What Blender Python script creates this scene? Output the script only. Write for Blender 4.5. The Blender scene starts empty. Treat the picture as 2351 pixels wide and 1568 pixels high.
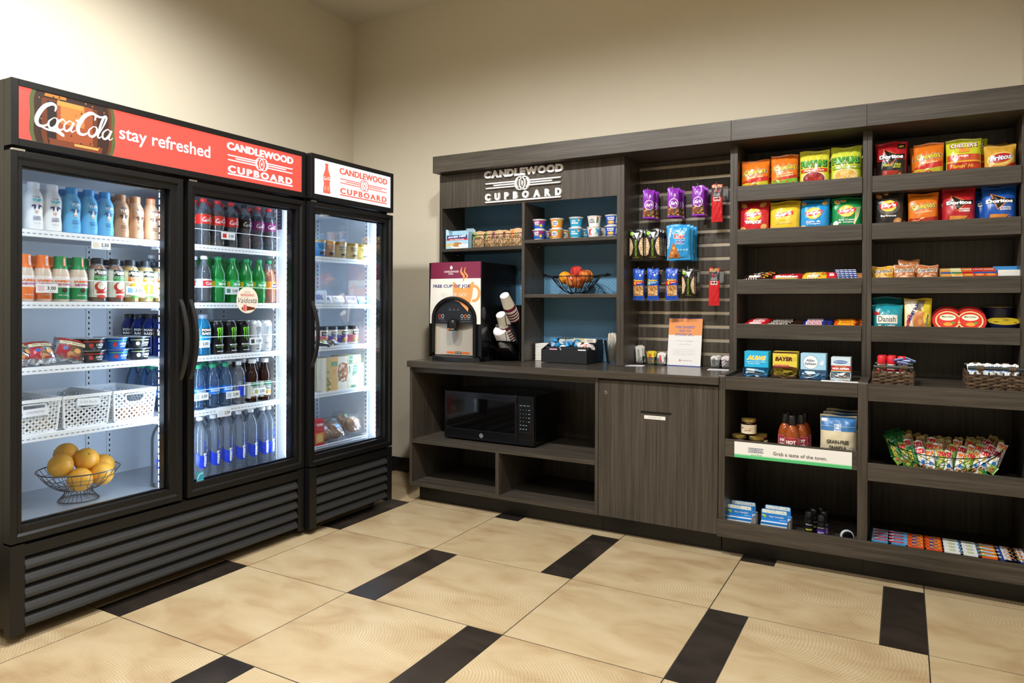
import bpy, bmesh, math, random
from mathutils import Vector, Matrix
random.seed(7)
S = bpy.context.scene
COL = S.collection
# ---------------------------------------------------------------- camera (solved from vanishing points, 2351x1568)
F_, TH, PT, RO, CYP, CXP = 1605.065, 0.5107624, -0.0038687, -0.0046609, 707.691, 1175.5
CAM = Vector((0, 0, 1.2))
_f = Vector((-math.sin(TH)*math.cos(PT), math.cos(TH)*math.cos(PT), math.sin(PT)))
_r = Vector((math.cos(TH), math.sin(TH), 0)); _d = _f.cross(_r)
RT = math.cos(RO)*_r + math.sin(RO)*_d; DN = -math.sin(RO)*_r + math.cos(RO)*_d; FW = _f
cd = bpy.data.cameras.new('camera'); co = bpy.data.objects.new('camera', cd); COL.objects.link(co)
cd.sensor_width = 36; cd.lens = F_*36/2351; cd.shift_y = -(784-CYP)/2351; cd.clip_start = .05
co.matrix_world = Matrix(((RT.x, -DN.x, -FW.x, 0), (RT.y, -DN.y, -FW.y, 0), (RT.z, -DN.z, -FW.z, 1.2), (0, 0, 0, 1)))
S.camera = co
def un(px, py, ax, v):
    """photo pixel -> point on the plane axis=v (the plane of the thing that carries it)"""
    d = RT*((px-CXP)/F_) + DN*((py-CYP)/F_) + FW
    i = 'xyz'.index(ax)
    return CAM + d*((v-CAM[i])/d[i])
# ---------------------------------------------------------------- world, exposure, ceiling lights
S.view_settings.view_transform = 'Standard'; S.view_settings.look = 'None'
S.view_settings.gamma = 1; S.view_settings.use_curve_mapping = False
S.view_settings.exposure = EXPO = 0.0
S.cycles.use_denoising = True
S.cycles.transparent_max_bounces = 32
S.cycles.max_bounces = 10
S.cycles.sample_clamp_indirect = 6
W = bpy.data.worlds.new('room_ambient'); S.world = W; W.use_nodes = True
W.node_tree.nodes['Background'].inputs[0].default_value = (1, .93, .82, 1)
W.node_tree.nodes['Background'].inputs[1].default_value = .35
def area(name, loc, size, power, col=(1, .93, .82), rot=(0, 0, 0), spread=math.pi, sizey=None, parent=None):
    l = bpy.data.lights.new(name, 'AREA'); l.energy = power; l.color = col; l.size = size; l.spread = spread
    if sizey: l.shape = 'RECTANGLE'; l.size_y = sizey
    o = bpy.data.objects.new(name, l); COL.objects.link(o); o.location = loc; o.rotation_euler = rot
    if parent: o.parent = parent
    return o
CEIL = 3.31
LAMPS = [(-2.35, 1.6, 330), (-1.0, 1.6, 370), (.0, .6, 110), (-1.6, .0, 110), (1.6, -.6, 100)]
for i, (x, y, p) in enumerate(LAMPS):
    l = bpy.data.lights.new('downlight_beam', 'SPOT'); l.energy = p; l.color = (1, .985, .965); l.spot_size = math.radians(165); l.spot_blend = .5; l.shadow_soft_size = .10
    o = bpy.data.objects.new('downlight_beam', l); COL.objects.link(o); o.location = (x, y, CEIL-.03)
# ---------------------------------------------------------------- materials
def hexc(h):
    h = h.lstrip('#'); h = ''.join(q*2 for q in h) if len(h) == 3 else h; c = [int(h[i:i+2], 16)/255 for i in (0, 2, 4)]
    return tuple(x/12.92 if x <= .04045 else ((x+.055)/1.055)**2.4 for x in c)
_M = {}
def newmat(name):
    m = bpy.data.materials.new(name); m.use_nodes = True
    return m, m.node_tree.nodes, m.node_tree.links, m.node_tree.nodes['Principled BSDF']
def setb(b, **k):
    for a, v in k.items():
        if a in b.inputs: b.inputs[a].default_value = v
def mk(h, r=.5, metal=0, emit=0, spec=.5, bump=0, bscale=60, coat=0, sub=0):
    key = (h, r, metal, emit, spec, bump, bscale, coat, sub)
    if key in _M: return _M[key]
    m, N, L, b = newmat('m_%s_%d' % (h.strip('#'), len(_M)))
    c = hexc(h)+(1,)
    b.inputs['Base Color'].default_value = c; b.inputs['Roughness'].default_value = r
    b.inputs['Metallic'].default_value = metal; b.inputs['Specular IOR Level'].default_value = spec
    if coat: b.inputs['Coat Weight'].default_value = coat; b.inputs['Coat Roughness'].default_value = .08
    if emit:
        b.inputs['Emission Color'].default_value = c; b.inputs['Emission Strength'].default_value = emit; b.inputs['Base Color'].default_value = tuple(q*.15 for q in c[:3])+(1,)
    if bump:
        t = N.new('ShaderNodeTexCoord'); n = N.new('ShaderNodeTexNoise'); n.inputs['Scale'].default_value = bscale
        n.inputs['Detail'].default_value = 3
        q = N.new('ShaderNodeBump'); q.inputs['Strength'].default_value = bump; q.inputs['Distance'].default_value = .002
        L.new(t.outputs['Object'], n.inputs['Vector']); L.new(n.outputs['Fac'], q.inputs['Height']); L.new(q.outputs['Normal'], b.inputs['Normal'])
    _M[key] = m; return m
def ramp(N, stops):
    r = N.new('ShaderNodeValToRGB'); e = r.color_ramp.elements
    while len(e) < len(stops): e.new(.5)
    for q, (p, c) in zip(e, stops): q.position = p; q.color = hexc(c)+(1,)
    return r
def wood(name, scale, base=('#2f2a24', '#453f37', '#575148')):
    m, N, L, b = newmat(name)
    t = N.new('ShaderNodeTexCoord'); mp = N.new('ShaderNodeMapping'); mp.inputs['Scale'].default_value = scale
    n = N.new('ShaderNodeTexNoise'); n.inputs['Scale'].default_value = 1; n.inputs['Detail'].default_value = 5; n.inputs['Roughness'].default_value = .65
    n2 = N.new('ShaderNodeTexNoise'); n2.inputs['Scale'].default_value = .35; n2.inputs['Detail'].default_value = 2
    mx = N.new('ShaderNodeMath'); mx.operation = 'MULTIPLY_ADD'; mx.inputs[1].default_value = .35; 
    r = ramp(N, [(.36, base[0]), (.55, base[1]), (.74, base[2])])
    L.new(t.outputs['Object'], mp.inputs['Vector']); L.new(mp.outputs[0], n.inputs['Vector']); L.new(mp.outputs[0], n2.inputs['Vector'])
    sc = N.new('ShaderNodeMath'); sc.operation = 'MULTIPLY'; sc.inputs[1].default_value = .7
    L.new(n.outputs['Fac'], sc.inputs[0]); L.new(n2.outputs['Fac'], mx.inputs[0]); L.new(sc.outputs[0], mx.inputs[2])
    L.new(mx.outputs[0], r.inputs[0]); L.new(r.outputs[0], b.inputs['Base Color'])
    q = N.new('ShaderNodeBump'); q.inputs['Strength'].default_value = .15; q.inputs['Distance'].default_value = .001
    L.new(mx.outputs[0], q.inputs['Height']); L.new(q.outputs[0], b.inputs['Normal'])
    b.inputs['Roughness'].default_value = .38; b.inputs['Specular IOR Level'].default_value = .45
    return m
WV = wood('wood_vertical', (150, 150, 3)); WH = wood('wood_horizontal', (4, 120, 150))
WTOP = wood('wood_worktop', (3, 110, 110)); WTOP.node_tree.nodes['Principled BSDF'].inputs['Roughness'].default_value = .22
def paint(name, col, bump=.25):
    m, N, L, b = newmat(name); b.inputs['Base Color'].default_value = hexc(col)+(1,); b.inputs['Roughness'].default_value = .75
    t = N.new('ShaderNodeTexCoord'); n = N.new('ShaderNodeTexNoise'); n.inputs['Scale'].default_value = 70; n.inputs['Detail'].default_value = 2
    q = N.new('ShaderNodeBump'); q.inputs['Strength'].default_value = bump; q.inputs['Distance'].default_value = .003
    L.new(t.outputs['Object'], n.inputs['Vector']); L.new(n.outputs['Fac'], q.inputs['Height']); L.new(q.outputs[0], b.inputs['Normal'])
    return m
def tilemat(name, cols, rings=True):
    m, N, L, b = newmat(name)
    t = N.new('ShaderNodeTexCoord'); oi = N.new('ShaderNodeObjectInfo')
    off = N.new('ShaderNodeCombineXYZ'); a = N.new('ShaderNodeMath'); a.operation = 'MULTIPLY_ADD'; a.inputs[1].default_value = 1.1; a.inputs[2].default_value = -.55
    fr = N.new('ShaderNodeMath'); fr.operation = 'MULTIPLY'; fr.inputs[1].default_value = 7.31
    fr2 = N.new('ShaderNodeMath'); fr2.operation = 'FRACT'; a2 = N.new('ShaderNodeMath'); a2.operation = 'MULTIPLY_ADD'; a2.inputs[1].default_value = 1.0; a2.inputs[2].default_value = -.5
    L.new(oi.outputs['Random'], a.inputs[0]); L.new(oi.outputs['Random'], fr.inputs[0]); L.new(fr.outputs[0], fr2.inputs[0]); L.new(fr2.outputs[0], a2.inputs[0])
    L.new(a.outputs[0], off.inputs[0]); L.new(a2.outputs[0], off.inputs[1])
    w10 = N.new('ShaderNodeMath'); w10.operation = 'MULTIPLY'; w10.inputs[1].default_value = 31; L.new(oi.outputs['Random'], w10.inputs[0]); L.new(w10.outputs[0], off.inputs[2])
    ad = N.new('ShaderNodeVectorMath'); ad.operation = 'ADD'; L.new(t.outputs['Object'], ad.inputs[0]); L.new(off.outputs[0], ad.inputs[1])
    n = N.new('ShaderNodeTexNoise'); n.inputs['Scale'].default_value = 3.2; n.inputs['Detail'].default_value = 5; n.inputs['Distortion'].default_value = .6
    st = N.new('ShaderNodeMapping'); st.inputs['Scale'].default_value = (1.2, 2.2, 1); L.new(ad.outputs[0], st.inputs[0]); L.new(st.outputs[0], n.inputs['Vector'])
    flat = N.new('ShaderNodeVectorMath'); flat.operation = 'MULTIPLY'; flat.inputs[1].default_value = (1, 1.35, 0); L.new(ad.outputs[0], flat.inputs[0])
    w = N.new('ShaderNodeTexWave'); w.wave_type = 'RINGS'; w.rings_direction = 'SPHERICAL'; w.inputs['Scale'].default_value = 26; w.inputs['Distortion'].default_value = 5; w.inputs['Detail'].default_value = 3; w.inputs['Detail Scale'].default_value = .6
    L.new(flat.outputs[0], w.inputs['Vector'])
    r = ramp(N, [(.28, cols[0]), (.5, cols[1]), (.72, cols[2])]); L.new(n.outputs['Fac'], r.inputs[0])
    mx = N.new('ShaderNodeMixRGB'); mx.blend_type = 'MULTIPLY'
    r2 = ramp(N, [(0, '#ffffff'), (1, '#d9c4a4' if rings else '#b8b0a8')]); L.new(w.outputs['Fac'], r2.inputs[0])
    ms = N.new('ShaderNodeMath'); ms.operation = 'MULTIPLY'; ms.inputs[1].default_value = .8; L.new(n.outputs['Fac'], ms.inputs[0])
    L.new(ms.outputs[0], mx.inputs[0]); L.new(r.outputs[0], mx.inputs[1]); L.new(r2.outputs[0], mx.inputs[2])
    L.new(mx.outputs[0], b.inputs['Base Color']); b.inputs['Roughness'].default_value = .34; b.inputs['Specular IOR Level'].default_value = .4
    return m
def clear(name, tint, dif=0, difcol='#ffffff', rough=.03, ior=1.4, fres=1.0):
    """thin clear wall: transparent tint + fresnel gloss, optional milky part"""
    m = bpy.data.materials.new(name); m.use_nodes = True; N = m.node_tree.nodes; L = m.node_tree.links; N.clear()
    o = N.new('ShaderNodeOutputMaterial'); t = N.new('ShaderNodeBsdfTransparent'); t.inputs[0].default_value = tuple(tint)+(1,)
    g = N.new('ShaderNodeBsdfGlossy'); g.inputs['Roughness'].default_value = rough
    fz = N.new('ShaderNodeFresnel'); fz.inputs[0].default_value = ior
    fm = N.new('ShaderNodeMath'); fm.operation = 'MULTIPLY'; fm.inputs[1].default_value = fres; L.new(fz.outputs[0], fm.inputs[0])
    src = t.outputs[0]
    if dif:
        d = N.new('ShaderNodeBsdfDiffuse'); d.inputs[0].default_value = hexc(difcol)+(1,)
        tr = N.new('ShaderNodeBsdfTranslucent'); tr.inputs[0].default_value = hexc(difcol)+(1,)
        a = N.new('ShaderNodeMixShader'); a.inputs[0].default_value = .5; L.new(d.outputs[0], a.inputs[1]); L.new(tr.outputs[0], a.inputs[2])
        c = N.new('ShaderNodeMixShader'); c.inputs[0].default_value = dif; L.new(t.outputs[0], c.inputs[1]); L.new(a.outputs[0], c.inputs[2]); src = c.outputs[0]
    x = N.new('ShaderNodeMixShader'); L.new(fm.outputs[0], x.inputs[0]); L.new(src, x.inputs[1]); L.new(g.outputs[0], x.inputs[2]); L.new(x.outputs[0], o.inputs[0])
    return m
GLASS = clear('door_glass', (.95, .97, .98), fres=.4)
PET = clear('clear_plastic', (.90, .94, .99), dif=.16, difcol='#e4edfa', fres=1.5, rough=.06)
FILM = clear('clear_film', (.93, .93, .93), dif=.12, fres=1.6, rough=.12)
BLACK = mk('#0f0f10', .4, spec=.4); BLK2 = mk('#0b0b0c', .3); GREYBLK = mk('#24231f', .45)
WHITE = mk('#f4f4f2', .45); STEEL = mk('#b9b8b4', .28, metal=1); CHROME = mk('#dddddd', .12, metal=1)
# ---------------------------------------------------------------- mesh helpers
def link(o, parent=None):
    COL.objects.link(o)
    if parent is not None: o.parent = parent
    return o
def tag(o, label=None, cat=None, group=None, kind=None):
    for k, v in (('label', label), ('category', cat), ('group', group), ('kind', kind)):
        if v: o[k] = v
    return o
def thing(name, label, cat, loc=(0, 0, 0), rz=0, group=None):
    o = link(bpy.data.objects.new(name, None)); o.location = loc; o.rotation_euler = (0, 0, rz); o.empty_display_size = .05
    return tag(o, label, cat, group)
class MB:
    def __init__(s): s.v = []; s.f = []; s.m = []; s.mats = []
    def mi(s, mat):
        if mat is None: return 0
        if mat not in s.mats: s.mats.append(mat)
        return s.mats.index(mat)
    def add(s, vs, fs, mat=None):
        k = len(s.v); i = s.mi(mat); s.v += [tuple(q) for q in vs]; s.f += [tuple(k+j for j in q) for q in fs]; s.m += [i]*len(fs); return s
    def box(s, x0, x1, y0, y1, z0, z1, mat=None):
        return s.add([(x, y, z) for z in (z0, z1) for y in (y0, y1) for x in (x0, x1)],
                     [(0, 2, 3, 1), (4, 5, 7, 6), (0, 1, 5, 4), (2, 6, 7, 3), (0, 4, 6, 2), (1, 3, 7, 5)], mat)
    def lathe(s, prof, n=18, mat=None, c=(0, 0, 0), a0=0, a1=None, sx=1, sy=1):
        full = a1 is None; a1 = a0+2*math.pi if full else a1; m = n if full else n+1
        vs = []; fs = []
        for r, z in prof:
            for i in range(m):
                a = a0+(a1-a0)*i/n; vs.append((c[0]+sx*r*math.sin(a), c[1]-sy*r*math.cos(a), c[2]+z))
        for j in range(len(prof)-1):
            for i in range(n):
                p, q = j*m+i, j*m+(i+1) % m; fs.append((p, q, q+m, p+m))
        if full:
            if prof[0][0] > 1e-6: fs.append(tuple(range(m))[::-1])
            if prof[-1][0] > 1e-6: fs.append(tuple((len(prof)-1)*m+i for i in range(m)))
        return s.add(vs, fs, mat)
    def tube(s, pts, r, n=6, mat=None, closed=False):
        P = [Vector(p) for p in pts]; k = len(P); vs = []; fs = []
        up = Vector((0, 0, 1)); prev = None
        for i, p in enumerate(P):
            t = (P[(i+1) % k]-P[i-1]) if closed else (P[min(i+1, k-1)]-P[max(i-1, 0)])
            t = t.normalized() if t.length > 1e-9 else Vector((0, 0, 1))
            a = prev if prev is not None else (up if abs(t.z) < .9 else Vector((1, 0, 0)))
            u = a-t*a.dot(t); u = u.normalized() if u.length > 1e-6 else t.orthogonal().normalized(); prev = u; w = t.cross(u)
            rr = r[i] if isinstance(r, (list, tuple)) else r
            for j in range(n):
                an = 2*math.pi*j/n; vs.append(p+u*(rr*math.cos(an))+w*(rr*math.sin(an)))
        for i in range(k if closed else k-1):
            for j in range(n):
                a, b = i*n+j, i*n+(j+1) % n; c = ((i+1) % k)*n; fs.append((a, b, c+(j+1) % n, c+j))
        if not closed: fs += [tuple(range(n))[::-1], tuple((k-1)*n+j for j in range(n))]
        return s.add(vs, fs, mat)
    def grid(s, fn, nu, nv, mat=None, flip=False):
        vs = [fn(i/nu, j/nv) for j in range(nv+1) for i in range(nu+1)]
        fs = [(j*(nu+1)+i, j*(nu+1)+i+1, (j+1)*(nu+1)+i+1, (j+1)*(nu+1)+i) for j in range(nv) for i in range(nu)]
        return s.add(vs, [q[::-1] for q in fs] if flip else fs, mat)
    def prism(s, poly, fn, w0, w1, mat=None):
        n = len(poly); vs = [fn(u, v, w0) for u, v in poly]+[fn(u, v, w1) for u, v in poly]
        fs = [tuple(range(n))[::-1], tuple(range(n, 2*n))]+[(i, (i+1) % n, n+(i+1) % n, n+i) for i in range(n)]
        return s.add(vs, fs, mat)
    def mesh(s, name, mat=None, smooth=False, fix=True):
        me = bpy.data.meshes.new(name); me.from_pydata(s.v, [], s.f)
        for q in (s.mats or [mat]): me.materials.append(q)
        if s.mats: me.polygons.foreach_set('material_index', s.m)
        if fix:
            b = bmesh.new(); b.from_mesh(me); bmesh.ops.recalc_face_normals(b, faces=b.faces); b.to_mesh(me); b.free()
        if smooth:
            me.polygons.foreach_set('use_smooth', [True]*len(me.polygons)); me.set_sharp_from_angle(angle=math.radians(38))
        me.update(); return me
    def obj(s, name, mat=None, parent=None, smooth=False, rel=None, bevel=0, fix=True):
        if rel is not None: s.v = [(x-rel[0], y-rel[1], z-rel[2]) for x, y, z in s.v]
        o = bpy.data.objects.new(name, s.mesh(name, mat, smooth, fix)); link(o, parent)
        if bevel:
            md = o.modifiers.new('edge', 'BEVEL'); md.width = bevel; md.segments = 2; md.limit_method = 'ANGLE'
        return o
def box(name, x0, x1, y0, y1, z0, z1, mat, parent=None, rel=None, bevel=0):
    return MB().box(x0, x1, y0, y1, z0, z1).obj(name, mat, parent, rel=rel, bevel=bevel)
def dup(o, loc=None, rz=None, label=None, group=None, parent=None, rot=None):
    c = o.copy(); COL.objects.link(c); c.parent = parent
    if loc is not None: c.location = loc
    if rz is not None: c.rotation_euler = (o.rotation_euler[0], o.rotation_euler[1], rz)
    if rot is not None: c.rotation_euler = rot
    if label: c['label'] = label
    if group: c['group'] = group
    for ch in o.children: dup(ch, parent=c)
    return c
# ---------------------------------------------------------------- flat print (lettering, artwork) laid on a surface
_T = {}
def glyph(s, bold=0., shear=0., space=1., res=2):
    k = (s, bold, shear, space, res)
    if k not in _T:
        cu = bpy.data.curves.new('t', 'FONT'); cu.body = s; cu.size = 1; cu.offset = bold; cu.shear = shear; cu.space_character = space; cu.resolution_u = res
        ob = bpy.data.objects.new('t', cu)
        me = bpy.data.meshes.new_from_object(ob)
        vs = [(v.co.x, v.co.y) for v in me.vertices]; fs = [tuple(p.vertices) for p in me.polygons]
        bpy.data.objects.remove(ob); bpy.data.curves.remove(cu); bpy.data.meshes.remove(me)
        xs = [v[0] for v in vs] or [0, 1]; ys = [v[1] for v in vs] or [0, 1]
        _T[k] = (vs, fs, min(xs), max(xs), min(ys), max(ys))
    return _T[k]
class Art:
    """collects coloured shapes in (u right, v up); S(u,v,e) lays them on the surface, e = height above it"""
    def __init__(s, S, kind=None, e0=.0002, de=.00008, lift=0., sub=0):
        s.S = S; s.b = MB(); s.e = e0; s.de = de; s.kind = kind or {}; s.lift = lift; s.sub = sub
    def mat(s, c): return mk(c, **{**dict(r=.45), **s.kind}) if isinstance(c, str) else c
    def poly(s, vs, fs, c, keep=False):
        if s.sub:      # split long edges so that the print follows the bulging surface
            vs = list(vs); out = []; mid = {}
            st = [(f[0], f[i], f[i+1]) for f in fs for i in range(1, len(f)-1)]
            while st:
                t = st.pop(); L = [(math.dist(vs[t[i]], vs[t[(i+1) % 3]]), i) for i in range(3)]; m, i = max(L)
                if m <= s.sub: out.append(t); continue
                a, b, d = t[i], t[(i+1) % 3], t[(i+2) % 3]; k = (min(a, b), max(a, b))
                if k not in mid: mid[k] = len(vs); vs.append(((vs[a][0]+vs[b][0])/2, (vs[a][1]+vs[b][1])/2))
                st += [(a, mid[k], d), (mid[k], b, d)]
            fs = out
        s.b.add([s.S(u, v, s.e) for u, v in vs], fs, s.mat(c))
        if not keep: s.e += s.de
        return s
    def rect(s, u0, v0, u1, v1, c, nu=None, nv=None, skew=0):
        nu = nu or max(1, min(14, int(abs(u1-u0)/.008))); nv = nv or max(1, min(14, int(abs(v1-v0)/.012)))
        vs = [(u0+(u1-u0)*i/nu+skew*j/nv, v0+(v1-v0)*j/nv) for j in range(nv+1) for i in range(nu+1)]
        return s.poly(vs, [(j*(nu+1)+i, j*(nu+1)+i+1, (j+1)*(nu+1)+i+1, (j+1)*(nu+1)+i) for j in range(nv) for i in range(nu)], c)
    def disc(s, u, v, ru, rv, c, n=20, rot=0, a0=0, a1=2*math.pi):
        vs = [(u, v)]; ca, sa = math.cos(rot), math.sin(rot); K = 3
        for k in range(1, K+1):
            for i in range(n+1):
                a = a0+(a1-a0)*i/n; x, y = ru*math.cos(a)*k/K, rv*math.sin(a)*k/K
                vs.append((u+x*ca-y*sa, v+x*sa+y*ca))
        fs = [(0, 1+i, 2+i) for i in range(n)]
        for k in range(1, K):
            p, q = 1+(k-1)*(n+1), 1+k*(n+1); fs += [(p+i, q+i, q+i+1, p+i+1) for i in range(n)]
        return s.poly(vs, fs, c)
    def ring(s, u, v, ru, rv, wd, c, n=24, a0=0, a1=2*math.pi, rot=0):
        ca, sa = math.cos(rot), math.sin(rot); vs = []
        for k in (0, 1):
            for i in range(n+1):
                a = a0+(a1-a0)*i/n; x, y = (ru-wd*k)*math.cos(a), (rv-wd*k)*math.sin(a); vs.append((u+x*ca-y*sa, v+x*sa+y*ca))
        return s.poly(vs, [(i, i+1, n+2+i, n+1+i) for i in range(n)], c)
    def fan(s, pts, c):
        cu = sum(p[0] for p in pts)/len(pts); cv = sum(p[1] for p in pts)/len(pts); n = len(pts)
        mid = [((p[0]+cu)/2, (p[1]+cv)/2) for p in pts]
        return s.poly([(cu, cv)]+mid+list(pts), [(0, 1+i, 1+(i+1) % n) for i in range(n)]+[(1+i, 1+n+i, 1+n+(i+1) % n, 1+(i+1) % n) for i in range(n)], c)
    def line(s, pts, wd, c, taper=None):
        n = len(pts); vs = []
        for i, p in enumerate(pts):
            a, b = pts[max(i-1, 0)], pts[min(i+1, n-1)]; dx, dy = b[0]-a[0], b[1]-a[1]; l = math.hypot(dx, dy) or 1
            w = (wd*taper(i/(n-1)) if taper else wd)/2
            vs += [(p[0]-dy/l*w, p[1]+dx/l*w), (p[0]+dy/l*w, p[1]-dx/l*w)]
        return s.poly(vs, [(2*i, 2*i+1, 2*i+3, 2*i+2) for i in range(n-1)], c)
    def text(s, t, u, v, c, w=None, h=None, bold=0., shear=0., rot=0, space=1., align='c', res=2):
        vs, fs, x0, x1, y0, y1 = glyph(t, bold, shear, space, res)
        W_, H_ = max(x1-x0, 1e-6), max(y1-y0, 1e-6)
        if w and h: sx, sy = w/W_, h/H_
        elif w: sx = sy = w/W_
        else: sx = sy = h/H_
        ox = {'c': (x0+x1)/2, 'l': x0, 'r': x1}[align]; oy = (y0+y1)/2; ca, sa = math.cos(rot), math.sin(rot)
        out = []
        for x, y in vs:
            x, y = (x-ox)*sx, (y-oy)*sy; out.append((u+x*ca-y*sa, v+x*sa+y*ca))
        s.e += s.lift; s.poly(out, fs, c); s.e -= s.lift*.7; return s
    def obj(s, name, parent=None, rel=None):
        return s.b.obj(name, parent=parent, rel=rel, fix=False, smooth=bool(s.sub))
def spl(P, n=8, closed=False):
    """Catmull-Rom through points"""
    out = []; k = len(P); R_ = range(k if closed else k-1)
    g = (lambda i: P[i % k]) if closed else (lambda i: P[max(0, min(k-1, i))])
    for i in R_:
        p0, p1, p2, p3 = g(i-1), g(i), g(i+1), g(i+2)
        for j in range(n):
            t = j/n
            out.append(tuple(.5*((2*b)+(-a+c)*t+(2*a-5*b+4*c-d)*t*t+(-a+3*b-3*c+d)*t**3) for a, b, c, d in zip(p0, p1, p2, p3)))
    if not closed: out.append(tuple(P[-1]))
    return out
# flowing script lettering "Coca-Cola", drawn stroke by stroke; unit height about 1, width about 3.1
_SC = []
def _mkscript():
    sh = lambda P: [(x+.22*y, y) for x, y in P]
    thick = lambda t: .25+.75*math.sin(math.pi*min(1, max(0, t)))
    bigC = [(.72, .70), (.70, .92), (.52, .98), (.30, .82), (.16, .52), (.12, .22), (.22, .02), (.42, .00), (.62, .16)]
    o = [(.0, .40), (-.14, .22), (-.10, .03), (.04, -.01), (.15, .16), (.12, .36), (.0, .40)]
    c = [(.16, .32), (.04, .40), (-.10, .24), (-.08, .04), (.06, -.01), (.2, .12)]
    a = [(.14, .32), (.02, .40), (-.13, .22), (-.08, .02), (.04, .02), (.14, .2), (.18, .38), (.14, .08), (.2, .0), (.3, .1)]
    l = [(-.04, .1), (.1, .6), (.14, .92), (.04, .96), (-.03, .6), (-.05, .1), (.02, -.01), (.12, .08)]
    st = []
    for ox in (0, 1.62):
        st.append((sh([(x+ox, y) for x, y in bigC]), .17))
        st.append((sh([(x*1.1+.74+ox, y*1.1) for x, y in o]), .10))
    st.append((sh([(x*1.1+1.03, y*1.1) for x, y in c]), .10)); st.append((sh([(x*1.1+1.34, y*1.1) for x, y in a]), .09))
    st.append((sh([(1.58, .5), (1.66, .53), (1.76, .5)]), .10))
    st.append((sh([(x+2.66, y) for x, y in l]), .10)); st.append((sh([(x*1.1+2.94, y*1.1) for x, y in a]), .09))
    st.append((sh([(.3, -.02), (.6, -.10), (.95, -.10), (1.25, -.22), (1.0, -.06), (.8, -.02)]), .12))
    st.append((sh([(1.9, .86), (2.1, 1.0), (2.5, .9), (2.72, .98)]), .10))
    for P, w in st: _SC.append((spl(P, 6), w, thick))
_mkscript()
def script(A, u, v, w, c, rot=0):
    k = w/3.35; ca, sa = math.cos(rot), math.sin(rot)
    for P, wd, th in _SC:
        q = [((x-1.65)*k, (y-.4)*k) for x, y in P]
        A.line([(u+x*ca-y*sa, v+x*sa+y*ca) for x, y in q], wd*k, c, th)
        A.e -= A.de*.9
    A.e += A.de
def cupboard_logo(A, u, v, w, c):
    """CANDLEWOOD / lines and two linked rings / CUPBOARD / underline"""
    h = w*.37
    for dx in (-.0035, 0, .0035):
        A.text('CANDLEWOOD', u+dx*w, v+h*.384, c, w=w*.985, h=h*.236, bold=.03, space=1.04, res=3); A.e -= A.de*.9
    for dx in (-.0035, 0, .0035):
        A.text('CUPBOARD', u+dx*w, v-h*.32, c, w=w*.955, h=h*.22, bold=.03, space=1.32, res=3); A.e -= A.de*.9
    for sx in (-1, 1):
        for dv, a, b in ((.10, .49, .095), (.033, .38, .10), (-.043, .485, .095)):
            t = h*.018; A.fan([(u+sx*w*a, v+h*dv+t), (u+sx*w*b, v+h*dv+t), (u+sx*w*b, v+h*dv-t), (u+sx*w*(a-.012), v+h*dv-t)], c)
        A.ring(u+sx*w*.028, v+h*.03, w*.068, w*.077, w*.011, c)
        A.ring(u+sx*w*.036, v+h*.03, w*.045, w*.055, w*.012, c, a0=-1.2 if sx > 0 else math.pi-1.2, a1=1.2 if sx > 0 else math.pi+1.2)
    A.fan([(u, v+h*.11), (u+w*.012, v+h*.04), (u, v-h*.04), (u-w*.012, v+h*.02)], c)
    A.rect(u-w*.485, v-h*.497, u+w*.485, v-h*.453, c)
# ================================================================ the room
XL, YB, XR = -3.631, 4.02, .475
WALL = paint('wall_paint', '#d8cfba'); CEILP = paint('ceiling_paint', '#d9d3c4', .1)
def struct(name, x0, x1, y0, y1, z0, z1, mat, label=None):
    o = box(name, x0, x1, y0, y1, z0, z1, mat); return tag(o, label, None, None, 'structure')
struct('wall_left', XL-.1, XL, -3.2, YB+.1, 0, CEIL, WALL, 'beige textured wall behind the two coolers')
struct('wall_back', XL, XR, YB, YB+.1, 0, CEIL, WALL, 'beige textured wall behind the dark shelving')
struct('wall_right', XR, XR+.1, 2.3, YB+.1, 0, CEIL, WALL, 'short beige wall closing the shelving run')
struct('wall_return', XR+.1, 3.2, 2.3, 2.4, 0, CEIL, WALL, 'beige wall running on past the alcove')
struct('wall_far', 3.1, 3.2, -3.2, 2.3, 0, CEIL, WALL, 'beige wall across the open hall')
struct('wall_rear', XL, 3.2, -3.2, -3.1, 0, CEIL, WALL, 'beige wall facing the shelving')
struct('ceiling', XL-.1, 3.3, -3.2, YB+.1, CEIL, CEIL+.1, CEILP, 'off white painted ceiling')
BB = mk('#1c1917', .5)
struct('baseboard_back', XL, -2.64, YB-.012, YB, 0, .1, BB, 'black rubber baseboard on the back wall')
struct('baseboard_left', XL, XL+.012, -3.1, YB-.012, 0, .1, BB, 'black rubber baseboard on the cooler wall')
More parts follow.
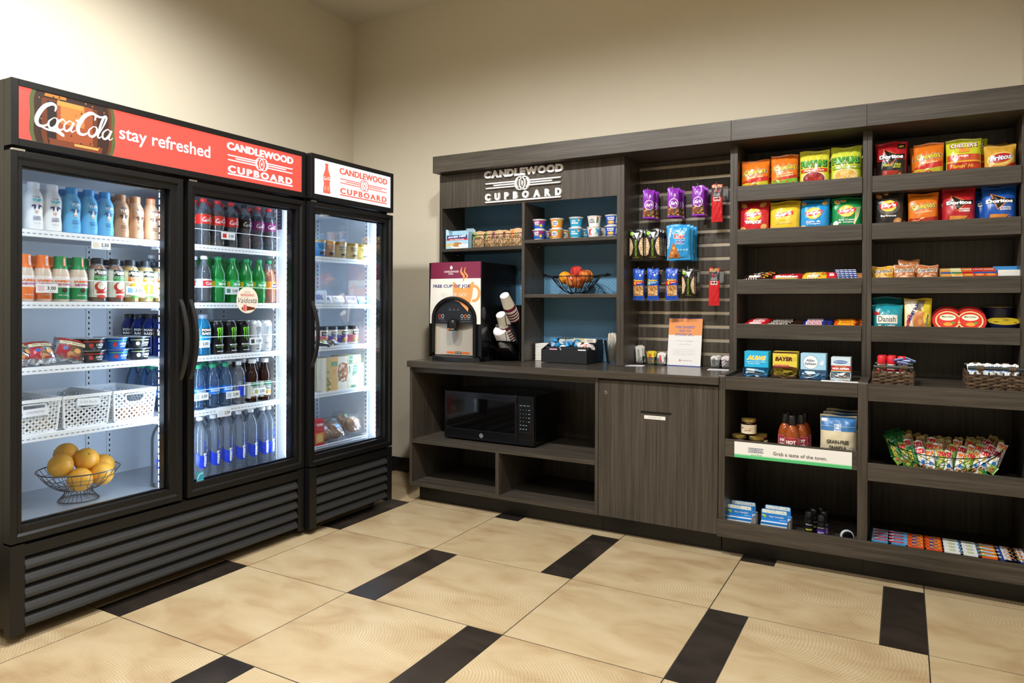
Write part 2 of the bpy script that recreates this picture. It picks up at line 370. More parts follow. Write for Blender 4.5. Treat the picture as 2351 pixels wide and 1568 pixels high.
# floor: 600 mm end-grain tiles with 150 mm dark strips, staggered
GROUT = mk('#241f1a', .8)
flo = struct('floor', XL-.1, 3.2, -3.2, YB+.1, -.06, -.001, GROUT, 'floor of beige end-grain tiles with dark strips')
TM = tilemat('beige_tile', ('#a48b68', '#b8a684', '#c4b596')); DM = tilemat('dark_tile', ('#1f1a16', '#2c2621', '#39322b'), False)
def slab(w, d): return MB().box(-w/2, w/2, -d/2, d/2, -.02, 0).mesh('tile', None)
g = .0042
mT = slab(.6-g, .602-g); mT.materials[0] = TM; mD = slab(.15-g, .602-g); mD.materials[0] = DM
def tile(me, x, y, nm='tile'):
    o = link(bpy.data.objects.new(nm, me), flo); o.location = (x, y, 0); return o
RNG = random.Random(3)
for r in range(-5, 5):
    y = 1.602+.602*(r+.5)
    if y > 3.95: continue
    for k in range(-2, 3):
        x0 = -2.018+1.35*k
        if x0 > 1.5: continue
        if x0+.75 > -3.7:
            right = (r % 2 == 0)
            sx, tx = (x0+.675, x0+.3) if right else (x0+.075, x0+.45)
            if tx > -3.9: tile(mT, tx, y)
            if sx > -3.6: tile(mD, sx, y, 'tile_strip')
        if x0+1.05 > -3.6: tile(mT, x0+1.05, y)
y = 1.602+.602*4.5
# ceiling downlights (above the frame)
dl = None
for i, (x, yy, p) in enumerate(LAMPS):
    if dl is None:
        dl = thing('ceiling_downlight', 'round white recessed downlight in the ceiling', 'light', (x, yy, CEIL), 0, 'recessed ceiling downlights')
        MB().lathe([(.09, -.001), (.12, -.001), (.12, -.010), (.09, -.014)], 32).obj('trim_ring', WHITE, dl, smooth=True)
        MB().lathe([(0, -.002), (.09, -.002)], 32).obj('lens', mk('#fff3dd', .5, emit=6), dl)
    else: dup(dl, (x, yy, CEIL))
# ================================================================ shelving
def part(t, name, x0, x1, y0, y1, z0, z1, mat, bevel=.0012): return box(name, x0, x1, y0, y1, z0, z1, mat, t, tuple(t.location), bevel)
YBK = 4.0
KICK = mk('#100e0c', .45)
# -- open base cabinet
t = thing('base_cabinet', 'open dark wood base cabinet with cubbies holding the microwave', 'cabinet', (-2.01, 3.7, 0))
part(t, 'side_panel', -2.63, -2.611, 3.42, YBK, .101, .824, WV); part(t, 'side_panel', -1.414, -1.396, 3.421, YBK, .101, .824, WV)
part(t, 'bottom_panel', -2.611, -1.414, 3.421, YBK, .101, .123, WH); part(t, 'middle_shelf', -2.611, -1.414, 3.421, YBK, .362, .384, WH)
part(t, 'divider', -2.021, -1.999, 3.421, YBK, .123, .362, WV); part(t, 'back_panel', -2.611, -1.414, 3.985, YBK, .101, .824, WV)
part(t, 'top_rail', -2.611, -1.414, 3.44, 3.46, .79, .824, WH)
part(t, 'kickboard', -2.612, -1.396, 3.5, 3.515, 0, .101, KICK)
# -- locked cabinet with the charge-slip slot
t = thing('slip_cabinet', 'dark wood cabinet with locked door, key lock and paper slot', 'cabinet', (-1.085, 3.7, 0))
part(t, 'body', -1.395, -.776, 3.442, YBK, .101, .822, WV)
dr = part(t, 'door', -1.393, -.777, 3.421, 3.439, .102, .814, WV)
part(t, 'kickboard', -1.395, -.776, 3.5, 3.515, 0, .101, KICK)
p = un(1389.5, 901, 'y', 3.42)
MB().lathe([(0, .004), (.008, .004), (.0105, .002), (.0105, 0)], 20).obj('lock', CHROME, dr, True)
lk = bpy.data.objects['lock']; lk.location = Vector((p.x, 3.421, p.z))-t.location; lk.rotation_euler = (math.pi/2, 0, 0)
kh = box('keyhole', -.001, .001, -.004, .003, .0041, .0046, BLK2, None); kh.parent = lk
a, b = un(1471, 947, 'y', 3.42), un(1541, 954, 'y', 3.42)
part(dr, 'paper_slot', a.x, b.x, 3.4195, 3.4205, b.z-.004+.006, b.z+.013, BLK2, .001).location = -t.location+dr.location
A = Art(lambda u, v, e: (u, 3.4205-e, v), dict(r=.5)); c = un(1503, 959, 'y', 3.42)
A.rect(c.x-.055, c.z-.009, c.x+.055, c.z+.009, '#e9e6e0'); A.text('CHARGE SLIPS', c.x, c.z, '#9a9790', w=.07, h=.008); A.obj('slot_label', dr, tuple(t.location))
# -- worktop
t = box('worktop', -2.638, -.7715, 3.4, YBK, .824, .862, WTOP, None, (-1.7, 3.7, .824), .0015); t.location = (-1.7, 3.7, .824)
tag(t, 'dark wood laminate worktop over the base cabinets', 'worktop')
# -- hutch with sign panel and blue papered back
def wallpaper():
    m, N, L, b = newmat('blue_wallpaper')
    tc = N.new('ShaderNodeTexCoord'); sp = N.new('ShaderNodeSeparateXYZ'); L.new(tc.outputs['Object'], sp.inputs[0])
    def mth(op, a, b=None, c=None):
        n = N.new('ShaderNodeMath'); n.operation = op
        for i, q in enumerate((a, b, c)):
            if q is None: continue
            if isinstance(q, (int, float)): n.inputs[i].default_value = q
            else: L.new(q, n.inputs[i])
        return n.outputs[0]
    out = None
    for sg in (1, -1):
        s_ = mth('SINE', mth('MULTIPLY', sp.outputs[2], 2*math.pi/.046))
        xx = mth('MULTIPLY_ADD', s_, sg*.0082, sp.outputs[0])
        fr = mth('FRACT', mth('MULTIPLY', xx, 1/.0235))
        ln = mth('LESS_THAN', mth('ABSOLUTE', mth('SUBTRACT', fr, .5)), .085)
        out = ln if out is None else mth('MAXIMUM', out, ln)
    mx = N.new('ShaderNodeMixRGB'); L.new(mth('MULTIPLY', out, .6), mx.inputs[0]); mx.inputs[1].default_value = hexc('#4f82a6')+(1,); mx.inputs[2].default_value = hexc('#86a9b8')+(1,)
    L.new(mx.outputs[0], b.inputs['Base Color']); b.inputs['Roughness'].default_value = .55
    return m
BLUE = wallpaper()
t = thing('hutch', 'dark wood hutch on the worktop with blue papered back', 'shelf unit', (-2.01, 3.85, .862))
YU = 3.724
part(t, 'side_panel', -2.628, -2.609, YU, YBK, .863, 2.04, WV); part(t, 'divider', -2.0215, -2.0025, YU, YBK, .863, 1.822, WV); part(t, 'side_panel', -1.4125, -1.3915, YU, YBK, .863, 2.04, WV)
part(t, 'sign_panel', -2.609, -1.4125, YU+.001, YU+.019, 1.822, 2.04, WV)
part(t, 'back_panel', -2.609, -1.4125, 3.992, YBK, .863, 2.04, BLUE, 0)
for x0, x1, z0, z1 in ((-2.609, -2.0215, 1.543, 1.563), (-2.0025, -1.4125, 1.576, 1.597), (-2.0025, -1.4125, 1.248, 1.269)):
    s_ = part(t, 'shelf', x0, x1, YU+.001, 3.992, z0, z1, WH)
    for yy in (3.77, 3.9):
        for xx, sg in ((x0, 1), (x1, -1)):
            o = MB().lathe([(.0, 0), (.006, 0), (.007, .004), (.004, .012), (0, .013)], 10).obj('shelf_pin', PET, t, True)
            o.rotation_euler = (0, sg*math.pi/2, 0); o.location = Vector((xx, yy, z0-.009))-t.location
# -- slatwall unit
t = thing('slatwall_unit', 'dark wood slatwall bay with pale metal rails and hanging snacks', 'shelf unit', (-1.08, 3.85, .862))
part(t, 'side_panel', -1.391, -1.3695, YU, YBK, .863, 2.04, WV); part(t, 'side_panel', -.7905, -.772, YU, YBK, .863, 2.04, WV)
RAILS = [2.005-.0766*k for k in range(15)]
RAIL = mk('#cfc6b4', .3, metal=.85)
zz = [2.04]+[z for z in RAILS]+[.863]
for k in range(16):
    lo = RAILS[k]+.009 if k < 15 else .863
    hi = 2.04 if k == 0 else RAILS[k-1]-.009
    part(t, 'slat', -1.3695, -.7905, 3.975, YBK-.008, lo, hi, WV, .0015)
for z in RAILS: part(t, 'slat_rail', -1.3695, -.7905, 3.979, YBK-.006, z-.009, z+.009, RAIL, .001)
part(t, 'back_panel', -1.3695, -.7905, YBK-.006, YBK, .863, 2.04, WV)
# -- two full height bin bays
def panelL(t, x0, x1, z0, z1):
    """lower side panel with a rounded upper front corner"""
    y0, r = 3.421, .012
    pl = [(YBK, z0), (YBK, z1), (y0+r, z1)]+[(y0+r-r*math.sin(a), z1-r+r*math.cos(a)) for a in (.4, .8, 1.2, 1.57)]+[(y0, z0)]
    return MB().prism(pl, lambda u, v, w: (w, u, v), x0, x1).obj('side_panel', WV, t, rel=tuple(t.location))
def bay(name, label, xa, xb, xc, xd, xla, xlb, xlc, xld, low):
    t = thing(name, label, 'shelf unit', ((xa+xd)/2, 3.75, 0))
    part(t, 'side_panel', xa, xb, YU, YBK, .873, 2.04, WV); part(t, 'side_panel', xc, xd, YU, YBK, .873, 2.04, WV)
    part(t, 'back_panel', xa, xd, 3.99, YBK, .1, 2.04, WV)
    panelL(t, xla, xlb, .101, .873)
    if xlc: panelL(t, xlc, xld, .101, .873)
    for hi, lo in ((1.82, 1.743), (1.597, 1.52), (1.34, 1.265), (1.112, 1.037)):
        part(t, 'bin_shelf', xb, xc, 3.734, 3.99, lo, lo+.016, WH); part(t, 'bin_front', xb+.001, xc-.001, 3.716, 3.733, lo, hi, WH)
    for hi, lo, zs in low:
        part(t, 'bin_shelf', xlb, xlc or xd, 3.4385, 3.99, zs-.018, zs, WH)
        if hi: part(t, 'bin_front', xlb+.001, (xlc or xd)-.001, 3.421, 3.438, lo, hi, WH)
    part(t, 'kickboard', xa, xd, 3.5, 3.515, 0, .101, KICK)
    return t
bayD = bay('bin_bay', 'tall dark wood shelving bay stocking medicine boxes, sauces and chips', -.772, -.753, -.1745, -.155, -.7735, -.7445, -.173, -.1545, ((.865, .803, .857), (.566, .483, .503), (None, .1, .123)))
bayE = bay('bin_bay', 'tall dark wood shelving bay stocking wicker baskets and detergent boxes', -.1545, -.1345, .4425, .4615, -.1545, -.1345, .4425, .4615, ((.866, .791, .86), (.52, .443, .463), (None, .1, .123)))
part(bayD, 'base_front', -.7745, .4615, 3.4015, 3.4205, .1, .181, WH)
for x0, x1 in ((-2.624, -.7705), (-.7695, -.1545), (-.1535, .468)):
    o = box('fascia_board', x0, x1, 3.64, YBK, 2.041, 2.145, WH, None, ((x0+x1)/2, 3.82, 2.041), .0012); o.location = ((x0+x1)/2, 3.82, 2.041)
    tag(o, {-2.624: 'long dark wood fascia board above the sign and slatwall', -.7695: 'short dark wood fascia board between two seams', -.1535: 'dark wood fascia board running to the side wall'}[x0], 'fascia')
# -- raised sign letters on the hutch
t = thing('cupboard_sign', 'white raised lettering sign reading CANDLEWOOD CUPBOARD on dark panel', 'sign', (-2.0, 3.725, 1.9))
LT = mk('#f3f1ee', .45)
def rel3(vs, fs, name, ):
    """2d shape in (x,z) -> 14 mm thick raised piece on the sign panel"""
    b = bmesh.new(); bv = [b.verts.new((x, 3.725, z)) for x, z in vs]
    for f in fs:
        try: b.faces.new([bv[i] for i in f])
        except ValueError: pass
    ex = bmesh.ops.extrude_face_region(b, geom=list(b.faces))
    for q in ex['geom']:
        if isinstance(q, bmesh.types.BMVert): q.co.y -= .014
    bmesh.ops.recalc_face_normals(b, faces=b.faces)
    for q in b.verts: q.co -= t.location
    me = bpy.data.meshes.new(name); b.to_mesh(me); b.free(); me.materials.append(LT); link(bpy.data.objects.new(name, me), t)
def word(s_, xa, xb, zc, h, bold, gap=0):
    ws = []; 
    for ch in s_:
        g_ = glyph(ch, bold, 0, 1, 4); ws.append((g_[3]-g_[2])/(g_[5]-g_[4])*(1 if ch not in 'O' else 1))
    tot = sum(ws); sp = ((xb-xa)-tot*h*gap)/(len(s_)-1) if gap else 0
    k = h*gap if gap else (xb-xa)/(tot+.05*(len(s_)-1)); sp = sp if gap else .05*k
    x = xa
    for ch, w_ in zip(s_, ws):
        vs, fs, x0, x1, y0, y1 = glyph(ch, bold, 0, 1, 4)
        rel3([(x+(vx-x0)/(x1-x0)*w_*k, zc+((vy-y0)/(y1-y0)-.5)*h) for vx, vy in vs], fs, 'letter'); x += w_*k+sp
pa, pb = un(1112, 400, 'y', YU), un(1293, 386, 'y', YU)
pc, pd = un(1114, 452, 'y', YU), un(1289, 438, 'y', YU)
zt = un(1112, 399, 'y', YU).z; z1_ = 1.979; z2_ = 1.858
word('CANDLEWOOD', -2.284, -1.743, 2.0105, .046, .06); word('CUPBOARD', -2.277, -1.754, 1.871, .044, .06, .95)
cx = -2.0155; w_ = .54
def quad(x0, x1, z, hh, sk): rel3([(x0, z+hh), (x1, z+hh), (x1-(sk if x1 > cx else 0), z-hh), (x0+(sk if x0 < cx else 0), z-hh)], [(0, 1, 2, 3)], 'sign_bar')
for sg in (-1, 1):
    for dz, a_, b_ in ((.0205, .482, .095), (.0065, .375, .10), (-.0085, .478, .095)):
        x0, x1 = sorted((cx+sg*w_*a_, cx+sg*w_*b_)); quad(x0, x1, 1.934+dz, .0036, .006)
def ringp(x, z, ru, rv, wd, a0=0, a1=2*math.pi, n=28, nm='sign_ring'):
    vs = []; fs = []
    full = a1-a0 > 6.28
    for i in range(n if full else n+1):
        a = a0+(a1-a0)*i/n; vs += [(x+ru*math.cos(a), z+rv*math.sin(a)), (x+(ru-wd)*math.cos(a), z+(rv-wd)*math.sin(a))]
    m_ = n if full else n+1
    for i in range(n): fs.append((2*i, 2*((i+1) % m_), 2*((i+1) % m_)+1, 2*i+1))
    rel3(vs, fs, nm)
for sg in (-1, 1):
    ringp(cx+sg*.0145, 1.941, .037, .042, .0062)
    ringp(cx+sg*.0195, 1.941, .024, .030, .0062, *( (-1.2, 1.2) if sg > 0 else (math.pi-1.2, math.pi+1.2)), n=12, nm='sign_crescent')
rel3([(cx-.002, 1.960), (cx+.006, 1.946), (cx+.001, 1.923), (cx-.005, 1.937)], [(0, 1, 2, 3)], 'sign_flame')
quad(-2.277, -1.754, 1.8402, .0042, .006)
# ================================================================ coolers
SHW = mk('#eef1f5', .4); LINER = mk('#e6eaf0', .35); LINF = mk('#b9bdc2', .3, metal=.5)
LEDM = mk('#dcebff', .5, emit=9)
def cooler(name, label, X, y0, y1, doors, shelves, xs, xb, sign, handle_sides, zfl=.37):
    t = thing(name, label, 'cooler', (X-.38, (y0+y1)/2, 0)); R_ = tuple(t.location)
    P = lambda *a, **k: part(t, *a, **k)
    yi0, yi1 = y0+.042, y1-.042
    # shell
    b = MB(); bk = xb-.06
    b.box(bk, X-.05, y0, yi0-.002, .345, 1.988); b.box(bk, X-.05, yi1+.002, y1, .345, 1.988); b.box(bk, xb, yi0-.002, yi1+.002, .345, 1.988)
    b.box(xb, X-.05, yi0-.002, yi1+.002, 1.745, 1.988); b.box(bk, X-.03, y0+.001, y1-.001, .05, .345)
    b.obj('cabinet_shell', BLACK, t, rel=R_)
    b = MB()
    b.box(xb, xb+.004, yi0, yi1, zfl-.01, 1.744); b.box(xb, X-.06, yi0-.002, yi0+.002, zfl-.01, 1.744); b.box(xb, X-.06, yi1-.002, yi1+.002, zfl-.01, 1.744); b.box(xb, X-.06, yi0, yi1, 1.738, 1.744)
    b.obj('liner', LINER, t, rel=R_)
    MB().box(xb, X-.058, yi0, yi1, zfl-.012, zfl).obj('liner_floor', LINF, t, rel=R_)
    # slotted shelf standards on the walls
    for (yy, xx, face) in [(yi0+.09, xb+.005, 'b'), (yi1-.09, xb+.005, 'b'), (yi1-.003, xb+.09, 's'), (yi1-.003, xs-.03, 's'), (yi0+.003, xb+.09, 's')]+([((y0+y1)/2-.05, xb+.005, 'b'), ((y0+y1)/2+.05, xb+.005, 'b')] if len(doors) > 1 else []):
        b = MB(); 
        if face == 'b': b.box(xx, xx+.004, yy-.012, yy+.012, zfl+.02, 1.72, SHW)
        else: b.box(xx-.012, xx+.012, yy-.002, yy+.002, zfl+.02, 1.72, SHW)
        n = 52
        for i in range(n):
            z = zfl+.035+i*.0258
            if face == 'b': b.box(xx+.004, xx+.0046, yy-.003, yy+.003, z, z+.011, BLK2)
            else:
                sg = -1 if yy > (y0+y1)/2 else 1
                b.box(xx-.003, xx+.003, yy+sg*.002, yy+sg*.0026, z, z+.011, BLK2)
        b.obj('shelf_standard', rel=R_, parent=t)
    # header light box
    b = MB(); hz0, hz1 = 1.753, 1.988; s0, s1, q0, q1 = y0+.024, y1-.026, 1.7795, 1.9635
    b.box(X-.05, X, y0, s0, hz0, hz1); b.box(X-.05, X, s1, y1, hz0, hz1); b.box(X-.05, X, s0, s1, hz0, q0); b.box(X-.05, X, s0, s1, q1, hz1)
    b.obj('header_frame', BLACK, t, rel=R_, bevel=.0015)
    sp = P('sign_panel', X-.02, X-.003, s0-.002, s1+.002, q0-.002, q1+.002, sign[0], bevel=0)
    A = Art(lambda u, v, e: (X-.003+e, u, v), {}, e0=.0003, de=.0001); sign[1](A, s0, s1, q0, q1); A.obj('sign_print', sp, R_)
    # doors
    for i, (d0, d1, g0, g1) in enumerate(doors):
        dz0, dz1, gz0, gz1 = .355, 1.737, .41, 1.688
        b = MB()
        def ringbox(a0, a1, c0, c1, e0, e1, f0, f1, x0, x1):
            b.box(x0, x1, a0, c0, e0, e1); b.box(x0, x1, c1, a1, e0, e1); b.box(x0, x1, c0, c1, e0, f0); b.box(x0, x1, c0, c1, f1, e1)
        m0, m1 = d0+.022, d1-.022
        ringbox(d0, d1, m0, m1, dz0, dz1, dz0+.022, dz1-.022, X-.05, X-.003)
        ringbox(m0, m1, g0, g1, dz0+.022, dz1-.022, gz0, gz1, X-.05, X-.012)
        # sloped bead between the two faces
        for (A0, A1, B0, B1) in (((m0, dz0+.022), (m1, dz0+.022), (m0+.006, dz0+.03), (m1-.006, dz0+.03)), ((m0, dz1-.022), (m1, dz1-.022), (m0+.006, dz1-.03), (m1-.006, dz1-.03)),
                                 ((m0, dz0+.022), (m0, dz1-.022), (m0+.006, dz0+.03), (m0+.006, dz1-.03)), ((m1, dz0+.022), (m1, dz1-.022), (m1-.006, dz0+.03), (m1-.006, dz1-.03))):
            b.add([(X-.003, A0[0], A0[1]), (X-.003, A1[0], A1[1]), (X-.0118, B1[0], B1[1]), (X-.0118, B0[0], B0[1])], [(0, 1, 2, 3)])
        dr = b.obj('door', BLACK, t, rel=R_, bevel=.001, fix=True)
        MB().box(X-.034, X-.030, g0-.004, g1+.004, gz0-.004, gz1+.004).obj('door_glass', GLASS, dr, rel=R_)
        b = MB(); ringbox(g0-.006, g1+.006, g0+.010, g1-.010, gz0-.006, gz1+.006, gz0+.008, gz1-.008, X-.048, X-.036); b.obj('glass_spacer', BLK2, dr, rel=R_)
        hy = d1-.009 if handle_sides[i] > 0 else d0+.013
        pts = [(X-.006+.05*math.sin(math.pi*k/12)**.8, hy, .868+.357*k/12) for k in range(13)]
        b = MB(); hw = .0085
        for k in range(12):
            (xa, _, za), (xc, _, zc) = pts[k], pts[k+1]
            b.add([(xa, hy-hw, za), (xa, hy+hw, za), (xa-.011, hy+hw, za), (xa-.011, hy-hw, za), (xc, hy-hw, zc), (xc, hy+hw, zc), (xc-.011, hy+hw, zc), (xc-.011, hy-hw, zc)],
                  [(0, 1, 5, 4), (1, 2, 6, 5), (2, 3, 7, 6), (3, 0, 4, 7)]+([(0, 3, 2, 1)] if k == 0 else [])+([(4, 5, 6, 7)] if k == 11 else []))
        b.obj('handle', mk('#262626', .35), dr, rel=R_)
        # led strips on both inner sides of the opening
        for yy, sg in ((g0-.012, 1), (g1+.012, -1)):
            b = MB(); b.box(X-.085, X-.052, yy-.011, yy+.011, .40, 1.72, BLACK)
            o = b.obj('led_channel', parent=t, rel=R_)
            b = MB()
            for k in range(44): b.box(X-.088, X-.085, yy-.006+sg*.006, yy+.006+sg*.006, .41+k*.0297, .41+k*.0297+.02)
            b.obj('led_chips', LEDM, o, rel=R_)
            L_ = area('led_light', (0, 0, 0), .022, LEDP*(1 if len(doors) > 1 else 1.7), (.60, .78, 1), sizey=1.28, parent=t)
            L_.location = Vector((X-.089, yy+sg*.008, 1.06))-t.location
            L_.rotation_euler = (math.pi/2, 0, math.pi/2-sg*.75)
            L_.visible_glossy = True
    # shelves
    halves = [(yi0+.004, (y0+y1)/2-.01), ((y0+y1)/2+.01, yi1-.004)] if len(doors) > 1 else [(yi0+.004, yi1-.004)]
    for a, c in halves:
        for z in shelves:
            b = MB(); b.box(xs-.012, xs, a, c, z-.024, z+.002)
            for k in range(int((c-a)/.012)+1):
                yy = a+.003+k*.012
                if yy < c: b.box(xb+.03, xs-.01, yy-.0016, yy+.0016, z-.005, z)
            b.box(xb+.03, xb+.036, a, c, z-.010, z-.003); b.box(xs-.2, xs-.194, a, c, z-.010, z-.004)
            sh = b.obj('shelf', SHW, t, rel=R_)
            b = MB()
            for k in range(int((c-a-.02)/.02)): b.box(xs-.0005, xs+.0006, a+.012+k*.02, a+.024+k*.02, z-.014, z-.0105)
            b.obj('price_rail_marks', mk('#8a93a0', .5), sh, rel=R_)
            for yy in (a+.02, c-.02): MB().box(xs-.06, xs-.02, yy-.004, yy+.004, z-.034, z-.022).obj('shelf_clip', SHW, sh, rel=R_)
    # grille
    b = MB(); b.box(X-.045, X-.004, y0, y0+.048, .03, .348); b.box(X-.045, X-.004, y1-.040, y1, .03, .348); b.box(X-.04, X-.006, y0+.048, y1-.04, .302, .343)
    b.obj('grille_frame', BLACK, t, rel=R_, bevel=.001)
    P('grille_back', X-.06, X-.05, y0+.048, y1-.04, .05, .3, BLK2, bevel=0)
    SL = mk('#2f3133', .5, bump=.15, bscale=900)
    for k in range(5):
        zt_ = .300-k*.051
        pr = [(-.046, 0), (-.030, -.006), (-.016, -.016), (-.006, -.030), (-.004, -.041), (-.006, -.046), (-.012, -.046), (-.012, -.040), (-.020, -.024), (-.034, -.012), (-.046, -.006)]
        MB().prism(pr, lambda u, v, w: (X+u, w, zt_+v), y0+.05, y1-.042).obj('louver_slat', SL, t, smooth=True, rel=R_)
    for yy in (y0+.06, y1-.06):
        for xx in (X-.12, xb+.05):
            MB().lathe([(.022, 0), (.022, .02), (.014, .024), (.014, .055)], 12, c=(xx, yy, 0)).obj('foot', BLACK, t, True, rel=R_)
    if len(doors) > 1:
        ym = (doors[0][1]+doors[1][0])/2; P('mullion', X-.075, X-.05, ym-.03, ym+.03, .36, 1.74, BLACK)
    # hinges
    for d0, d1, g0, g1 in doors: MB().box(X-.04, X-.012, d0+.01, d0+.05, 1.737, 1.745).obj('hinge', CHROME, t, rel=R_)
    return t
LEDP = 4.6
def signA(A, a, b, q0, q1):
    W1 = mk('#ffffff', emit=1.35); 
    n = lambda f: a+(b-a)*f
    # amber bottle picture
    h = q1-q0; u0, u1 = n(.034), n(.252)
    def side(v, l): # bottle silhouette
        k = (v-q0)/h; bul = .012*math.sin(k*3.1)+.004*math.sin(k*9)
        return (u0-bul) if l else (u1+bul)
    def ribbon(f0, f1, c, em=1.0, v0=0, v1=1):
        N_ = 10; vs = []
        for i in range(N_+1):
            v = q0+h*(v0+(v1-v0)*i/N_); L_, R_ = side(v, 1), side(v, 0); vs += [(L_+(R_-L_)*f0, v), (L_+(R_-L_)*f1, v)]
        A.poly(vs, [(2*i, 2*i+1, 2*i+3, 2*i+2) for i in range(N_)], mk(c, emit=em))
    ribbon(0, 1, '#7d3a12', .8); ribbon(0, .045, '#5f6b35', .9); ribbon(.955, 1, '#5f6b35', .9); ribbon(.05, .13, '#3a1c0c', .7); ribbon(.19, .29, '#2b1409', .6, .0, .85)
    ribbon(.30, .72, '#b2562a', .95); ribbon(.34, .62, '#d88a3e', 1.0, .45, .92); ribbon(.78, .92, '#43200f', .7); ribbon(.1, .9, '#3d1d10', .7, .9, 1); ribbon(.2, .85, '#8a3f1c', .9, 0, .12)
    ribbon(.3, .6, '#e8a34a', 1.05, .8, .9); ribbon(.15, .4, '#d98a30', 1, .93, .99); ribbon(.5, .8, '#f0b25a', 1, .05, .1)
    r_ = random.Random(5)
    for k in range(26):
        A.disc(n(.05+.18*r_.random()), q0+h*r_.random(), .003, .0036, mk('#c8793a' if k % 2 else '#4a2410', emit=.8), 8); A.e -= A.de
    script(A, n(.143), q0+h*.52, (b-a)*.225, W1)
    A.text('stay refreshed', n(.43), q0+h*.50, W1, w=(b-a)*.315, bold=.012, res=4)
    cupboard_logo(A, n(.805), q0+h*.5, (b-a)*.305, W1)
def signB(A, a, b, q0, q1):
    R1 = mk('#f07058', emit=.95); n = lambda f: a+(b-a)*f; h = q1-q0
    sil = [(.0, 0), (.9, .0), (1, .04), (.95, .2), (.8, .33), (1.0, .5), (.9, .62), (.5, .78), (.38, .92), (.46, .94), (.46, 1)]
    um = n(.145); hh = h*.86; k = (b-a)*.043; v0 = q0+h*.07; vs = []
    P_ = spl(sil, 4)
    for u, v in P_: vs += [(um-u*k, v0+v*hh), (um+u*k, v0+v*hh)]
    A.poly(vs, [(2*i, 2*i+1, 2*i+3, 2*i+2) for i in range(len(P_)-1)], R1)
    for s_ in (-1, 1): A.disc(um+s_*k*.45, v0+hh*.17, k*.3, hh*.09, mk('#ff9c85', emit=1), 14)
    script(A, um, v0+hh*.5, k*1.9, mk('#ffffff', emit=1.2))
    cupboard_logo(A, n(.625), q0+h*.5, (b-a)*.66, R1)
F1X, F2X = -2.71, -2.68
XS1, XS2 = -2.85, -2.82
SH1 = [1.475, 1.205, .957, .703]; SH2 = [1.466, 1.203, .966, .709]
cool1 = cooler('double_door_cooler', 'black double door glass cooler with red lit header sign', F1X, 1.27, 2.641, [(1.27, 1.937, 1.311, 1.882), (1.962, 2.641, 2.001, 2.592)], SH1, XS1, -3.37, (mk('#f2584a', emit=1.0), signA), (1, -1))
cool2 = cooler('single_door_cooler', 'black single door glass cooler with white lit header sign', F2X, 2.651, 3.319, [(2.651, 3.319, 2.692, 3.262)], SH2, XS2, -3.34, (mk('#fbfbfd', emit=1.15), signB), (-1,))
# ================================================================ things inside the coolers
FZ = math.pi/2            # local front (-y) turned to face the room (+x)
def rof(prof):
    def f(z):
        for (r0, z0), (r1, z1) in zip(prof, prof[1:]):
            if z0 <= z <= z1 and z1 > z0: return r0+(r1-r0)*(z-z0)/(z1-z0)
        return prof[-1][0]
    return f
def bottle(name, label, cat, prof, mat, cap=None, bands=(), art=None, liquid=None, group=None, n=20, kind=None, rr=None):
    root = MB().lathe(prof, n).obj(name, mat, None, True); tag(root, label, cat, group); R_ = rof(prof)
    if liquid:
        c, top = liquid; zs = [z for r, z in prof if z < top]+[top]
        MB().lathe([(0, .002)]+[(max(.0, R_(max(z, .003))-.0012), max(z, .003)) for z in zs if R_(max(z, .003)) > .002]+[(0, top)], n).obj('liquid', c, root, True)
    if cap:
        r, z0, z1, c = cap
        MB().lathe([(r*.97, z0), (r, z0+.001), (r, z1-.002), (r*.92, z1), (0, z1)], 16).obj('cap', mk(c, .4) if isinstance(c, str) else c, root, True)
    if bands:
        b = MB()
        for z0, z1, c in bands:
            k = 5; b.lathe([(R_(z0+(z1-z0)*i/k)+.0005, z0+(z1-z0)*i/k) for i in range(k+1)], n, mk(c, .35) if isinstance(c, str) else c)
        b2 = b.obj('sleeve', parent=root, smooth=True)
    if art:
        r0 = rr or max(R_((bands[0][0]+bands[-1][1])/2) if bands else 0, .01)
        def Sf(u, v, e):
            a = u/r0; r = R_(v)+.0006+e; return (r*math.sin(a), -r*math.cos(a), v)
        A = Art(Sf, kind or dict(r=.35), e0=.0004, de=.0002, lift=.0005); art(A); A.obj('print', root)
    return root
def put(o, x, y, z, rz=FZ): o.location = (x, y, z); o.rotation_euler = (0, 0, rz); return o
def fy(px, py, x):
    y = un(px, py, 'x', x).y
    return min(y, 2.561) if px < 660 else y
def rows(proto, ys, x0, z, dx, n, label2=None, group2=None, first=True, rz=FZ, jit=.0):
    """first item is the prototype itself; the others are copies; deeper rows get label2"""
    k = 0
    for j in range(n):
        for i, y in enumerate(ys):
            loc = (x0-dx*j, y+random.uniform(-jit, jit), z); rot = rz+random.uniform(-.12, .12)
            if k == 0 and first: put(proto, *loc, rot)
            else:
                c = dup(proto, loc, rot)
                if j and label2: c['label'] = label2
                if j and group2: c['group'] = group2
            k += 1
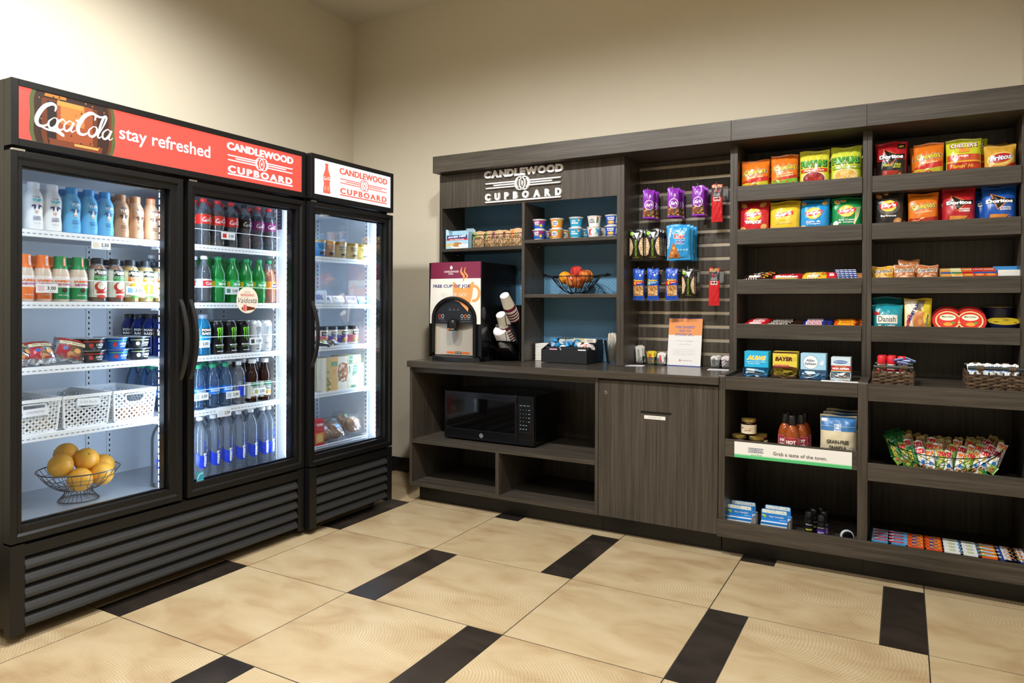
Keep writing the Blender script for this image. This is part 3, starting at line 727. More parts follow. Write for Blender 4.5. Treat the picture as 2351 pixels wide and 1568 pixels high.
# ---- milk drinks, top shelf
MILK = [(0, 0), (.029, 0), (.0335, .004), (.034, .03), (.0325, .042), (.031, .062), (.0325, .085), (.034, .1), (.034, .118), (.031, .134), (.023, .150), (.0195, .156), (.0195, .162)]
def milk(name, label, c, cap, yc, hc, lines, grp):
    def art(A):
        A.text('fairlife', 0, .126, '#38406a', w=.026); A.text('YUP!', 0, .113, yc, w=.034, h=.012, bold=.05)
        A.disc(0, .082, .0075, .014, '#f4f1ee', 16); A.disc(0, .070, .0065, .0055, '#e8c7b8', 14)
        for s_ in (-1, 1): A.disc(s_*.0125, .092, .006, .003, hc, 10, rot=s_*-.5); A.disc(s_*.0065, .088, .0032, .009, hc, 12); A.disc(s_*.002, .0705, .0007, .0012, hc, 6)
        for i, t_ in enumerate(lines): A.text(t_, 0, .050-.0085*i, hc, w=.026 if len(t_) > 4 else .02, h=.0062, bold=.03)
        A.text('13g protein', 0, .026, hc, w=.02)
    return bottle(name, label, 'bottle', MILK, mk(c, .38), (.021, .157, .183, cap), (), art, group=grp, rr=.034)
xs = XS1-.042
G = 'milk drinks on the top shelf of the double cooler'
ms = [milk('milk_bottle', 'white milk drink bottle with dark blue cow print', '#eef0f2', '#e9eef6', '#2fbccb', '#3a4178', ('CLASSIC', 'WHITE'), G),
      milk('milk_bottle', 'sky blue vanilla milk drink bottle with tan cow print', '#67b8ea', '#3f97dc', '#eaf6ff', '#2f64a6', ('SCOOP O', 'VANILLA'), G),
      milk('milk_bottle', 'tan chocolate milk drink bottle with brown cow print', '#b58a68', '#a5714d', '#fdf8f2', '#5a3424', ('RICH', 'CHOCOLATE'), G)]
for p_, pxs in ((ms[0], (76, 119)), (ms[1], (164, 203, 240)), (ms[2], (276, 310, 345))):
    rows(p_, [fy(q, 500, xs) for q in pxs], xs, SH1[0]+.002, .075, 1)
for p_, pxs, nm in ((ms[0], (62, 100), 'white'), (ms[1], (148, 188, 222), 'blue'), (ms[2], (262, 296), 'tan')):
    for q in pxs: c = dup(p_, (xs-.078, fy(q, 500, xs-.078), SH1[0]+.002), FZ); c['label'] = nm+' milk drink bottle in the second row behind others'; c['group'] = G+', second row'
# ---- iced coffee and juice, second shelf
COF = [(0, 0), (.029, 0), (.0325, .004), (.0335, .02), (.0318, .036), (.0335, .05), (.0338, .09), (.0325, .108), (.026, .128), (.0215, .145), (.0205, .165), (.0205, .178)]
def coffee(label, c, grp, body='#d9c6b2'):
    def art(A):
        A.text("DUNKIN'", 0, .082, '#ee6f24', w=.056, h=.013, bold=.06); A.text('ICED COFFEE', 0, .067, '#c22d86', w=.05, h=.0075, bold=.04)
        if c != '#e9762e': A.disc(.004, .045, .011, .0085, '#3b2318', 16); A.disc(.002, .047, .006, .003, '#6b4630', 12)
        A.text('original' if c == '#e9762e' else 'thin mints', 0, .026, '#f6f2e8', w=.034, h=.006); A.rect(.001, .138, .014, .172, '#ee6f24' if c != '#e9762e' else '#f4f1ea')
        A.text('DUNKIN', .0075, .155, '#ffffff' if c != '#e9762e' else '#c22d86', w=.026, h=.006, rot=math.pi/2, bold=.03)
    return bottle('coffee_bottle', label, 'bottle', COF, mk(body, .2), None, ((.0, .055, c), (.055, .098, '#eee9e2'), (.128, .1775, c)), art, group=grp, rr=.0338)
JU = [(0, 0), (.028, 0), (.0325, .004), (.033, .02), (.0315, .034), (.0325, .05), (.033, .07), (.033, .11), (.0315, .122), (.033, .132), (.028, .146), (.0195, .156), (.0185, .162)]
def juice(label, col, band, fruit, words, grp):
    def art(A):
        A.rect(-.025, .108, .025, .134, '#1b2421'); A.text('Minute', 0, .126, '#f7f7f2', w=.034, h=.0085, bold=.02); A.text('Maid', .003, .116, '#f7f7f2', w=.026, h=.0085, bold=.02)
        A.rect(-.026, .086, .026, .106, band); A.text(words[0], 0, .100, '#eef6e6', w=.044, h=.0055); A.text(words[1], 0, .0915, '#eef6e6', w=.028, h=.0055)
        A.rect(-.026, .028, .026, .086, '#f2efe2'); A.disc(-.004, .062, .020, .02, fruit, 20); A.disc(0, .066, .014, .015, '#f6f0dd' if fruit != '#f3a21f' else '#f9c23c', 18)
        A.rect(-.018, .034, .02, .044, band if fruit == '#f3a21f' else '#c9332b'); A.disc(.0, .022, .017, .007, '#cf4136' if fruit != '#f3a21f' else '#5da03a', 16)
    return bottle('juice_bottle', label, 'bottle', JU, PET, (.0205, .157, .180, '#23262c'), ((.02, .135, '#dfe3d8' if fruit != '#f3a21f' else '#f0e6c4'),), art, (mk(col, .15), .15), grp, rr=.033)
z2 = SH1[1]+.002; G = 'iced coffee bottles on the second shelf'
cf1 = coffee('iced coffee bottle in bright orange sleeve with cream band', '#e9762e', G); cf2 = coffee('iced coffee bottle in green sleeve with cookie picture', '#1f8a50', G)
rows(cf1, [fy(q, 640, xs) for q in (56, 97)], xs, z2, .075, 1); rows(cf2, [fy(q, 640, xs) for q in (138, 179)], xs, z2, .075, 1)
for p_, pxs, nm in ((cf1, (80, 118), 'orange'), (cf2, (158, 196), 'green')):
    for q in pxs: c = dup(p_, (xs-.08, fy(q, 640, xs-.08), z2), FZ); c['label'] = nm+' sleeved iced coffee bottle standing in the second row'; c['group'] = G+', second row'
G = 'juice bottles on the second shelf'
ja = juice('apple juice bottle with dark cap and green band', '#a9672a', '#2f9a48', '#c43d33', ('100% APPLE', 'JUICE'), G); jo = juice('orange juice bottle with dark cap and orange band', '#eebb2e', '#e27a1f', '#f3a21f', ('100% ORANGE', 'JUICE'), G)
rows(ja, [fy(q, 640, xs) for q in (224, 264)], xs, z2, .075, 1); rows(jo, [fy(q, 640, xs) for q in (299, 334, 368)], xs, z2, .075, 1)
for p_, pxs, nm in ((ja, (208, 246), 'apple'), (jo, (283, 317, 350), 'orange')):
    for q in pxs: c = dup(p_, (xs-.08, fy(q, 640, xs-.08), z2), FZ); c['label'] = nm+' juice bottle standing in the second row'; c['group'] = G+', second row'
# ---- bagels and yogurt, third shelf
z3 = SH1[2]+.002
def bagel_pack(label):
    def pil(a, b, s_):
        u, v = (a-.5)*2, (b-.5)*2; k = max(0, 1-abs(u)**3)**.5*max(0, 1-abs(v)**3)**.5
        return (u*.062, s_*(-.038*k)-.0, .05+v*.048+.004*math.sin(9*u+5*v))
    m = MB(); m.grid(lambda a, b: pil(a, b, 1), 12, 10); m.grid(lambda a, b: pil(a, b, -1), 12, 10, flip=True)
    root = m.obj('bagel_pack', FILM, None, True); tag(root, label, 'bread', 'bagel packs on the third shelf')
    for k, yy in enumerate((-.016, .012)):
        b = MB(); b.lathe([(.020+.014*math.cos(a)*-1, .012*math.sin(a)) for a in [i*2*math.pi/10 for i in range(11)]], 18)
        o = b.obj('bagel', mk('#c68a52', .6, bump=.3), root, True); o.location = (-.008 if k else .004, yy, .045); o.rotation_euler = (1.2, .3*k, 0)
    Sf = lambda u, v, e: (u, -.041*max(0, 1-abs(u/.062)**3)**.5*max(0, 1-abs((v-.05)/.048)**3)**.5-e, v)
    A = Art(Sf, dict(r=.3)); A.rect(-.055, .078, .055, .09, '#a8312f'); A.rect(-.045, .062, .045, .076, '#efe3bd'); A.text('Mini Bagels', 0, .069, '#3a2a20', w=.07, h=.009, shear=.3)
    A.fan([(-.05, .02), (-.01, .008), (-.005, .058), (-.045, .06)], '#b52a3a'); A.disc(.02, .04, .011, .010, '#d9a05c'); A.disc(-.022, .045, .009, .008, '#3f66b0'); A.text('BIMBO', .02, .016, '#a8312f', w=.04, h=.008, bold=.04)
    A.obj('print', root); return root
bp = bagel_pack('clear bag of bagels with red and cream print')
put(bp, xs-.01, fy(99, 800, xs), z3+.003, FZ+.2); bp.rotation_euler = (-.55, 0, FZ+.15)
c = dup(bp, (xs-.02, fy(160, 800, xs), z3+.006), FZ-.3); c.rotation_euler = (-.35, .25, FZ-.3)
c = dup(bp, (xs+.0, fy(50, 800, xs), z3+.003), FZ+.3); c.rotation_euler = (-.7, 0, FZ+.3)
CUP = [(0, 0), (.034, 0), (.036, .002), (.043, .044), (.0475, .0445), (.0475, .047)]
def yog(label, c, line, logo, grp='yogurt cups on the third shelf'):
    def art(A):
        A.rect(-.05, .034, .05, .037, line); A.text('OIKOS', .012, .022, '#f4f6f8', w=.034, h=.0095, bold=.02); A.text('TRIPLE ZERO' if c != '#1565c4' else 'nonfat', .012, .012, '#e8ecf0', w=.026, h=.0045, bold=.03)
        A.disc(-.022, .02, .008, .009, logo, 12)
    r = bottle('yogurt_cup', label, 'cup', CUP, mk(c, .3), None, (), art, group=grp, rr=.04)
    MB().lathe([(.0485, .047), (.0485, .0485), (0, .0487)], 22).obj('foil_lid', mk('#cfd3d8', .3, metal=.8), r, True); return r
yb = yog('black yogurt cup with red stripe and strawberry', '#17181b', '#d8352c', '#c33440'); yu = yog('blue yogurt cup with green stripe', '#1565c4', '#6fc04a', '#d23c3c'); yk = yog('black yogurt cup with pale green stripe', '#15181a', '#b8cf8a', '#e8e2c8')
first = True
for p_, spots in ((yb, ((186, 0, 1), (212, 0, 0), (212, 0, 1), (175, 1, 1), (185, 1, 0))), (yu, ((267, 0, 0), (265, 0, 1), (245, 1, 0), (243, 1, 1))), (yk, ((318, 0, 0), (317, 0, 1), (296, 1, 0), (296, 1, 1)))):
    for k, (q, row, lev) in enumerate(spots):
        if p_ is yb and k == 0: put(p_, xs-.06, fy(178, 800, xs-.06), z3+.001); continue
        loc = (xs-.012-.1*row, fy(q, 800, xs-.012-.1*row), z3+.001+.0498*lev)
        if k == 0: put(p_, *loc)
        else: dup(p_, loc, FZ+random.uniform(-.1, .1))
o = dup(yb, (xs-.06, fy(178, 800, xs-.06), z3+.0508), FZ)
# ---- lattice baskets, fourth shelf
z4 = SH1[3]+.002; WPL = mk('#eef0f2', .42)
def basket(label, w, d, h, tagtxt=None):
    t_ = thing('lattice_basket', label, 'basket', group='white lattice baskets on the fourth shelf')
    tp = .90
    def wall(P0, P1, hole):
        """lattice wall between two bottom corners, leaning outwards; strips along both diagonals"""
        b = MB(); L_ = (Vector(P1)-Vector(P0)).length; n = max(3, round(L_/.025)); U = (Vector(P1)-Vector(P0)).normalized(); N_ = Vector((U.y, -U.x, 0))
        def pt(u, v, e):
            ctr = L_/2; uu = ctr+(u-ctr)*(tp+(1-tp)*v/h)
            return Vector(P0)+U*uu+Vector((0, 0, v))-N_*((1-v/h)*.010)+N_*e
        hw = .0036
        def inhole(u, v): return hole and abs(u-L_/2) < .040 and abs(v-h*.72) < .017
        def strip(a, c):
            K = 8; run = []
            for i in range(K+1):
                u, v = a[0]+(c[0]-a[0])*i/K, a[1]+(c[1]-a[1])*i/K
                run.append(None if inhole(u, v) else (u, v))
            for p, q in zip(run, run[1:]):
                if p is None or q is None: continue
                dx, dy = q[0]-p[0], q[1]-p[1]; l = math.hypot(dx, dy) or 1; ox, oy = -dy/l*hw, dx/l*hw
                vs = [pt(p[0]+ox, p[1]+oy, 0), pt(p[0]-ox, p[1]-oy, 0), pt(q[0]-ox, q[1]-oy, 0), pt(q[0]+ox, q[1]+oy, 0)]
                vs += [v_-N_*.002 for v_ in vs]; b.add(vs, [(0, 1, 2, 3), (7, 6, 5, 4), (0, 4, 5, 1), (2, 6, 7, 3), (1, 5, 6, 2), (0, 3, 7, 4)])
        st = L_/n; vs0, vs1 = .006, h-.012; rows_ = max(3, round((vs1-vs0)/(st))); sv = (vs1-vs0)/rows_
        for k in range(-rows_, n+1):
            a, c = k*st, (k+rows_)*st
            for flip in (0, 1):
                p, q = [a, vs0], [c, vs1]
                if flip: p[1], q[1] = q[1], p[1]
                if a < 0: f = -a/(c-a); p = [0, p[1]+(q[1]-p[1])*f]
                if c > L_: f = (L_-p[0])/(c-p[0]); q = [L_, p[1]+(q[1]-p[1])*f]
                if q[0]-p[0] > .004: strip(p, q)
        def bar(u0, u1, v0, v1, e=.001):
            vs = [pt(u0, v0, e), pt(u1, v0, e), pt(u1, v1, e), pt(u0, v1, e)]; vs += [v_-N_*.004 for v_ in vs]
            b.add(vs, [(0, 1, 2, 3), (7, 6, 5, 4), (0, 4, 5, 1), (2, 6, 7, 3), (1, 5, 6, 2), (0, 3, 7, 4)])
        bar(0, L_, h-.013, h, .003); bar(0, L_, 0, .007); bar(0, .006, 0, h); bar(L_-.006, L_, 0, h)
        if hole:
            c_, hv = L_/2, h*.72
            bar(c_-.044, c_+.044, hv+.015, hv+.020); bar(c_-.044, c_+.044, hv-.020, hv-.015); bar(c_-.044, c_-.039, hv-.02, hv+.02); bar(c_+.039, c_+.044, hv-.02, hv+.02)
        b.obj('lattice_wall', WPL, t_)
    cs = [(-w/2, -d/2, 0), (w/2, -d/2, 0), (w/2, d/2, 0), (-w/2, d/2, 0)]
    for i in range(4): wall(cs[i], cs[(i+1) % 4], i in (0, 2))
    box('basket_floor', -w/2*tp+.008, w/2*tp-.008, -d/2*tp+.008, d/2*tp-.008, 0, .003, WPL, t_)
    if tagtxt:
        A = Art(lambda u, v, e: (u, -d/2-.008-e, v), dict(r=.5)); u, v, rt = tagtxt[1]
        c_, s_ = math.cos(rt), math.sin(rt); f_ = lambda a, b: (u+a*c_-b*s_, v+a*s_+b*c_)
        A.fan([f_(-.045, -.014), f_(.045, -.014), f_(.045, .014), f_(-.045, .014)], '#eceef2'); A.text(tagtxt[0], u, v, '#8b8f98', w=.066, h=.009, rot=rt); A.obj('paper_tag', t_)
    return t_
bw, bd, bh = .192, .30, .132
B1 = basket('white lattice basket tagged COMPLIMENTARY', bw, bd, bh, ('COMPLIMENTARY', (-.0, .085, .02))); B2 = basket('white lattice basket tagged 5.50 Each holding foil lidded cups', bw, bd, bh, ('5.50 Each', (.0, .102, -.06))); B3 = basket('white lattice basket without a tag beside water bottles', bw, bd, bh)
bx = XS1-bd/2-.006; BC = [fy(85, 960, XS1-.01), fy(200, 950, XS1-.01), fy(311, 935, XS1-.01)]
BC[0] = BC[1]-.197; BC[2] = BC[1]+.2
for b_, y_ in zip((B1, B2, B3), BC): put(b_, bx, y_, z4)
fc = bottle('foil_cup', 'foil lidded grey cup inside the tagged basket', 'cup', [(0, 0), (.030, 0), (.040, .075), (.043, .0755), (.043, .078)], mk('#d8d5d6', .4), None, ((.02, .06, '#3c3f48'),), None, group='foil lidded cups in the basket')
MB().lathe([(.0435, .078), (.0435, .0795), (0, .08)], 18).obj('foil_lid', mk('#c9ccd2', .25, metal=.9), fc, True)
sp = [(bx+.095-.088*(k//2), BC[1]-.042+.084*(k % 2), z4+.004+.014*(k in (1, 2, 4))) for k in range(6)]
put(fc, *sp[0])
for q in sp[1:]: dup(fc, q, FZ)
ec = bottle('egg_bite_cup', 'cream coloured snack cup inside the complimentary basket', 'cup', [(0, 0), (.032, 0), (.038, .05), (.040, .052), (0, .0525)], mk('#e6d6b4', .5), group='cream cups in the complimentary basket')
MB().lathe([(.0405, .0525), (.0405, .054), (0, .0545)], 18).obj('film_lid', mk('#d9d9d4', .3), ec, True)
sp = [(bx+.1-.088*(k//2), BC[0]-.042+.084*(k % 2), z4+.004) for k in range(4)]; put(ec, *sp[0])
for q in sp[1:]: dup(ec, q, FZ)
pc_ = bottle('fruit_cup', 'peach coloured fruit cup inside the untagged basket', 'cup', [(0, 0), (.032, 0), (.038, .05), (.040, .052), (0, .0525)], mk('#e0a27a', .4), group='fruit cups in the untagged basket')
MB().lathe([(.0405, .0525), (.0405, .054), (0, .0545)], 18).obj('film_lid', mk('#e9e4dc', .3), pc_, True)
sp = [(bx+.1-.088*(k//2), BC[2]-.042+.084*(k % 2), z4+.004) for k in range(4)]; put(pc_, *sp[0])
for q in sp[1:]: dup(pc_, q, FZ)
# ---- wire bowl with grapefruit on the cooler floor
ZF = .37
def wirebowl():
    t_ = thing('wire_fruit_bowl', 'grey footed wire bowl holding six grapefruit', 'bowl'); GW = mk('#6e6a68', .35, metal=.9)
    R_ = lambda z: .045+.108*(max(0, (z-.045)/.085))**.5
    circ = lambda r, z, n=40: [(r*math.cos(2*math.pi*i/n), r*math.sin(2*math.pi*i/n), z) for i in range(n)]
    b = MB()
    for z in (.052, .066, .082, .102): b.tube(circ(R_(z), z), .0013, 5, closed=True)
    for k in range(28):
        a = 2*math.pi*k/28; b.tube([(R_(z)*math.cos(a), R_(z)*math.sin(a), z) for z in (.045, .047, .052, .060, .072, .088, .108, .130)], .0012, 5)
    b.obj('wire_mesh', GW, t_, True)
    b = MB(); b.tube(circ(R_(.130), .130), .0028, 6, closed=True); b.obj('rim', GW, t_, True)
    b = MB(); b.tube(circ(.075, .003), .0025, 6, closed=True); b.tube(circ(.047, .046), .002, 6, closed=True)
    for k in range(26):
        a = 2*math.pi*k/26; b.tube([(.047*math.cos(a), .047*math.sin(a), .046), (.056*math.cos(a), .056*math.sin(a), .025), (.075*math.cos(a), .075*math.sin(a), .003)], .0012, 5)
    b.obj('foot', GW, t_, True); return t_
wb = wirebowl(); c0 = un(187, 1148, 'z', ZF); put(wb, c0.x-.02, c0.y, ZF+.0005)
def citrus(name, label, col, r, grp):
    o = MB().lathe([(0, -r*.94)]+[(r*math.sin(a), -r*.96*math.cos(a)) for a in [math.pi*k/14 for k in range(1, 14)]]+[(0, r*.94)], 24).obj(name, mk(col, .42, bump=.35, bscale=260), None, True)
    tag(o, label, 'fruit', grp); s_ = MB().lathe([(0, 0), (.004, 0), (.003, .0025), (0, .003)], 8).obj('stem_end', mk('#6d7a33', .7), o); s_.location = (0, 0, r*.93); return o
gf = citrus('grapefruit', 'yellow orange grapefruit in the footed wire bowl', '#eba62f', .049, 'grapefruit in the wire bowl'); B0 = Vector(wb.location)
PO = [(.062, -.03, .098, (1.9, .2, .4)), (.058, .062, .103, (1.3, .5, 2)), (-.010, .105, .122, (1.1, -.3, .5)), (.015, .022, .166, (.8, .4, 1)), (.012, -.080, .160, (1.9, .3, 2.6)), (-.045, -.028, .190, (.9, .8, -.8))]
for k, (a, b, c, r_) in enumerate(PO):
    o = gf if k == 0 else dup(gf); o.location = B0+Vector((a, b, c)); o.rotation_euler = r_
# ---- sodas, right half top shelf
COKE = [(0, .004), (.012, .003), (.026, 0), (.031, .004), (.0325, .022), (.0325, .04), (.0300, .058), (.0288, .070), (.0308, .085), (.0338, .098), (.0342, .12), (.0342, .142), (.0335, .15), (.029, .166), (.0205, .184), (.0145, .197), (.0135, .203), (.0135, .212)]
SODA = mk('#120805', .06, spec=.6)
def soda(label, band, capc, liq, art, grp, prof=COKE, body=PET, top=.172, bz=(.100, .145), name='soda_bottle'):
    return bottle(name, label, 'bottle', prof, body, (.0155, .205, .221, capc), ((bz[0], bz[1], band),) if band else (), art, (liq, top) if liq else None, grp, rr=.0342)
def cola(A): script(A, 0, .121, .062, '#fbf6f4')
G = 'cola bottles on the top shelf of the double cooler'
k1 = soda('cola bottle with bright red label and red cap', '#d8261f', '#e0302c', SODA, cola, G); k2 = soda('cola bottle with black label and dark cap', '#191313', '#2a2226', SODA, lambda A: script(A, 0, .121, .062, '#e8e2e0'), G); k3 = soda('cherry cola bottle with purple label and red cap', '#7d1f55', '#d8333a', SODA, cola, G)
z1 = SH1[0]+.002
for p_, qs, nm in ((k1, (467, 499, 530), 'red labelled cola'), (k2, (561,), 'black labelled cola'), (k3, (590, 619), 'purple labelled cola')):
    for k, q in enumerate(qs):
        loc = (xs, fy(q, 520, xs), z1)
        if k == 0: put(p_, *loc, FZ+.05)
        else: dup(p_, loc, FZ+random.uniform(-.1, .1))
        for j in (1, 2): c = dup(p_, (xs-.074*j, fy(q, 520, xs)+.002, z1), FZ); c['label'] = nm+' bottle behind the front row'; c['group'] = G+', rows behind'
SPR = [(0, .004), (.012, .003), (.026, 0), (.0325, .004), (.0345, .02), (.0345, .055), (.0335, .062), (.0345, .07), (.0345, .115), (.0335, .12), (.0345, .126), (.0325, .142), (.025, .166), (.017, .185), (.0135, .198), (.0135, .21)]
GREEN = clear('green_plastic', (.12, .72, .25), dif=.55, difcol='#35c463', fres=1.6, rough=.05)
def sprite(A):
    A.fan([(.026*math.cos(a)*(1.15 if i % 2 else .62), .09+.017*math.sin(a)*(1.15 if i % 2 else .7)) for i, a in enumerate([2*math.pi*k/12 for k in range(12)])], '#e9f6ea'); A.fan([(.024*math.cos(a)*(1.1 if i % 2 else .6), .09+.0155*math.sin(a)*(1.1 if i % 2 else .68)) for i, a in enumerate([2*math.pi*k/12 for k in range(12)])], '#12a04a')
    A.text('Sprite', 0, .09, '#ffffff', w=.046, h=.0145, bold=.03, shear=.25); A.disc(.018, .103, .006, .004, '#e8d630', 10); A.rect(-.052, .076, -.036, .104, '#e6cf2c')
def diet(A): A.rect(-.03, .078, .03, .104, '#d42a2e'); A.text('Coke', .004, .091, '#ffffff', w=.042, h=.015, bold=.03)
def fanta(A): A.disc(.006, .09, .024, .014, '#f4b53a'); A.disc(.006, .089, .021, .012, '#233a8c'); A.text('fanta', .006, .089, '#ffffff', w=.036, h=.012, bold=.05)
G = 'soda bottles on the second shelf of the double cooler'
s1 = soda('diet cola bottle with silver label and white cap', '#cfd2d8', '#f0f2f5', SODA, diet, G, SPR, bz=(.070, .112)); s2 = soda('green lemon lime soda bottle with green cap', '#16a04c', '#1d9a58', None, sprite, G, SPR, GREEN, bz=(.070, .112))
s3 = soda('orange soda bottle with orange label and green cap', '#e8862a', '#1f9460', mk('#ea7c1c', .15), fanta, G, SPR, bz=(.070, .112))
zz = SH1[1]+.002
for p_, qs, nm in ((s1, (468,), 'diet cola'), (s2, (500, 533, 564, 594), 'green soda'), (s3, (621,), 'orange soda')):
    for k, q in enumerate(qs):
        loc = (xs, fy(q, 645, xs), zz)
        if k == 0: put(p_, *loc, FZ+.1)
        else: dup(p_, loc, FZ+random.uniform(-.2, .2))
        for j in (1, 2): c = dup(p_, (xs-.076*j, fy(q, 645, xs)+.003, zz), FZ); c['label'] = nm+' bottle behind the front row'; c['group'] = G+', rows behind'
for j in range(3):
    for p_, z, nm in ((k1, z1, 'red labelled cola'), (s1, zz, 'diet cola')):
        c = dup(p_, (xs-.01-.09*j, 2.035, z), FZ); c['label'] = nm+' bottle in the column beside the mullion'; c['group'] = 'soda column beside the mullion'
# ---- sports drinks and energy cans, third shelf
z3 = SH1[2]+.002; G = 'cans on the third shelf of the double cooler'
CAN = [(0, .004), (.022, .003), (.026, 0), (.0325, .010), (.0331, .014), (.0331, .138), (.0318, .146), (.0275, .154), (.0262, .156), (.0262, .158)]
def claw(c, tx, sub):
    def art(A):
        for k, (x, top, bot) in enumerate(((-.011, .124, .074), (0, .128, .060), (.011, .124, .076))):
            A.line([(x-.003, top), (x-.001, top-.012), (x+.0015, (top+bot)/2+.008), (x-.001, (top+bot)/2-.004), (x+.001, bot+.008), (x+.0005, bot)], .0075, c, lambda t: 1.1-.85*t)
        A.fan([(-.017, .127), (-.004, .130), (-.005, .123), (-.014, .119)], c); A.fan([(.002, .131), (.017, .127), (.013, .119), (.004, .124)], c)
        A.text('MONSTER', 0, .044, tx, w=.046, h=.008, bold=.02); A.text('E N E R G Y', 0, .034, sub, w=.036, h=.0045, bold=.03); A.rect(-.016, .014, .016, .017, tx)
    return art
def can(label, c, a, m):
    r_ = bottle('energy_drink_can', label, 'can', CAN, mk(c, .28, metal=m), None, (), a, group=G, rr=.0331)
    MB().lathe([(.0262, .158), (.0255, .1592), (.0245, .1565), (0, .1565)], 18).obj('can_lid', mk('#c7cacd', .25, metal=.95), r_, True)
    MB().box(-.006, .006, -.012, .008, .1567, .1578).obj('pull_tab', STEEL, r_); return r_
e1 = can('tall black energy drink can with green claw marks', '#101114', claw('#7bd03a', '#e8eaec', '#79c840'), .2); e2 = can('tall white energy drink can with grey claw marks', '#dfe3e8', claw('#8d949c', '#5a6068', '#9aa2aa'), .35)
for p_, qs, nm in ((e1, (496, 527, 557), 'black'), (e2, (585, 609), 'white')):
    for k, q in enumerate(qs):
        loc = (xs, fy(q, 770, xs), z3)
        if k == 0: put(p_, *loc)
        else: dup(p_, loc, FZ+random.uniform(-.1, .1))
        for j in range(1, 5): c = dup(p_, (xs-.07*j, fy(q, 770, xs)+.001, z3), FZ); c['label'] = nm+' energy drink can behind the front row'; c['group'] = G+', rows behind'
PWR = [(0, 0), (.029, 0), (.034, .005), (.035, .03), (.033, .045), (.035, .06), (.035, .12), (.0365, .128), (.033, .145), (.022, .165), (.019, .172), (.019, .178)]
def pwr(A): A.rect(-.03, .094, .03, .128, '#16181c'); A.text('POWE', 0, .119, '#fff', w=.048, h=.012, bold=.06); A.text('RADE', .0, .103, '#fff', w=.046, h=.012, bold=.06)
BLU = clear('sky_plastic', (.05, .45, .75), dif=.6, difcol='#2aa7dc', fres=1.4); DBL = clear('navy_plastic', (.01, .04, .30), dif=.7, difcol='#1d3fb0', fres=1.4)
w1 = bottle('sports_drink_bottle', 'sky blue sports drink bottle with black label beside cans', 'bottle', PWR, BLU, (.021, .173, .192, '#7d8a9a'), ((.055, .125, '#1d8fc4'),), pwr, rr=.036)
put(w1, xs, fy(466, 770, xs), z3, FZ-.1)
w2 = bottle('sports_drink_bottle', 'navy blue sports drink bottle with black label', 'bottle', PWR, DBL, (.021, .173, .192, '#22262e'), ((.09, .128, '#15171b'),), pwr, group='navy sports drinks behind the mullion', rr=.036)
for j in range(5):
    for i, yy in enumerate((2.03, 2.105)):
        if i and j == 0: continue
        loc = (xs-.083*j-.02, yy, z3)
        if j == 0 and i == 0: put(w2, *loc)
        else: dup(w2, loc, FZ-.5+random.uniform(-.8, .3))
# ---- water and tea, fourth shelf
z4 = SH1[3]+.002
DAS = [(0, .005), (.012, .003), (.025, 0), (.031, .004), (.033, .02), (.0335, .05), (.032, .058), (.0335, .066), (.0335, .105), (.034, .118), (.0325, .135), (.026, .158), (.017, .178), (.0135, .188), (.0135, .198)]
WAT = clear('water_plastic', (.62, .80, .96), dif=.12, difcol='#a9d2f2', fres=1.6, rough=.05)
def das(A): A.text('DASANI', 0, .084, '#eaf4ff', w=.05, h=.011, bold=.03, shear=.12); A.rect(-.018, .069, .018, .0715, '#8fc4ee')
d1 = bottle('water_bottle', 'small water bottle with green cap and blue label', 'bottle', DAS, WAT, (.0155, .191, .209, '#1f9c6c'), ((.066, .1, '#1273cf'),), das, group='small water bottles on the fourth shelf', rr=.0335)
SMS = [(0, .004), (.028, 0), (.0325, .004), (.0335, .02), (.0335, .135), (.031, .158), (.024, .175), (.0135, .186), (.0125, .193)]
def smart(h0, k=1.0):
    def art(A):
        P_ = spl([(-.026*k, h0+.058*k), (-.027*k, h0+.02*k), (-.020*k, h0-.002*k), (-.002*k, h0-.014*k), (.018*k, h0-.012*k), (.028*k, h0+.002*k), (.030*k, h0+.03*k), (.030*k, h0+.056*k), (.012*k, h0+.046*k), (-.008*k, h0+.046*k)], 3, True)
        A.fan(P_, '#1a3cc4'); A.text('smart', .012*k, h0+.024*k, '#f8faff', w=.064*k, h=.017*k, rot=math.pi/2, bold=.06); A.text('water', .012*k, h0+.088*k, '#2f55cc', w=.052*k, h=.013*k, rot=math.pi/2)
    return art
m4 = bottle('water_bottle', 'slim clear water bottle with white cap among the small waters', 'bottle', SMS, PET, (.0145, .193, .212, '#f2f4f6'), (), smart(.05, .8), rr=.0335)
TEA = [(0, .003), (.026, 0), (.0305, .004), (.0315, .03), (.030, .05), (.0315, .07), (.0315, .1), (.0305, .108), (.0335, .125), (.032, .142), (.022, .168), (.0175, .185), (.0175, .196)]
def tea(A): A.rect(-.026, .03, .026, .1, '#e6ebe2'); A.rect(-.026, .082, .026, .1, '#2f7a5a'); A.text('GOLD', 0, .078, '#3c4a3c', w=.04, h=.011, bold=.03); A.text('PEAK', 0, .064, '#3c4a3c', w=.036, h=.011, bold=.03); A.disc(0, .045, .02, .011, '#b3893f'); A.rect(-.026, .02, .026, .029, '#5a3322')
t1 = bottle('tea_bottle', 'dark brown iced tea bottle with white cap', 'bottle', TEA, mk('#2a1109', .08), (.0195, .196, .216, '#f3f3f1'), ((.02, .102, '#d8ddd2'),), tea, group='iced tea bottles on the fourth shelf', rr=.0315)
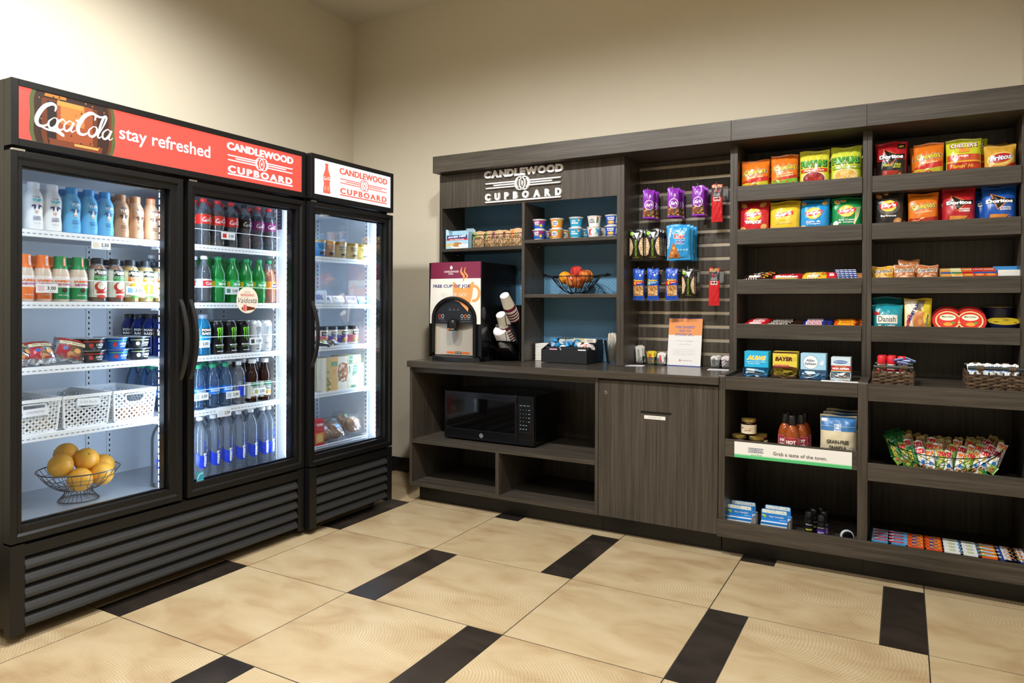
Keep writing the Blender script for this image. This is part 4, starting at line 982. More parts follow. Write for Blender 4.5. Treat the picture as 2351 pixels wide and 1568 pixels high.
for p_, qs, nm in ((d1, (455, 487, 517), 'small green capped water'), (m4, (547,), 'slim clear water'), (t1, (578, 607), 'brown iced tea')):
    for k, q in enumerate(qs):
        loc = (xs, fy(q, 880, xs), z4)
        if k == 0: put(p_, *loc)
        else: dup(p_, loc, FZ+random.uniform(-.1, .1))
        for j in (1, 2): c = dup(p_, (xs-.076*j, fy(q, 880, xs)+.004, z4), FZ); c['label'] = nm+' bottle behind the front row'; c['group'] = 'fourth shelf bottles, rows behind'
for j in range(5):
    c = dup(d1, (xs-.02-.075*j, 2.03, z4), FZ-.4-.3*(j % 3)); c['label'] = 'small blue water bottle in the column beside the mullion'; c['group'] = 'small waters beside the mullion'
    if j: c = dup(d1, (xs-.02-.075*j, 2.1, z4), FZ-.9); c['label'] = 'small blue water bottle in the column beside the mullion'; c['group'] = 'small waters beside the mullion'
# ---- tall waters on the cooler floor
SML = [(0, .006), (.016, .004), (.031, 0), (.037, .005), (.038, .02), (.038, .205), (.0365, .225), (.031, .246), (.021, .264), (.0145, .274), (.0135, .282)]
t7 = bottle('water_bottle', 'tall clear water bottle with white cap and blue droplet label', 'bottle', SML, PET, (.0158, .282, .300, '#f3f5f7'), (), smart(.075, 1.0), group='tall waters on the floor of the double cooler', rr=.038)
qs = (458, 488, 517, 546, 574, 601, 628)
for k, q in enumerate(qs):
    loc = (xs, fy(q, 1040, xs), ZF+.001)
    if k == 0: put(t7, *loc, FZ-.3)
    else: dup(t7, loc, FZ-.3+random.uniform(-.12, .12))
    c = dup(t7, (xs-.085, fy(q, 1040, xs)+.012, ZF+.001), FZ+.4); c['label'] = 'tall clear water bottle in the second row on the cooler floor'; c['group'] = 'tall waters in the second row'
c = dup(t7, (xs-.07, 2.0, ZF+.001), FZ-.2); c['label'] = 'tall clear water bottle beside the mullion near the fruit bowl'
# ---- bottle guard wires and price tags
def wire(c, X, ya, yb, z): 
    R_ = tuple(c.location); MB().tube([(X+.006, ya, z), (X+.006, yb, z)], .0016, 6).obj('guard_wire', SHW, c, True, rel=R_)
for ya, yb, z in ((1.33, 1.94, 1.292), (1.985, 2.59, 1.548), (1.985, 2.59, 1.283), (1.985, 2.59, 1.045), (1.985, 2.59, .80)): wire(cool1, XS1, ya, yb, z)
def price(txt, icon, label, px, py, X=XS1+.010, rot=0, s=1.0):
    p = un(px, py, 'x', X); w, h = .039*s, .017*s
    o = MB().box(-w, w, -.0006, .0006, -h, h).obj('price_tag', mk('#f4f5f6', .4)); tag(o, label, 'price tag')
    A = Art(lambda u, v, e: (u, -.0006-e, v), dict(r=.4)); A.text(txt, .016*s, .001, '#23252a', w=.031*s, h=.014*s, bold=.02)
    A.rect(-.032*s, -.010*s, -.010*s, .010*s, icon); A.text('plus tax', .016*s, -.012*s, '#60646c', w=.018*s); A.obj('print', o)
    o.location = p; o.rotation_euler = (0, rot, FZ)
price('2.50', '#e9dfc2', 'price tag reading 2.50 under the milk drinks', 232, 563); price('3.00', '#f0c9d2', 'price tag reading 3.00 clipped before the iced coffees', 108, 662); price('2.00', '#7fa6c0', 'price tag reading 2.00 before the juice bottles', 310, 667)
price('2.00', '#d1332e', 'price tag with red icon reading 2.00 under the colas', 524, 542); price('2.00', '#3f8f7a', 'price tag reading 2.00 before the green sodas', 533, 668); price('2.00', '#c9d6e2', 'price tag reading 2.00 before the sports drink', 465, 790)
price('3.00', '#26352a', 'price tag reading 3.00 before the energy drink cans', 588, 783); price('2.00', '#b9d0ec', 'price tag reading 2.00 across the small waters', 535, 906); price('2.00', '#b9ba6a', 'price tag reading 2.00 before the iced teas', 596, 898); price('2.50', '#dfe9f4', 'price tag reading 2.50 above the tall waters', 515, 948)
price('2.00', '#b8c6cf', 'price tag reading 2.00 at the mullion end of the waters', 462, 911)
# round door sticker and energy label (part of the right door)
dr2 = [o for o in cool1.children if o.name.startswith('door') and 'glass' not in o.name][1]
A = Art(lambda u, v, e: (F1X-.030+e, u, v), dict(r=.4)); c_ = un(568, 689, 'x', F1X-.03); y, z = c_.y, c_.z; r = .063
A.disc(y, z, r, r, '#e9e4d8', 36); A.text('PROUDLY', y, z+.038, '#5a4a44', w=.035, h=.007); A.text('REFRESHING', y, z+.024, '#c0392f', w=.078, h=.012, bold=.02); A.text('Valdosta', y, z-.001, '#3a3030', w=.108, h=.026, shear=.3); A.rect(y-.022, z-.052, y-.006, z-.022, '#d22f2a'); A.text('Coca-Cola', y-.014, z-.037, '#fff', w=.026, h=.007, rot=math.pi/2)
A.fan([(y-.004, z-.028), (y+.03, z-.034), (y+.044, z-.036), (y+.044, z-.043), (y+.03, z-.046), (y-.004, z-.050)], '#6a2d18'); A.fan([(y-.035, z-.036), (y-.024, z-.03), (y-.024, z-.05), (y-.032, z-.046)], '#8a4a28')
A.obj('door_sticker', dr2, tuple(cool1.location))
A = Art(lambda u, v, e: (F1X-.030+e, u, v), dict(r=.4)); c_ = un(460, 1095, 'x', F1X-.03); A.rect(c_.y-.02, c_.z-.024, c_.y+.018, c_.z+.024, '#2aa7c4'); A.line(spl([(c_.y-.016, c_.z-.008), (c_.y-.004, c_.z+.012), (c_.y+.014, c_.z+.016)]), .004, '#eaf7fb'); A.text('energy', c_.y-.001, c_.z-.016, '#eaf7fb', w=.03, h=.006); A.obj('energy_sticker', dr2, tuple(cool1.location))
A = Art(lambda u, v, e: (u, 2.5955-e, v), dict(r=.5)); c_ = un(641, 503, 'y', 2.5955); A.rect(c_.x-.045, c_.z-.055, c_.x+.02, c_.z+.055, '#2d2f38')
for k in range(5): A.rect(c_.x-.038, c_.z+.035-.017*k, c_.x+.01, c_.z+.038-.017*k, '#8b8fa0')
A.obj('data_plate', cool1, tuple(cool1.location))
# ================================================================ single cooler contents
xs2 = XS2-.05
TUB = [(0, 0), (.037, 0), (.0385, .003), (.044, .082)]
def tub(label, c, c2):
    def art(A):
        A.text('BLUE BELL', 0, .064, '#3b3a34', w=.058, h=.011, bold=.02); A.text('ICE CREAM', 0, .050, '#3b3a34', w=.054, h=.010, bold=.02); A.disc(-.008, .022, .012, .0055, '#3a3030', 12); A.rect(-.018, .008, -.015, .02, '#3a3030'); A.rect(-.002, .008, .001, .02, '#3a3030'); A.disc(.005, .024, .004, .004, '#3a3030', 8); A.rect(.012, .01, .018, .03, '#3a3030'); A.text('Pint', .01, .036, c2, w=.02)
    r_ = bottle('ice_cream_tub', label, 'tub', TUB, mk(c, .5), None, (), art, group='ice cream tubs in the single cooler', rr=.042)
    MB().lathe([(.0455, .080), (.046, .082), (.046, .093), (.044, .095), (0, .0955)], 22).obj('lid', mk('#b99a55', .35, metal=.5), r_, True); return r_
z = SH2[0]+.002
for q, c, c2, lb in ((729, '#3e86c8', '#fff', 'blue ice cream tub with gold lid beside the door edge'), (751, '#a87a58', '#fff', 'brown ice cream tub with gold lid'), (778, '#c9b78a', '#6a4', 'tan ice cream tub with gold lid'), (804, '#cbb584', '#833', 'beige ice cream tub with gold lid and red mark'), (828, '#dcc97e', '#a63', 'pale yellow ice cream tub with gold lid')):
    put(tub(lb, c, c2), xs2, fy(q, 575, xs2), z)
# wrapped ice cream bars
def bar(name, label, w, h, d, c, art=None, grp=None, kind=None, cat='candy bar'):
    """flow-wrapped bar: flat pillow with crimped ends; lies along local x, print on the -y side"""
    def f(a, b, s_):
        u, v = (a-.5)*2, (b-.5)*2; k = max(0, 1-abs(u)**6)**.5*max(0, 1-abs(v)**4)**.5
        e = 1 if abs(u) < .86 else 1.0
        return (u*w/2, -s_*d/2*k, h/2+v*h/2*e+(.0012*math.sin(40*v) if abs(u) > .9 else 0))
    m = MB(); m.grid(lambda a, b: f(a, b, 1), 14, 8); m.grid(lambda a, b: f(a, b, -1), 14, 8, flip=True)
    km = {**dict(r=.28, bump=.12, bscale=90), **(kind or {})}
    o = m.obj(name, mk(c, **km), None, True); tag(o, label, cat, grp)
    if art:
        Sf = lambda u, v, e: (u, -d/2*max(0, 1-abs(2*u/w)**6)**.5*max(0, 1-abs(2*(v-h/2)/h)**4)**.5-e, v)
        A = Art(Sf, km, .0006, .0002, sub=.008); art(A, w, h); A.obj('print', o)
    return o
def lab(txt, c, bandc=None, frac=.6):
    def a(A, w, h):
        if bandc: A.rect(-w*.36, h*.12, w*.36, h*.88, bandc)
        A.text(txt, 0, h*.5, c, w=w*frac, h=h*.42, bold=.04, shear=.1)
    return a
z = SH2[1]+.002; G = 'ice cream bars lying on the cooler shelf'
for q, row, c, tx, tc, lb in ((745, 0, '#e8e9ee', 'ORIGINAL', '#5a6a9a', 'white wrapped original ice cream bar'), (778, 0, '#efeff0', 'TWIX', '#7a4a2a', 'white and brown ice cream bar'), (806, 0, '#cfc0c6', 'SNICKERS', '#2b3f9a', 'pinkish ice cream bar with blue lettering'), (838, 0, '#9cc9ea', 'ice', '#fff', 'pale blue wrapped ice bar'), (765, 1, '#b9b0c0', 'SNICKERS', '#7a2430', 'mauve ice cream bar at the back'), (790, 1, '#c3a9b0', 'TWIX', '#5a2a28', 'dusky pink ice cream bar at the back'), (815, 1, '#8fb6de', 'KLONDIKE', '#25407a', 'blue silver ice cream bar at the back'), (838, 1, '#b8a9a8', 'M', '#3a2a28', 'grey brown ice cream bar at the back')):
    o = bar('ice_cream_bar', lb, .12, .05, .028, c, lab(tx, tc), G); X = xs2+.012-.085*row; o.location = (X, fy(q, 690, X), z+.002+.018*row); o.rotation_euler = (-.45 if row == 0 else -1.0, 0, FZ+random.uniform(-.15, .15))
o = bar('ice_cream_sandwich', 'round white ice cream sandwich pack standing at the door edge', .075, .075, .03, '#e9ecf4', lab('ORIGINAL', '#6a7ab0', None, .8)); o.location = (xs2+.03, fy(737, 690, xs2+.03), z)
# talenti style jars
z = SH2[2]+.002
JAR = [(0, .002), (.036, 0), (.041, .004), (.043, .05), (.0445, .086), (.043, .09)]
def jar(label, c, wrap):
    def art(A):
        A.rect(-.03, .056, .034, .078, '#1d1c20'); A.text('TALENTI', .002, .067, '#f0ebe0', w=.052, h=.011, bold=.03); A.disc(.0, .03, .022, .016, '#d8a05a'); A.disc(.014, .024, .01, .008, '#c23a3a'); A.disc(-.02, .022, .008, .008, '#7aa24a'); A.disc(.02, .042, .008, .006, '#b03040')
    r_ = bottle('gelato_jar', label, 'jar', JAR, mk(c, .25), None, ((.012, .055, wrap),), art, group='gelato jars in the single cooler', rr=.043)
    MB().lathe([(.0455, .088), (.0455, .106), (.043, .108), (0, .1085)], 22).obj('lid', mk('#23242a', .35), r_, True); return r_
for q, c, w_, lb in ((735, '#e9d5cc', '#e07a8a', 'gelato jar with pink wrap at the door edge'), (757, '#e6e2da', '#7a5aa8', 'gelato jar with purple wrap'), (781, '#ece8df', '#6a4f9a', 'cream gelato jar with violet wrap'), (806, '#efe6da', '#e2808a', 'cream gelato jar with rose wrap and fruit')):
    put(jar(lb, c, w_), xs2-.02, fy(q, 775, xs2-.02), z, FZ+.1)
G = 'foil ice cream bars before the jars'
for k, (q, c) in enumerate(((741, '#4a4a66'), (752, '#b9b48a'), (763, '#3d3f52'), (774, '#a6a9b8'))):
    o = bar('ice_cream_bar', 'shiny foil wrapped bar heaped before the gelato jars', .09, .03, .02, c, lab('BAR', '#d8d0a0'), G, dict(metal=.6)); o.location = (xs2+.04, fy(q, 790, xs2+.04), z+.003+.006*(k % 2)); o.rotation_euler = (-.9, .2, FZ+.3*(k-1.5))
# boxed meals
def carton(name, label, w, d, h, c, art=None, side=None, top=None, grp=None, cat='box', kind=None):
    o = MB().box(-w/2, w/2, -d/2, d/2, 0, h).obj(name, mk(c, .5), None, bevel=.0012); tag(o, label, cat, grp)
    K = kind or dict(r=.45)
    for fn, Sf, nm in ((art, lambda u, v, e: (u, -d/2-e, v), 'front_print'), (side, lambda u, v, e: (w/2+e, u, v), 'side_print'), (top, lambda u, v, e: (u, v, h+e), 'top_print')):
        if fn: A = Art(Sf, K); fn(A); A.obj(nm, o)
    return o
z = SH2[3]+.001
def hc(A):
    A.rect(-.07, 0, -.035, .19, '#c9b97f'); A.rect(-.035, 0, .02, .19, '#e3b36a'); A.rect(-.03, .14, .015, .165, '#2e8a4a'); A.text('Healthy', -.007, .157, '#fff', w=.036, h=.008); A.text('Choice', -.007, .147, '#fff', w=.034, h=.008); A.text('Chicken', -.007, .115, '#7a4a22', w=.034, h=.008); A.text('Fajita Bowl', -.007, .102, '#7a4a22', w=.038, h=.007)
    A.disc(.062, .1, .052, .066, '#f3efe6', 28); A.disc(.062, .1, .045, .058, '#c98a5a', 28); r_ = random.Random(4)
    for k in range(34): A.disc(.062+.036*r_.uniform(-1, 1), .1+.046*r_.uniform(-1, 1), .008, .008, r_.choice(['#e8d9b8', '#6a8a3a', '#a8402f', '#8a5a34', '#f0e4c8']), 8); A.e -= A.de*.8
    for k in range(9): A.disc(-.052+.012*r_.uniform(-1, 1), .05+.06*r_.uniform(-1, 1), .007, .007, r_.choice(['#6a8a3a', '#e8d9b8', '#a8402f']), 8)
b1 = carton('meal_box', 'tall frozen meal carton with bowl picture and green logo', .20, .045, .19, '#efe6d2', hc); X = XS2-.03; put(b1, X, fy(763, 865, X), z, FZ)
def mc(A):
    A.rect(-.07, .0, -.045, .14, '#d9cfae'); A.fan([(-.066, .09), (-.05, .09), (-.05, .13), (-.066, .13)], '#2e7a4c'); A.fan([(-.03, .07), (.008, .085), (.014, .138), (-.02, .13)], '#2f7d50'); A.text('Marie', -.008, .118, '#fff', w=.03, h=.01, shear=.2, rot=.15); A.text("Callender's", -.006, .104, '#fff', w=.036, h=.009, shear=.2, rot=.15); A.disc(.03, .055, .035, .030, '#efe9dc', 24); A.disc(.028, .058, .027, .022, '#b98a4a', 24); A.disc(.02, .064, .015, .010, '#d8b06a'); A.disc(.042, .05, .010, .010, '#6a4a2a'); A.rect(-.04, .004, 0, .018, '#2e7a4c')
b2 = carton('meal_box', 'frozen pie carton with dish picture and green banner', .135, .14, .142, '#cfc6a8', mc); X = XS2-.085; put(b2, X, fy(817, 865, X+.07), z)
def mc2(A): A.fan([(-.04, .004), (-.01, .004), (-.004, .046), (-.036, .046)], '#2f7d50'); A.text("Marie", -.022, .026, '#fff', w=.024, h=.008); A.disc(.035, .02, .022, .014, '#b98a4a'); A.disc(-.058, .02, .01, .014, '#b07a4a')
b3 = carton('meal_box', 'flat frozen meal carton stacked on the pie carton', .125, .12, .05, '#c9bf9e', mc2); put(b3, X, fy(812, 820, X+.06), z+.1425)
b4 = carton('meal_box', 'frozen meal carton half hidden at the door edge', .07, .12, .19, '#d8c79a', lambda A: (A.rect(-.03, .13, .03, .17, '#2e8a4a'), A.disc(0, .06, .03, .04, '#b5724a'))); put(b4, XS2-.1, fy(728, 865, XS2-.1), z)
# wire basket with wrapped sandwiches on the floor of the single cooler
zf = .405
t_ = thing('wire_rack_basket', 'low white wire basket holding wrapped sandwiches', 'basket', (XS2-.16, 2.985, .37))
b = MB(); R_ = tuple(t_.location)
for k in range(26): yy = 2.72+.53*k/25; b.tube([(XS2-.32, yy, zf), (XS2, yy, zf), (XS2+.004, yy, zf+.012)], .0014, 4)
for k in range(7): xx = XS2-.32+.32*k/6; b.tube([(xx, 2.715, zf-.002), (xx, 3.255, zf-.002)], .0018, 4)
b.obj('wire_floor', SHW, t_, rel=R_)
b = MB(); b.tube([(XS2+.004, 2.715, zf+.012), (XS2+.004, 3.255, zf+.012), (XS2-.32, 3.255, zf+.012), (XS2-.32, 2.715, zf+.012)], .0028, 6, closed=True)
b.obj('rim', SHW, t_, True, rel=R_)
b = MB()
for xx, yy in ((XS2-.01, 2.72), (XS2-.01, 3.25), (XS2-.3, 2.72), (XS2-.3, 3.25)): b.tube([(xx, yy, .3705), (xx, yy, zf+.01)], .0025, 6)
b.obj('legs', SHW, t_, True, rel=R_)
def sandwich(label, fill, lblc):
    def pil(a, b_, s_):
        u, v = (a-.5)*2, (b_-.5)*2; k = max(0, 1-abs(u)**4)**.5*max(0, 1-abs(v)**4)**.5
        return (u*.062, s_*-.036*k+.003*math.sin(11*u+7*v), .062+v*.062+.003*math.sin(8*u))
    m = MB(); m.grid(lambda a, b_: pil(a, b_, 1), 12, 12); m.grid(lambda a, b_: pil(a, b_, -1), 12, 12, flip=True)
    o = m.obj('wrapped_sandwich', FILM, None, True); tag(o, label, 'sandwich', 'wrapped sandwiches in the wire basket')
    q = MB(); q.lathe([(0, -.03), (.036, -.026), (.044, -.014), (.044, -.004), (.046, 0), (.044, .006), (.046, .01), (.043, .018), (.03, .028), (0, .031)], 16); q = q.obj('bun', mk('#b98550', .65), o, True); q.location = (0, 0, .058); q.rotation_euler = (1.45, 0, 0)
    q = MB(); q.lathe([(0, -.003), (.047, -.003), (.047, .004), (0, .004)], 16); q = q.obj('filling', mk(fill, .6), o, True); q.location = (0, 0, .058); q.rotation_euler = (1.45, 0, 0)
    A = Art(lambda u, v, e: (u, -.040-e, v), dict(r=.35)); A.disc(.004, .075, .02, .013, lblc, 16); A.text('deli', .004, .075, '#fff', w=.022, h=.008); A.obj('sticker', o); return o
for q, X, dz, c, lc, rx, lb in ((748, XS2-.05, 0, '#7a3b30', '#b8b0c8', -.7, 'wrapped sandwich with dark filling beside the red box'), (775, XS2-.045, 0, '#9a4a3a', '#4f8fd0', -.55, 'wrapped sandwich with blue sticker'), (812, XS2-.055, .012, '#8a5a48', '#d06a3a', -.3, 'wrapped sandwich with orange sticker leaning up'), (745, XS2-.15, .01, '#6a5040', '#c0b8a8', -.9, 'wrapped sandwich behind, with pale sticker'), (772, XS2-.16, .01, '#9a6a4a', '#8a9ab0', -.8, 'wrapped sandwich behind, with grey sticker'), (797, XS2-.17, .02, '#a87a5a', '#9ac0a0', -.6, 'wrapped sandwich behind, with green sticker')):
    o = sandwich(lb, c, lc); o.location = (X, fy(q, 990, X), zf+.006+dz); o.rotation_euler = (rx, 0, FZ+random.uniform(-.2, .2))
b5 = carton('snack_box', 'red frozen snack carton standing at the door edge', .07, .05, .15, '#c4262c', lambda A: (A.rect(-.03, .02, .03, .075, '#d9a04a'), A.disc(.0, .045, .022, .02, '#e8c27a'), A.text('TOTINO', 0, .12, '#fff', w=.05, h=.014, bold=.05))); put(b5, XS2-.04, fy(727, 990, XS2-.04), zf+.005, FZ)
# ================================================================ things on the shelving
def ux(px, py, y): return un(px, py, 'y', y).x
def uz(px, py, y): return un(px, py, 'y', y).z
FOIL = dict(r=.27, bump=.22, bscale=45)
def bag(name, label, w, h, d, c, art=None, grp=None, cat='chip bag', kind=None, up=0, seed=0, flare=.05):
    """pillow bag: bulging front and back, crimped flat seams at top and bottom, creased film"""
    K = {**FOIL, **(kind or {})}; r_ = random.Random(seed); ph = [r_.uniform(0, 6.3) for _ in range(6)]
    def dep(u, v):
        a, b = min(1, abs(2*u/w)), v/h; t = max(0, min(1, (b-.045)/.91))
        k = max(0, 1-a**2.6)**.55*max(0, math.sin(math.pi*t))**.55
        cr = .0014*(math.sin(26*u/w+ph[0]+9*b)*math.sin(17*b+ph[1])+.7*math.sin(13*u/w-21*b+ph[2]))*min(1, k*3)*(.5+abs(2*b-1))
        return d/2*k+cr
    def sx(u, v): b = v/h; return u*(1+flare*(abs(2*b-1)**2.2)-.03)
    f = lambda a, b, s_: (sx((a-.5)*w, b*h), -s_*dep((a-.5)*w, b*h)+(.0006 if s_ < 0 else 0), b*h+.003*math.sin(7*(a-.5)+ph[3])*(b > .93))
    m = MB(); m.grid(lambda a, b: f(a, b, 1), 20, 26); m.grid(lambda a, b: f(a, b, -1), 12, 16, flip=True)
    o = m.obj(name, mk(c, **K), None, True, fix=False); tag(o, label, cat, grp)
    if art:
        vv = lambda v: h*up+v*(1-up)
        A = Art(lambda u, v, e: (sx(u, vv(v)), -dep(u, vv(v))-e, vv(v)), K, e0=.0006, de=.00022, sub=.009); art(A, w, h); A.obj('print', o)
    return o
def lays(sub, extra=None, sc='#ffffff'):
    def a(A, w, h):
        if extra: extra(A, w, h)
        A.disc(0, h*.56, w*.27, w*.27, '#f5c534', 24); A.disc(w*.03, h*.59, w*.19, w*.17, '#f9dc6a', 18)
        A.fan([(-w*.30, h*.50), (-w*.1, h*.475), (w*.12, h*.50), (w*.31, h*.56), (w*.30, h*.66), (w*.1, h*.635), (-w*.1, h*.60), (-w*.31, h*.60)], '#d2242b')
        A.text("Lay's", 0, h*.565, '#ffffff', w=w*.50, h=h*.125, bold=.045, shear=.18, rot=.06)
        for i, t_ in enumerate(sub): A.text(t_, 0, h*(.30-.07*i), sc, w=w*(.52 if len(t_) > 5 else .42), h=h*.055, bold=.02)
    return a
def chipdots(c, spots):
    def a(A, w, h):
        for u, v, r in spots: A.disc(u*w, v*h, r*w, r*w*.75, c, 14, rot=u*3); A.disc(u*w+.004, v*h-.003, r*w*.6, r*w*.4, '#e3b060' if c != '#c88a50' else '#dca468', 12, rot=u*3)
    return a
def doritos(tri, sub, subc='#ffffff', chips='#d98a3a', pre=None):
    def a(A, w, h):
        if pre: pre(A, w, h)
        T = [(-w*.26, h*.80), (w*.28, h*.60), (-w*.06, h*.36)]; A.fan(T, '#15100f')
        for p, q in ((0, 1), (1, 2), (2, 0)): A.line([T[p], ((T[p][0]+T[q][0])/2, (T[p][1]+T[q][1])/2), T[q]], w*.035, tri, lambda t: .5+.8*t)
        A.rect(-w*.42, h*.525, w*.42, h*.645, '#15100f', skew=w*.02); A.text('Doritos', 0, h*.585, '#ffffff', w=w*.78, h=h*.10, bold=.05)
        for i, t_ in enumerate(sub): A.text(t_, w*.17, h*(.41-.055*i), subc, w=w*.34, h=h*.042, bold=.04, shear=.2)
        A.fan([(-w*.30, h*.10), (w*.12, h*.10), (w*.28, h*.22), (-w*.28, h*.24)], chips); A.fan([(w*.05, h*.08), (w*.36, h*.09), (w*.30, h*.18)], '#b9682a')
    return a
def cheetos(sub, lowc, pre=None, subc='#ffe9b0', bot=None):
    def a(A, w, h):
        if pre: pre(A, w, h)
        A.fan([(-w*.48, h*.02), (w*.48, h*.02), (w*.48, h*.30), (0, h*.24), (-w*.48, h*.26)], lowc)
        r_ = random.Random(len(sub)+3)
        for k in range(15): u, v = r_.uniform(-.38, .38)*w, r_.uniform(.05, .24)*h; A.disc(u, v, w*.085, h*.018, r_.choice(['#d9602a', '#c23a22', '#e88a3a', '#f2e2c8']), 10, rot=r_.uniform(-1, 1)); A.e -= A.de*.7
        A.text('Cheetos', 0, h*.60, '#fff6d8', w=w*.88, h=h*.20, bold=.10, rot=.16); A.text('Cheetos', 0, h*.60, '#16110c', w=w*.86, h=h*.185, bold=.075, rot=.16); A.text('Cheetos', 0, h*.60, '#f7cf3a', w=w*.81, h=h*.155, bold=.03, rot=.16)
        for i, t_ in enumerate(sub): A.text(t_, w*.03, h*(.42-.065*i), subc, w=w*.6, h=h*.05, bold=.03, shear=.25, rot=.12)
    return a
def funyuns(ring, sub, bandc):
    def a(A, w, h):
        for k in range(7): A.line([(-w*.5+k*w*.17, h*.66), (-w*.35+k*w*.17, h*.97)], .0015, '#f2ee9a')
        A.disc(0, h*.20, w*.40, h*.185, '#f3efdc', 24); A.disc(0, h*.195, w*.375, h*.17, ring[0], 24); r_ = random.Random(9)
        for k in range(10): A.ring(r_.uniform(-.26, .26)*w, h*r_.uniform(.1, .28), w*.08, h*.04, w*.025, r_.choice(ring[1:]), 14); A.e -= A.de*.7
        A.rect(-w*.46, h*.37, w*.46, h*.46, bandc); A.text(sub, 0, h*.415, '#fff2c0', w=w*.72, h=h*.05, bold=.02, shear=.25)
        A.text('FUNYUNS', 0, h*.60, '#123d1c', w=w*.92, h=h*.21, bold=.09); A.text('FUNYUNS', 0, h*.605, '#59b948', w=w*.86, h=h*.185, bold=.03)
    return a
def chest(A, w, h):
    A.rect(-w*.48, h*.38, w*.48, h*.55, '#c8542c'); A.text("CHESTER'S", 0, h*.80, '#7a1210', w=w*.80, h=h*.15, bold=.07); A.text("CHESTER'S", 0, h*.805, '#fdf4ee', w=w*.75, h=h*.125, bold=.03); A.rect(-w*.2, h*.47, w*.2, h*.53, '#d8332a'); A.text('FRIES', 0, h*.50, '#fff', w=w*.28, h=h*.045, bold=.04)
    A.rect(-w*.48, h*.04, w*.48, h*.38, '#e8b02a'); A.rect(-w*.48, h*.08, w*.48, h*.34, '#b8281e'); A.text("Flamin' Hot", 0, h*.24, '#f2c22e', w=w*.78, h=h*.10, bold=.02, shear=.3); A.disc(w*.36, h*.22, w*.08, w*.1, '#d83a20'); A.rect(-w*.15, h*.6, w*.15, h*.72, '#e89a3a')
def fritos(A, w, h):
    A.fan([(-w*.4, h*.02), (w*.48, h*.05), (w*.48, h*.40), (w*.0, h*.20), (-w*.3, h*.08)], '#b3221f'); A.ring(0, h*.52, w*.44, h*.22, w*.06, '#f4d27a', rot=.25); A.disc(0, h*.54, w*.36, h*.15, '#c2281f', 22, rot=.25); A.text('Fritos', 0, h*.55, '#22337e', w=w*.78, h=h*.20, bold=.07, shear=.3, rot=.15); A.text('Fritos', 0, h*.55, '#ffffff', w=w*.74, h=h*.175, bold=.03, shear=.3, rot=.15); A.text('ORIGINAL', w*.16, h*.22, '#fff', w=w*.5, h=h*.06, bold=.03)
def flam(A, w, h):
    A.fan([(-w*.48, h*.02), (w*.48, h*.02), (w*.48, h*.52), (w*.2, h*.50), (0, h*.56), (-w*.3, h*.48), (-w*.48, h*.50)], '#1b1614'); A.rect(w*.2, h*.78, w*.44, h*.92, '#241c1a'); A.text('NEW', w*.32, h*.85, '#e8d030', w=w*.16, h=h*.05, bold=.04)
def hot(A, w, h): A.fan([(-w*.48, h*.3), (w*.48, h*.46), (w*.48, h*.32), (-w*.48, h*.16)], '#c62a1e')
CHEET = '#e2761f'
def limon(A, w, h): A.fan([(-w*.48, h*.22), (w*.48, h*.40), (w*.48, h*.28), (-w*.48, h*.10)], '#c62a1e')
BG = {}
YBAG = 3.778
def shelfbag(px, top, wpx, base, spec, back=None, tilt=-.10, yaw=0, d=.062, y=YBAG, lean=0):
    """spec=(name,label,col,art[,kind]); base = shelf height; width and height read off the photo"""
    x = ux(px, top+60, y); w = (ux(px+wpx/2, top+60, y)-ux(px-wpx/2, top+60, y)); h = uz(px, top, y)-base
    o = bag(spec[0], spec[1], w, h, d, spec[2], spec[3], spec[4] if len(spec) > 4 else None, seed=int(px), kind=spec[5] if len(spec) > 5 else None, cat=spec[6] if len(spec) > 6 else 'chip bag', up=.17 if len(spec) < 7 else .1)
    o.location = (x, y, base+.002); o.rotation_euler = (tilt, lean, yaw)
    for k, (dx, dz, lb) in enumerate(back or ()):
        q = dup(o, (x+dx, y+.068*(k+1), base+.002), label=lb, rot=(tilt*.6, 0, yaw+.12*(k+1))); q.scale = (1, 1, 1+dz)
    return o
r1, r2 = 1.760, 1.537
shelfbag(1733, 368, 64, r1, ('chip_bag', 'orange cheese puff bag with yellow and green base beside the bay panel', CHEET, cheetos(("Flamin' Hot",), '#c9c22e', hot)), [(.022, .06, 'orange cheese puff bag tucked behind its twin')])
shelfbag(1801, 355, 62, r1, ('chip_bag', 'orange cheese puff bag with lime green base', CHEET, cheetos(("Flamin' Hot", 'Limon'), '#7ab83a', limon)), [(.02, .04, 'orange and lime cheese puff bag behind its twin')], yaw=.1)
shelfbag(1869, 345, 68, r1, ('chip_bag', 'yellow onion ring bag with red band and red rings', '#d8d23a', funyuns(('#8a2320', '#c23a34', '#a52c28'), "Flamin' Hot", '#c8321f')), [(.012, .03, 'yellow onion ring bag behind the red banded one')])
shelfbag(1942, 336, 70, r1, ('chip_bag', 'yellow green onion ring bag with golden rings', '#cdd63c', funyuns(('#e0b050', '#f2d890', '#d09a44'), 'Onion Flavored Rings', '#8aa82c')), [(.004, .05, 'yellow green onion ring bag behind its twin')])
shelfbag(1731, 461, 68, r2, ('chip_bag', 'red wavy potato chip bag', '#c9252f', lays(('Original',), lambda A, w, h: (chipdots('#e8b46a', ((-.34, .85, .12), (.3, .86, .13), (-.36, .12, .14), (-.1, .06, .12), (.34, .2, .12)))(A, w, h), A.text('wavy', -w*.02, h*.335, '#fff', w=w*.6, h=h*.10, bold=.05))), ), yaw=.05)
shelfbag(1801, 462, 70, r2, ('chip_bag', 'yellow classic potato chip bag', '#e4bf2c', lays(('Classic',), lambda A, w, h: chipdots('#e8b46a', ((-.1, .07, .16), (.22, .1, .12), (-.34, .16, .12)))(A, w, h), '#e8d48a')), yaw=-.05)
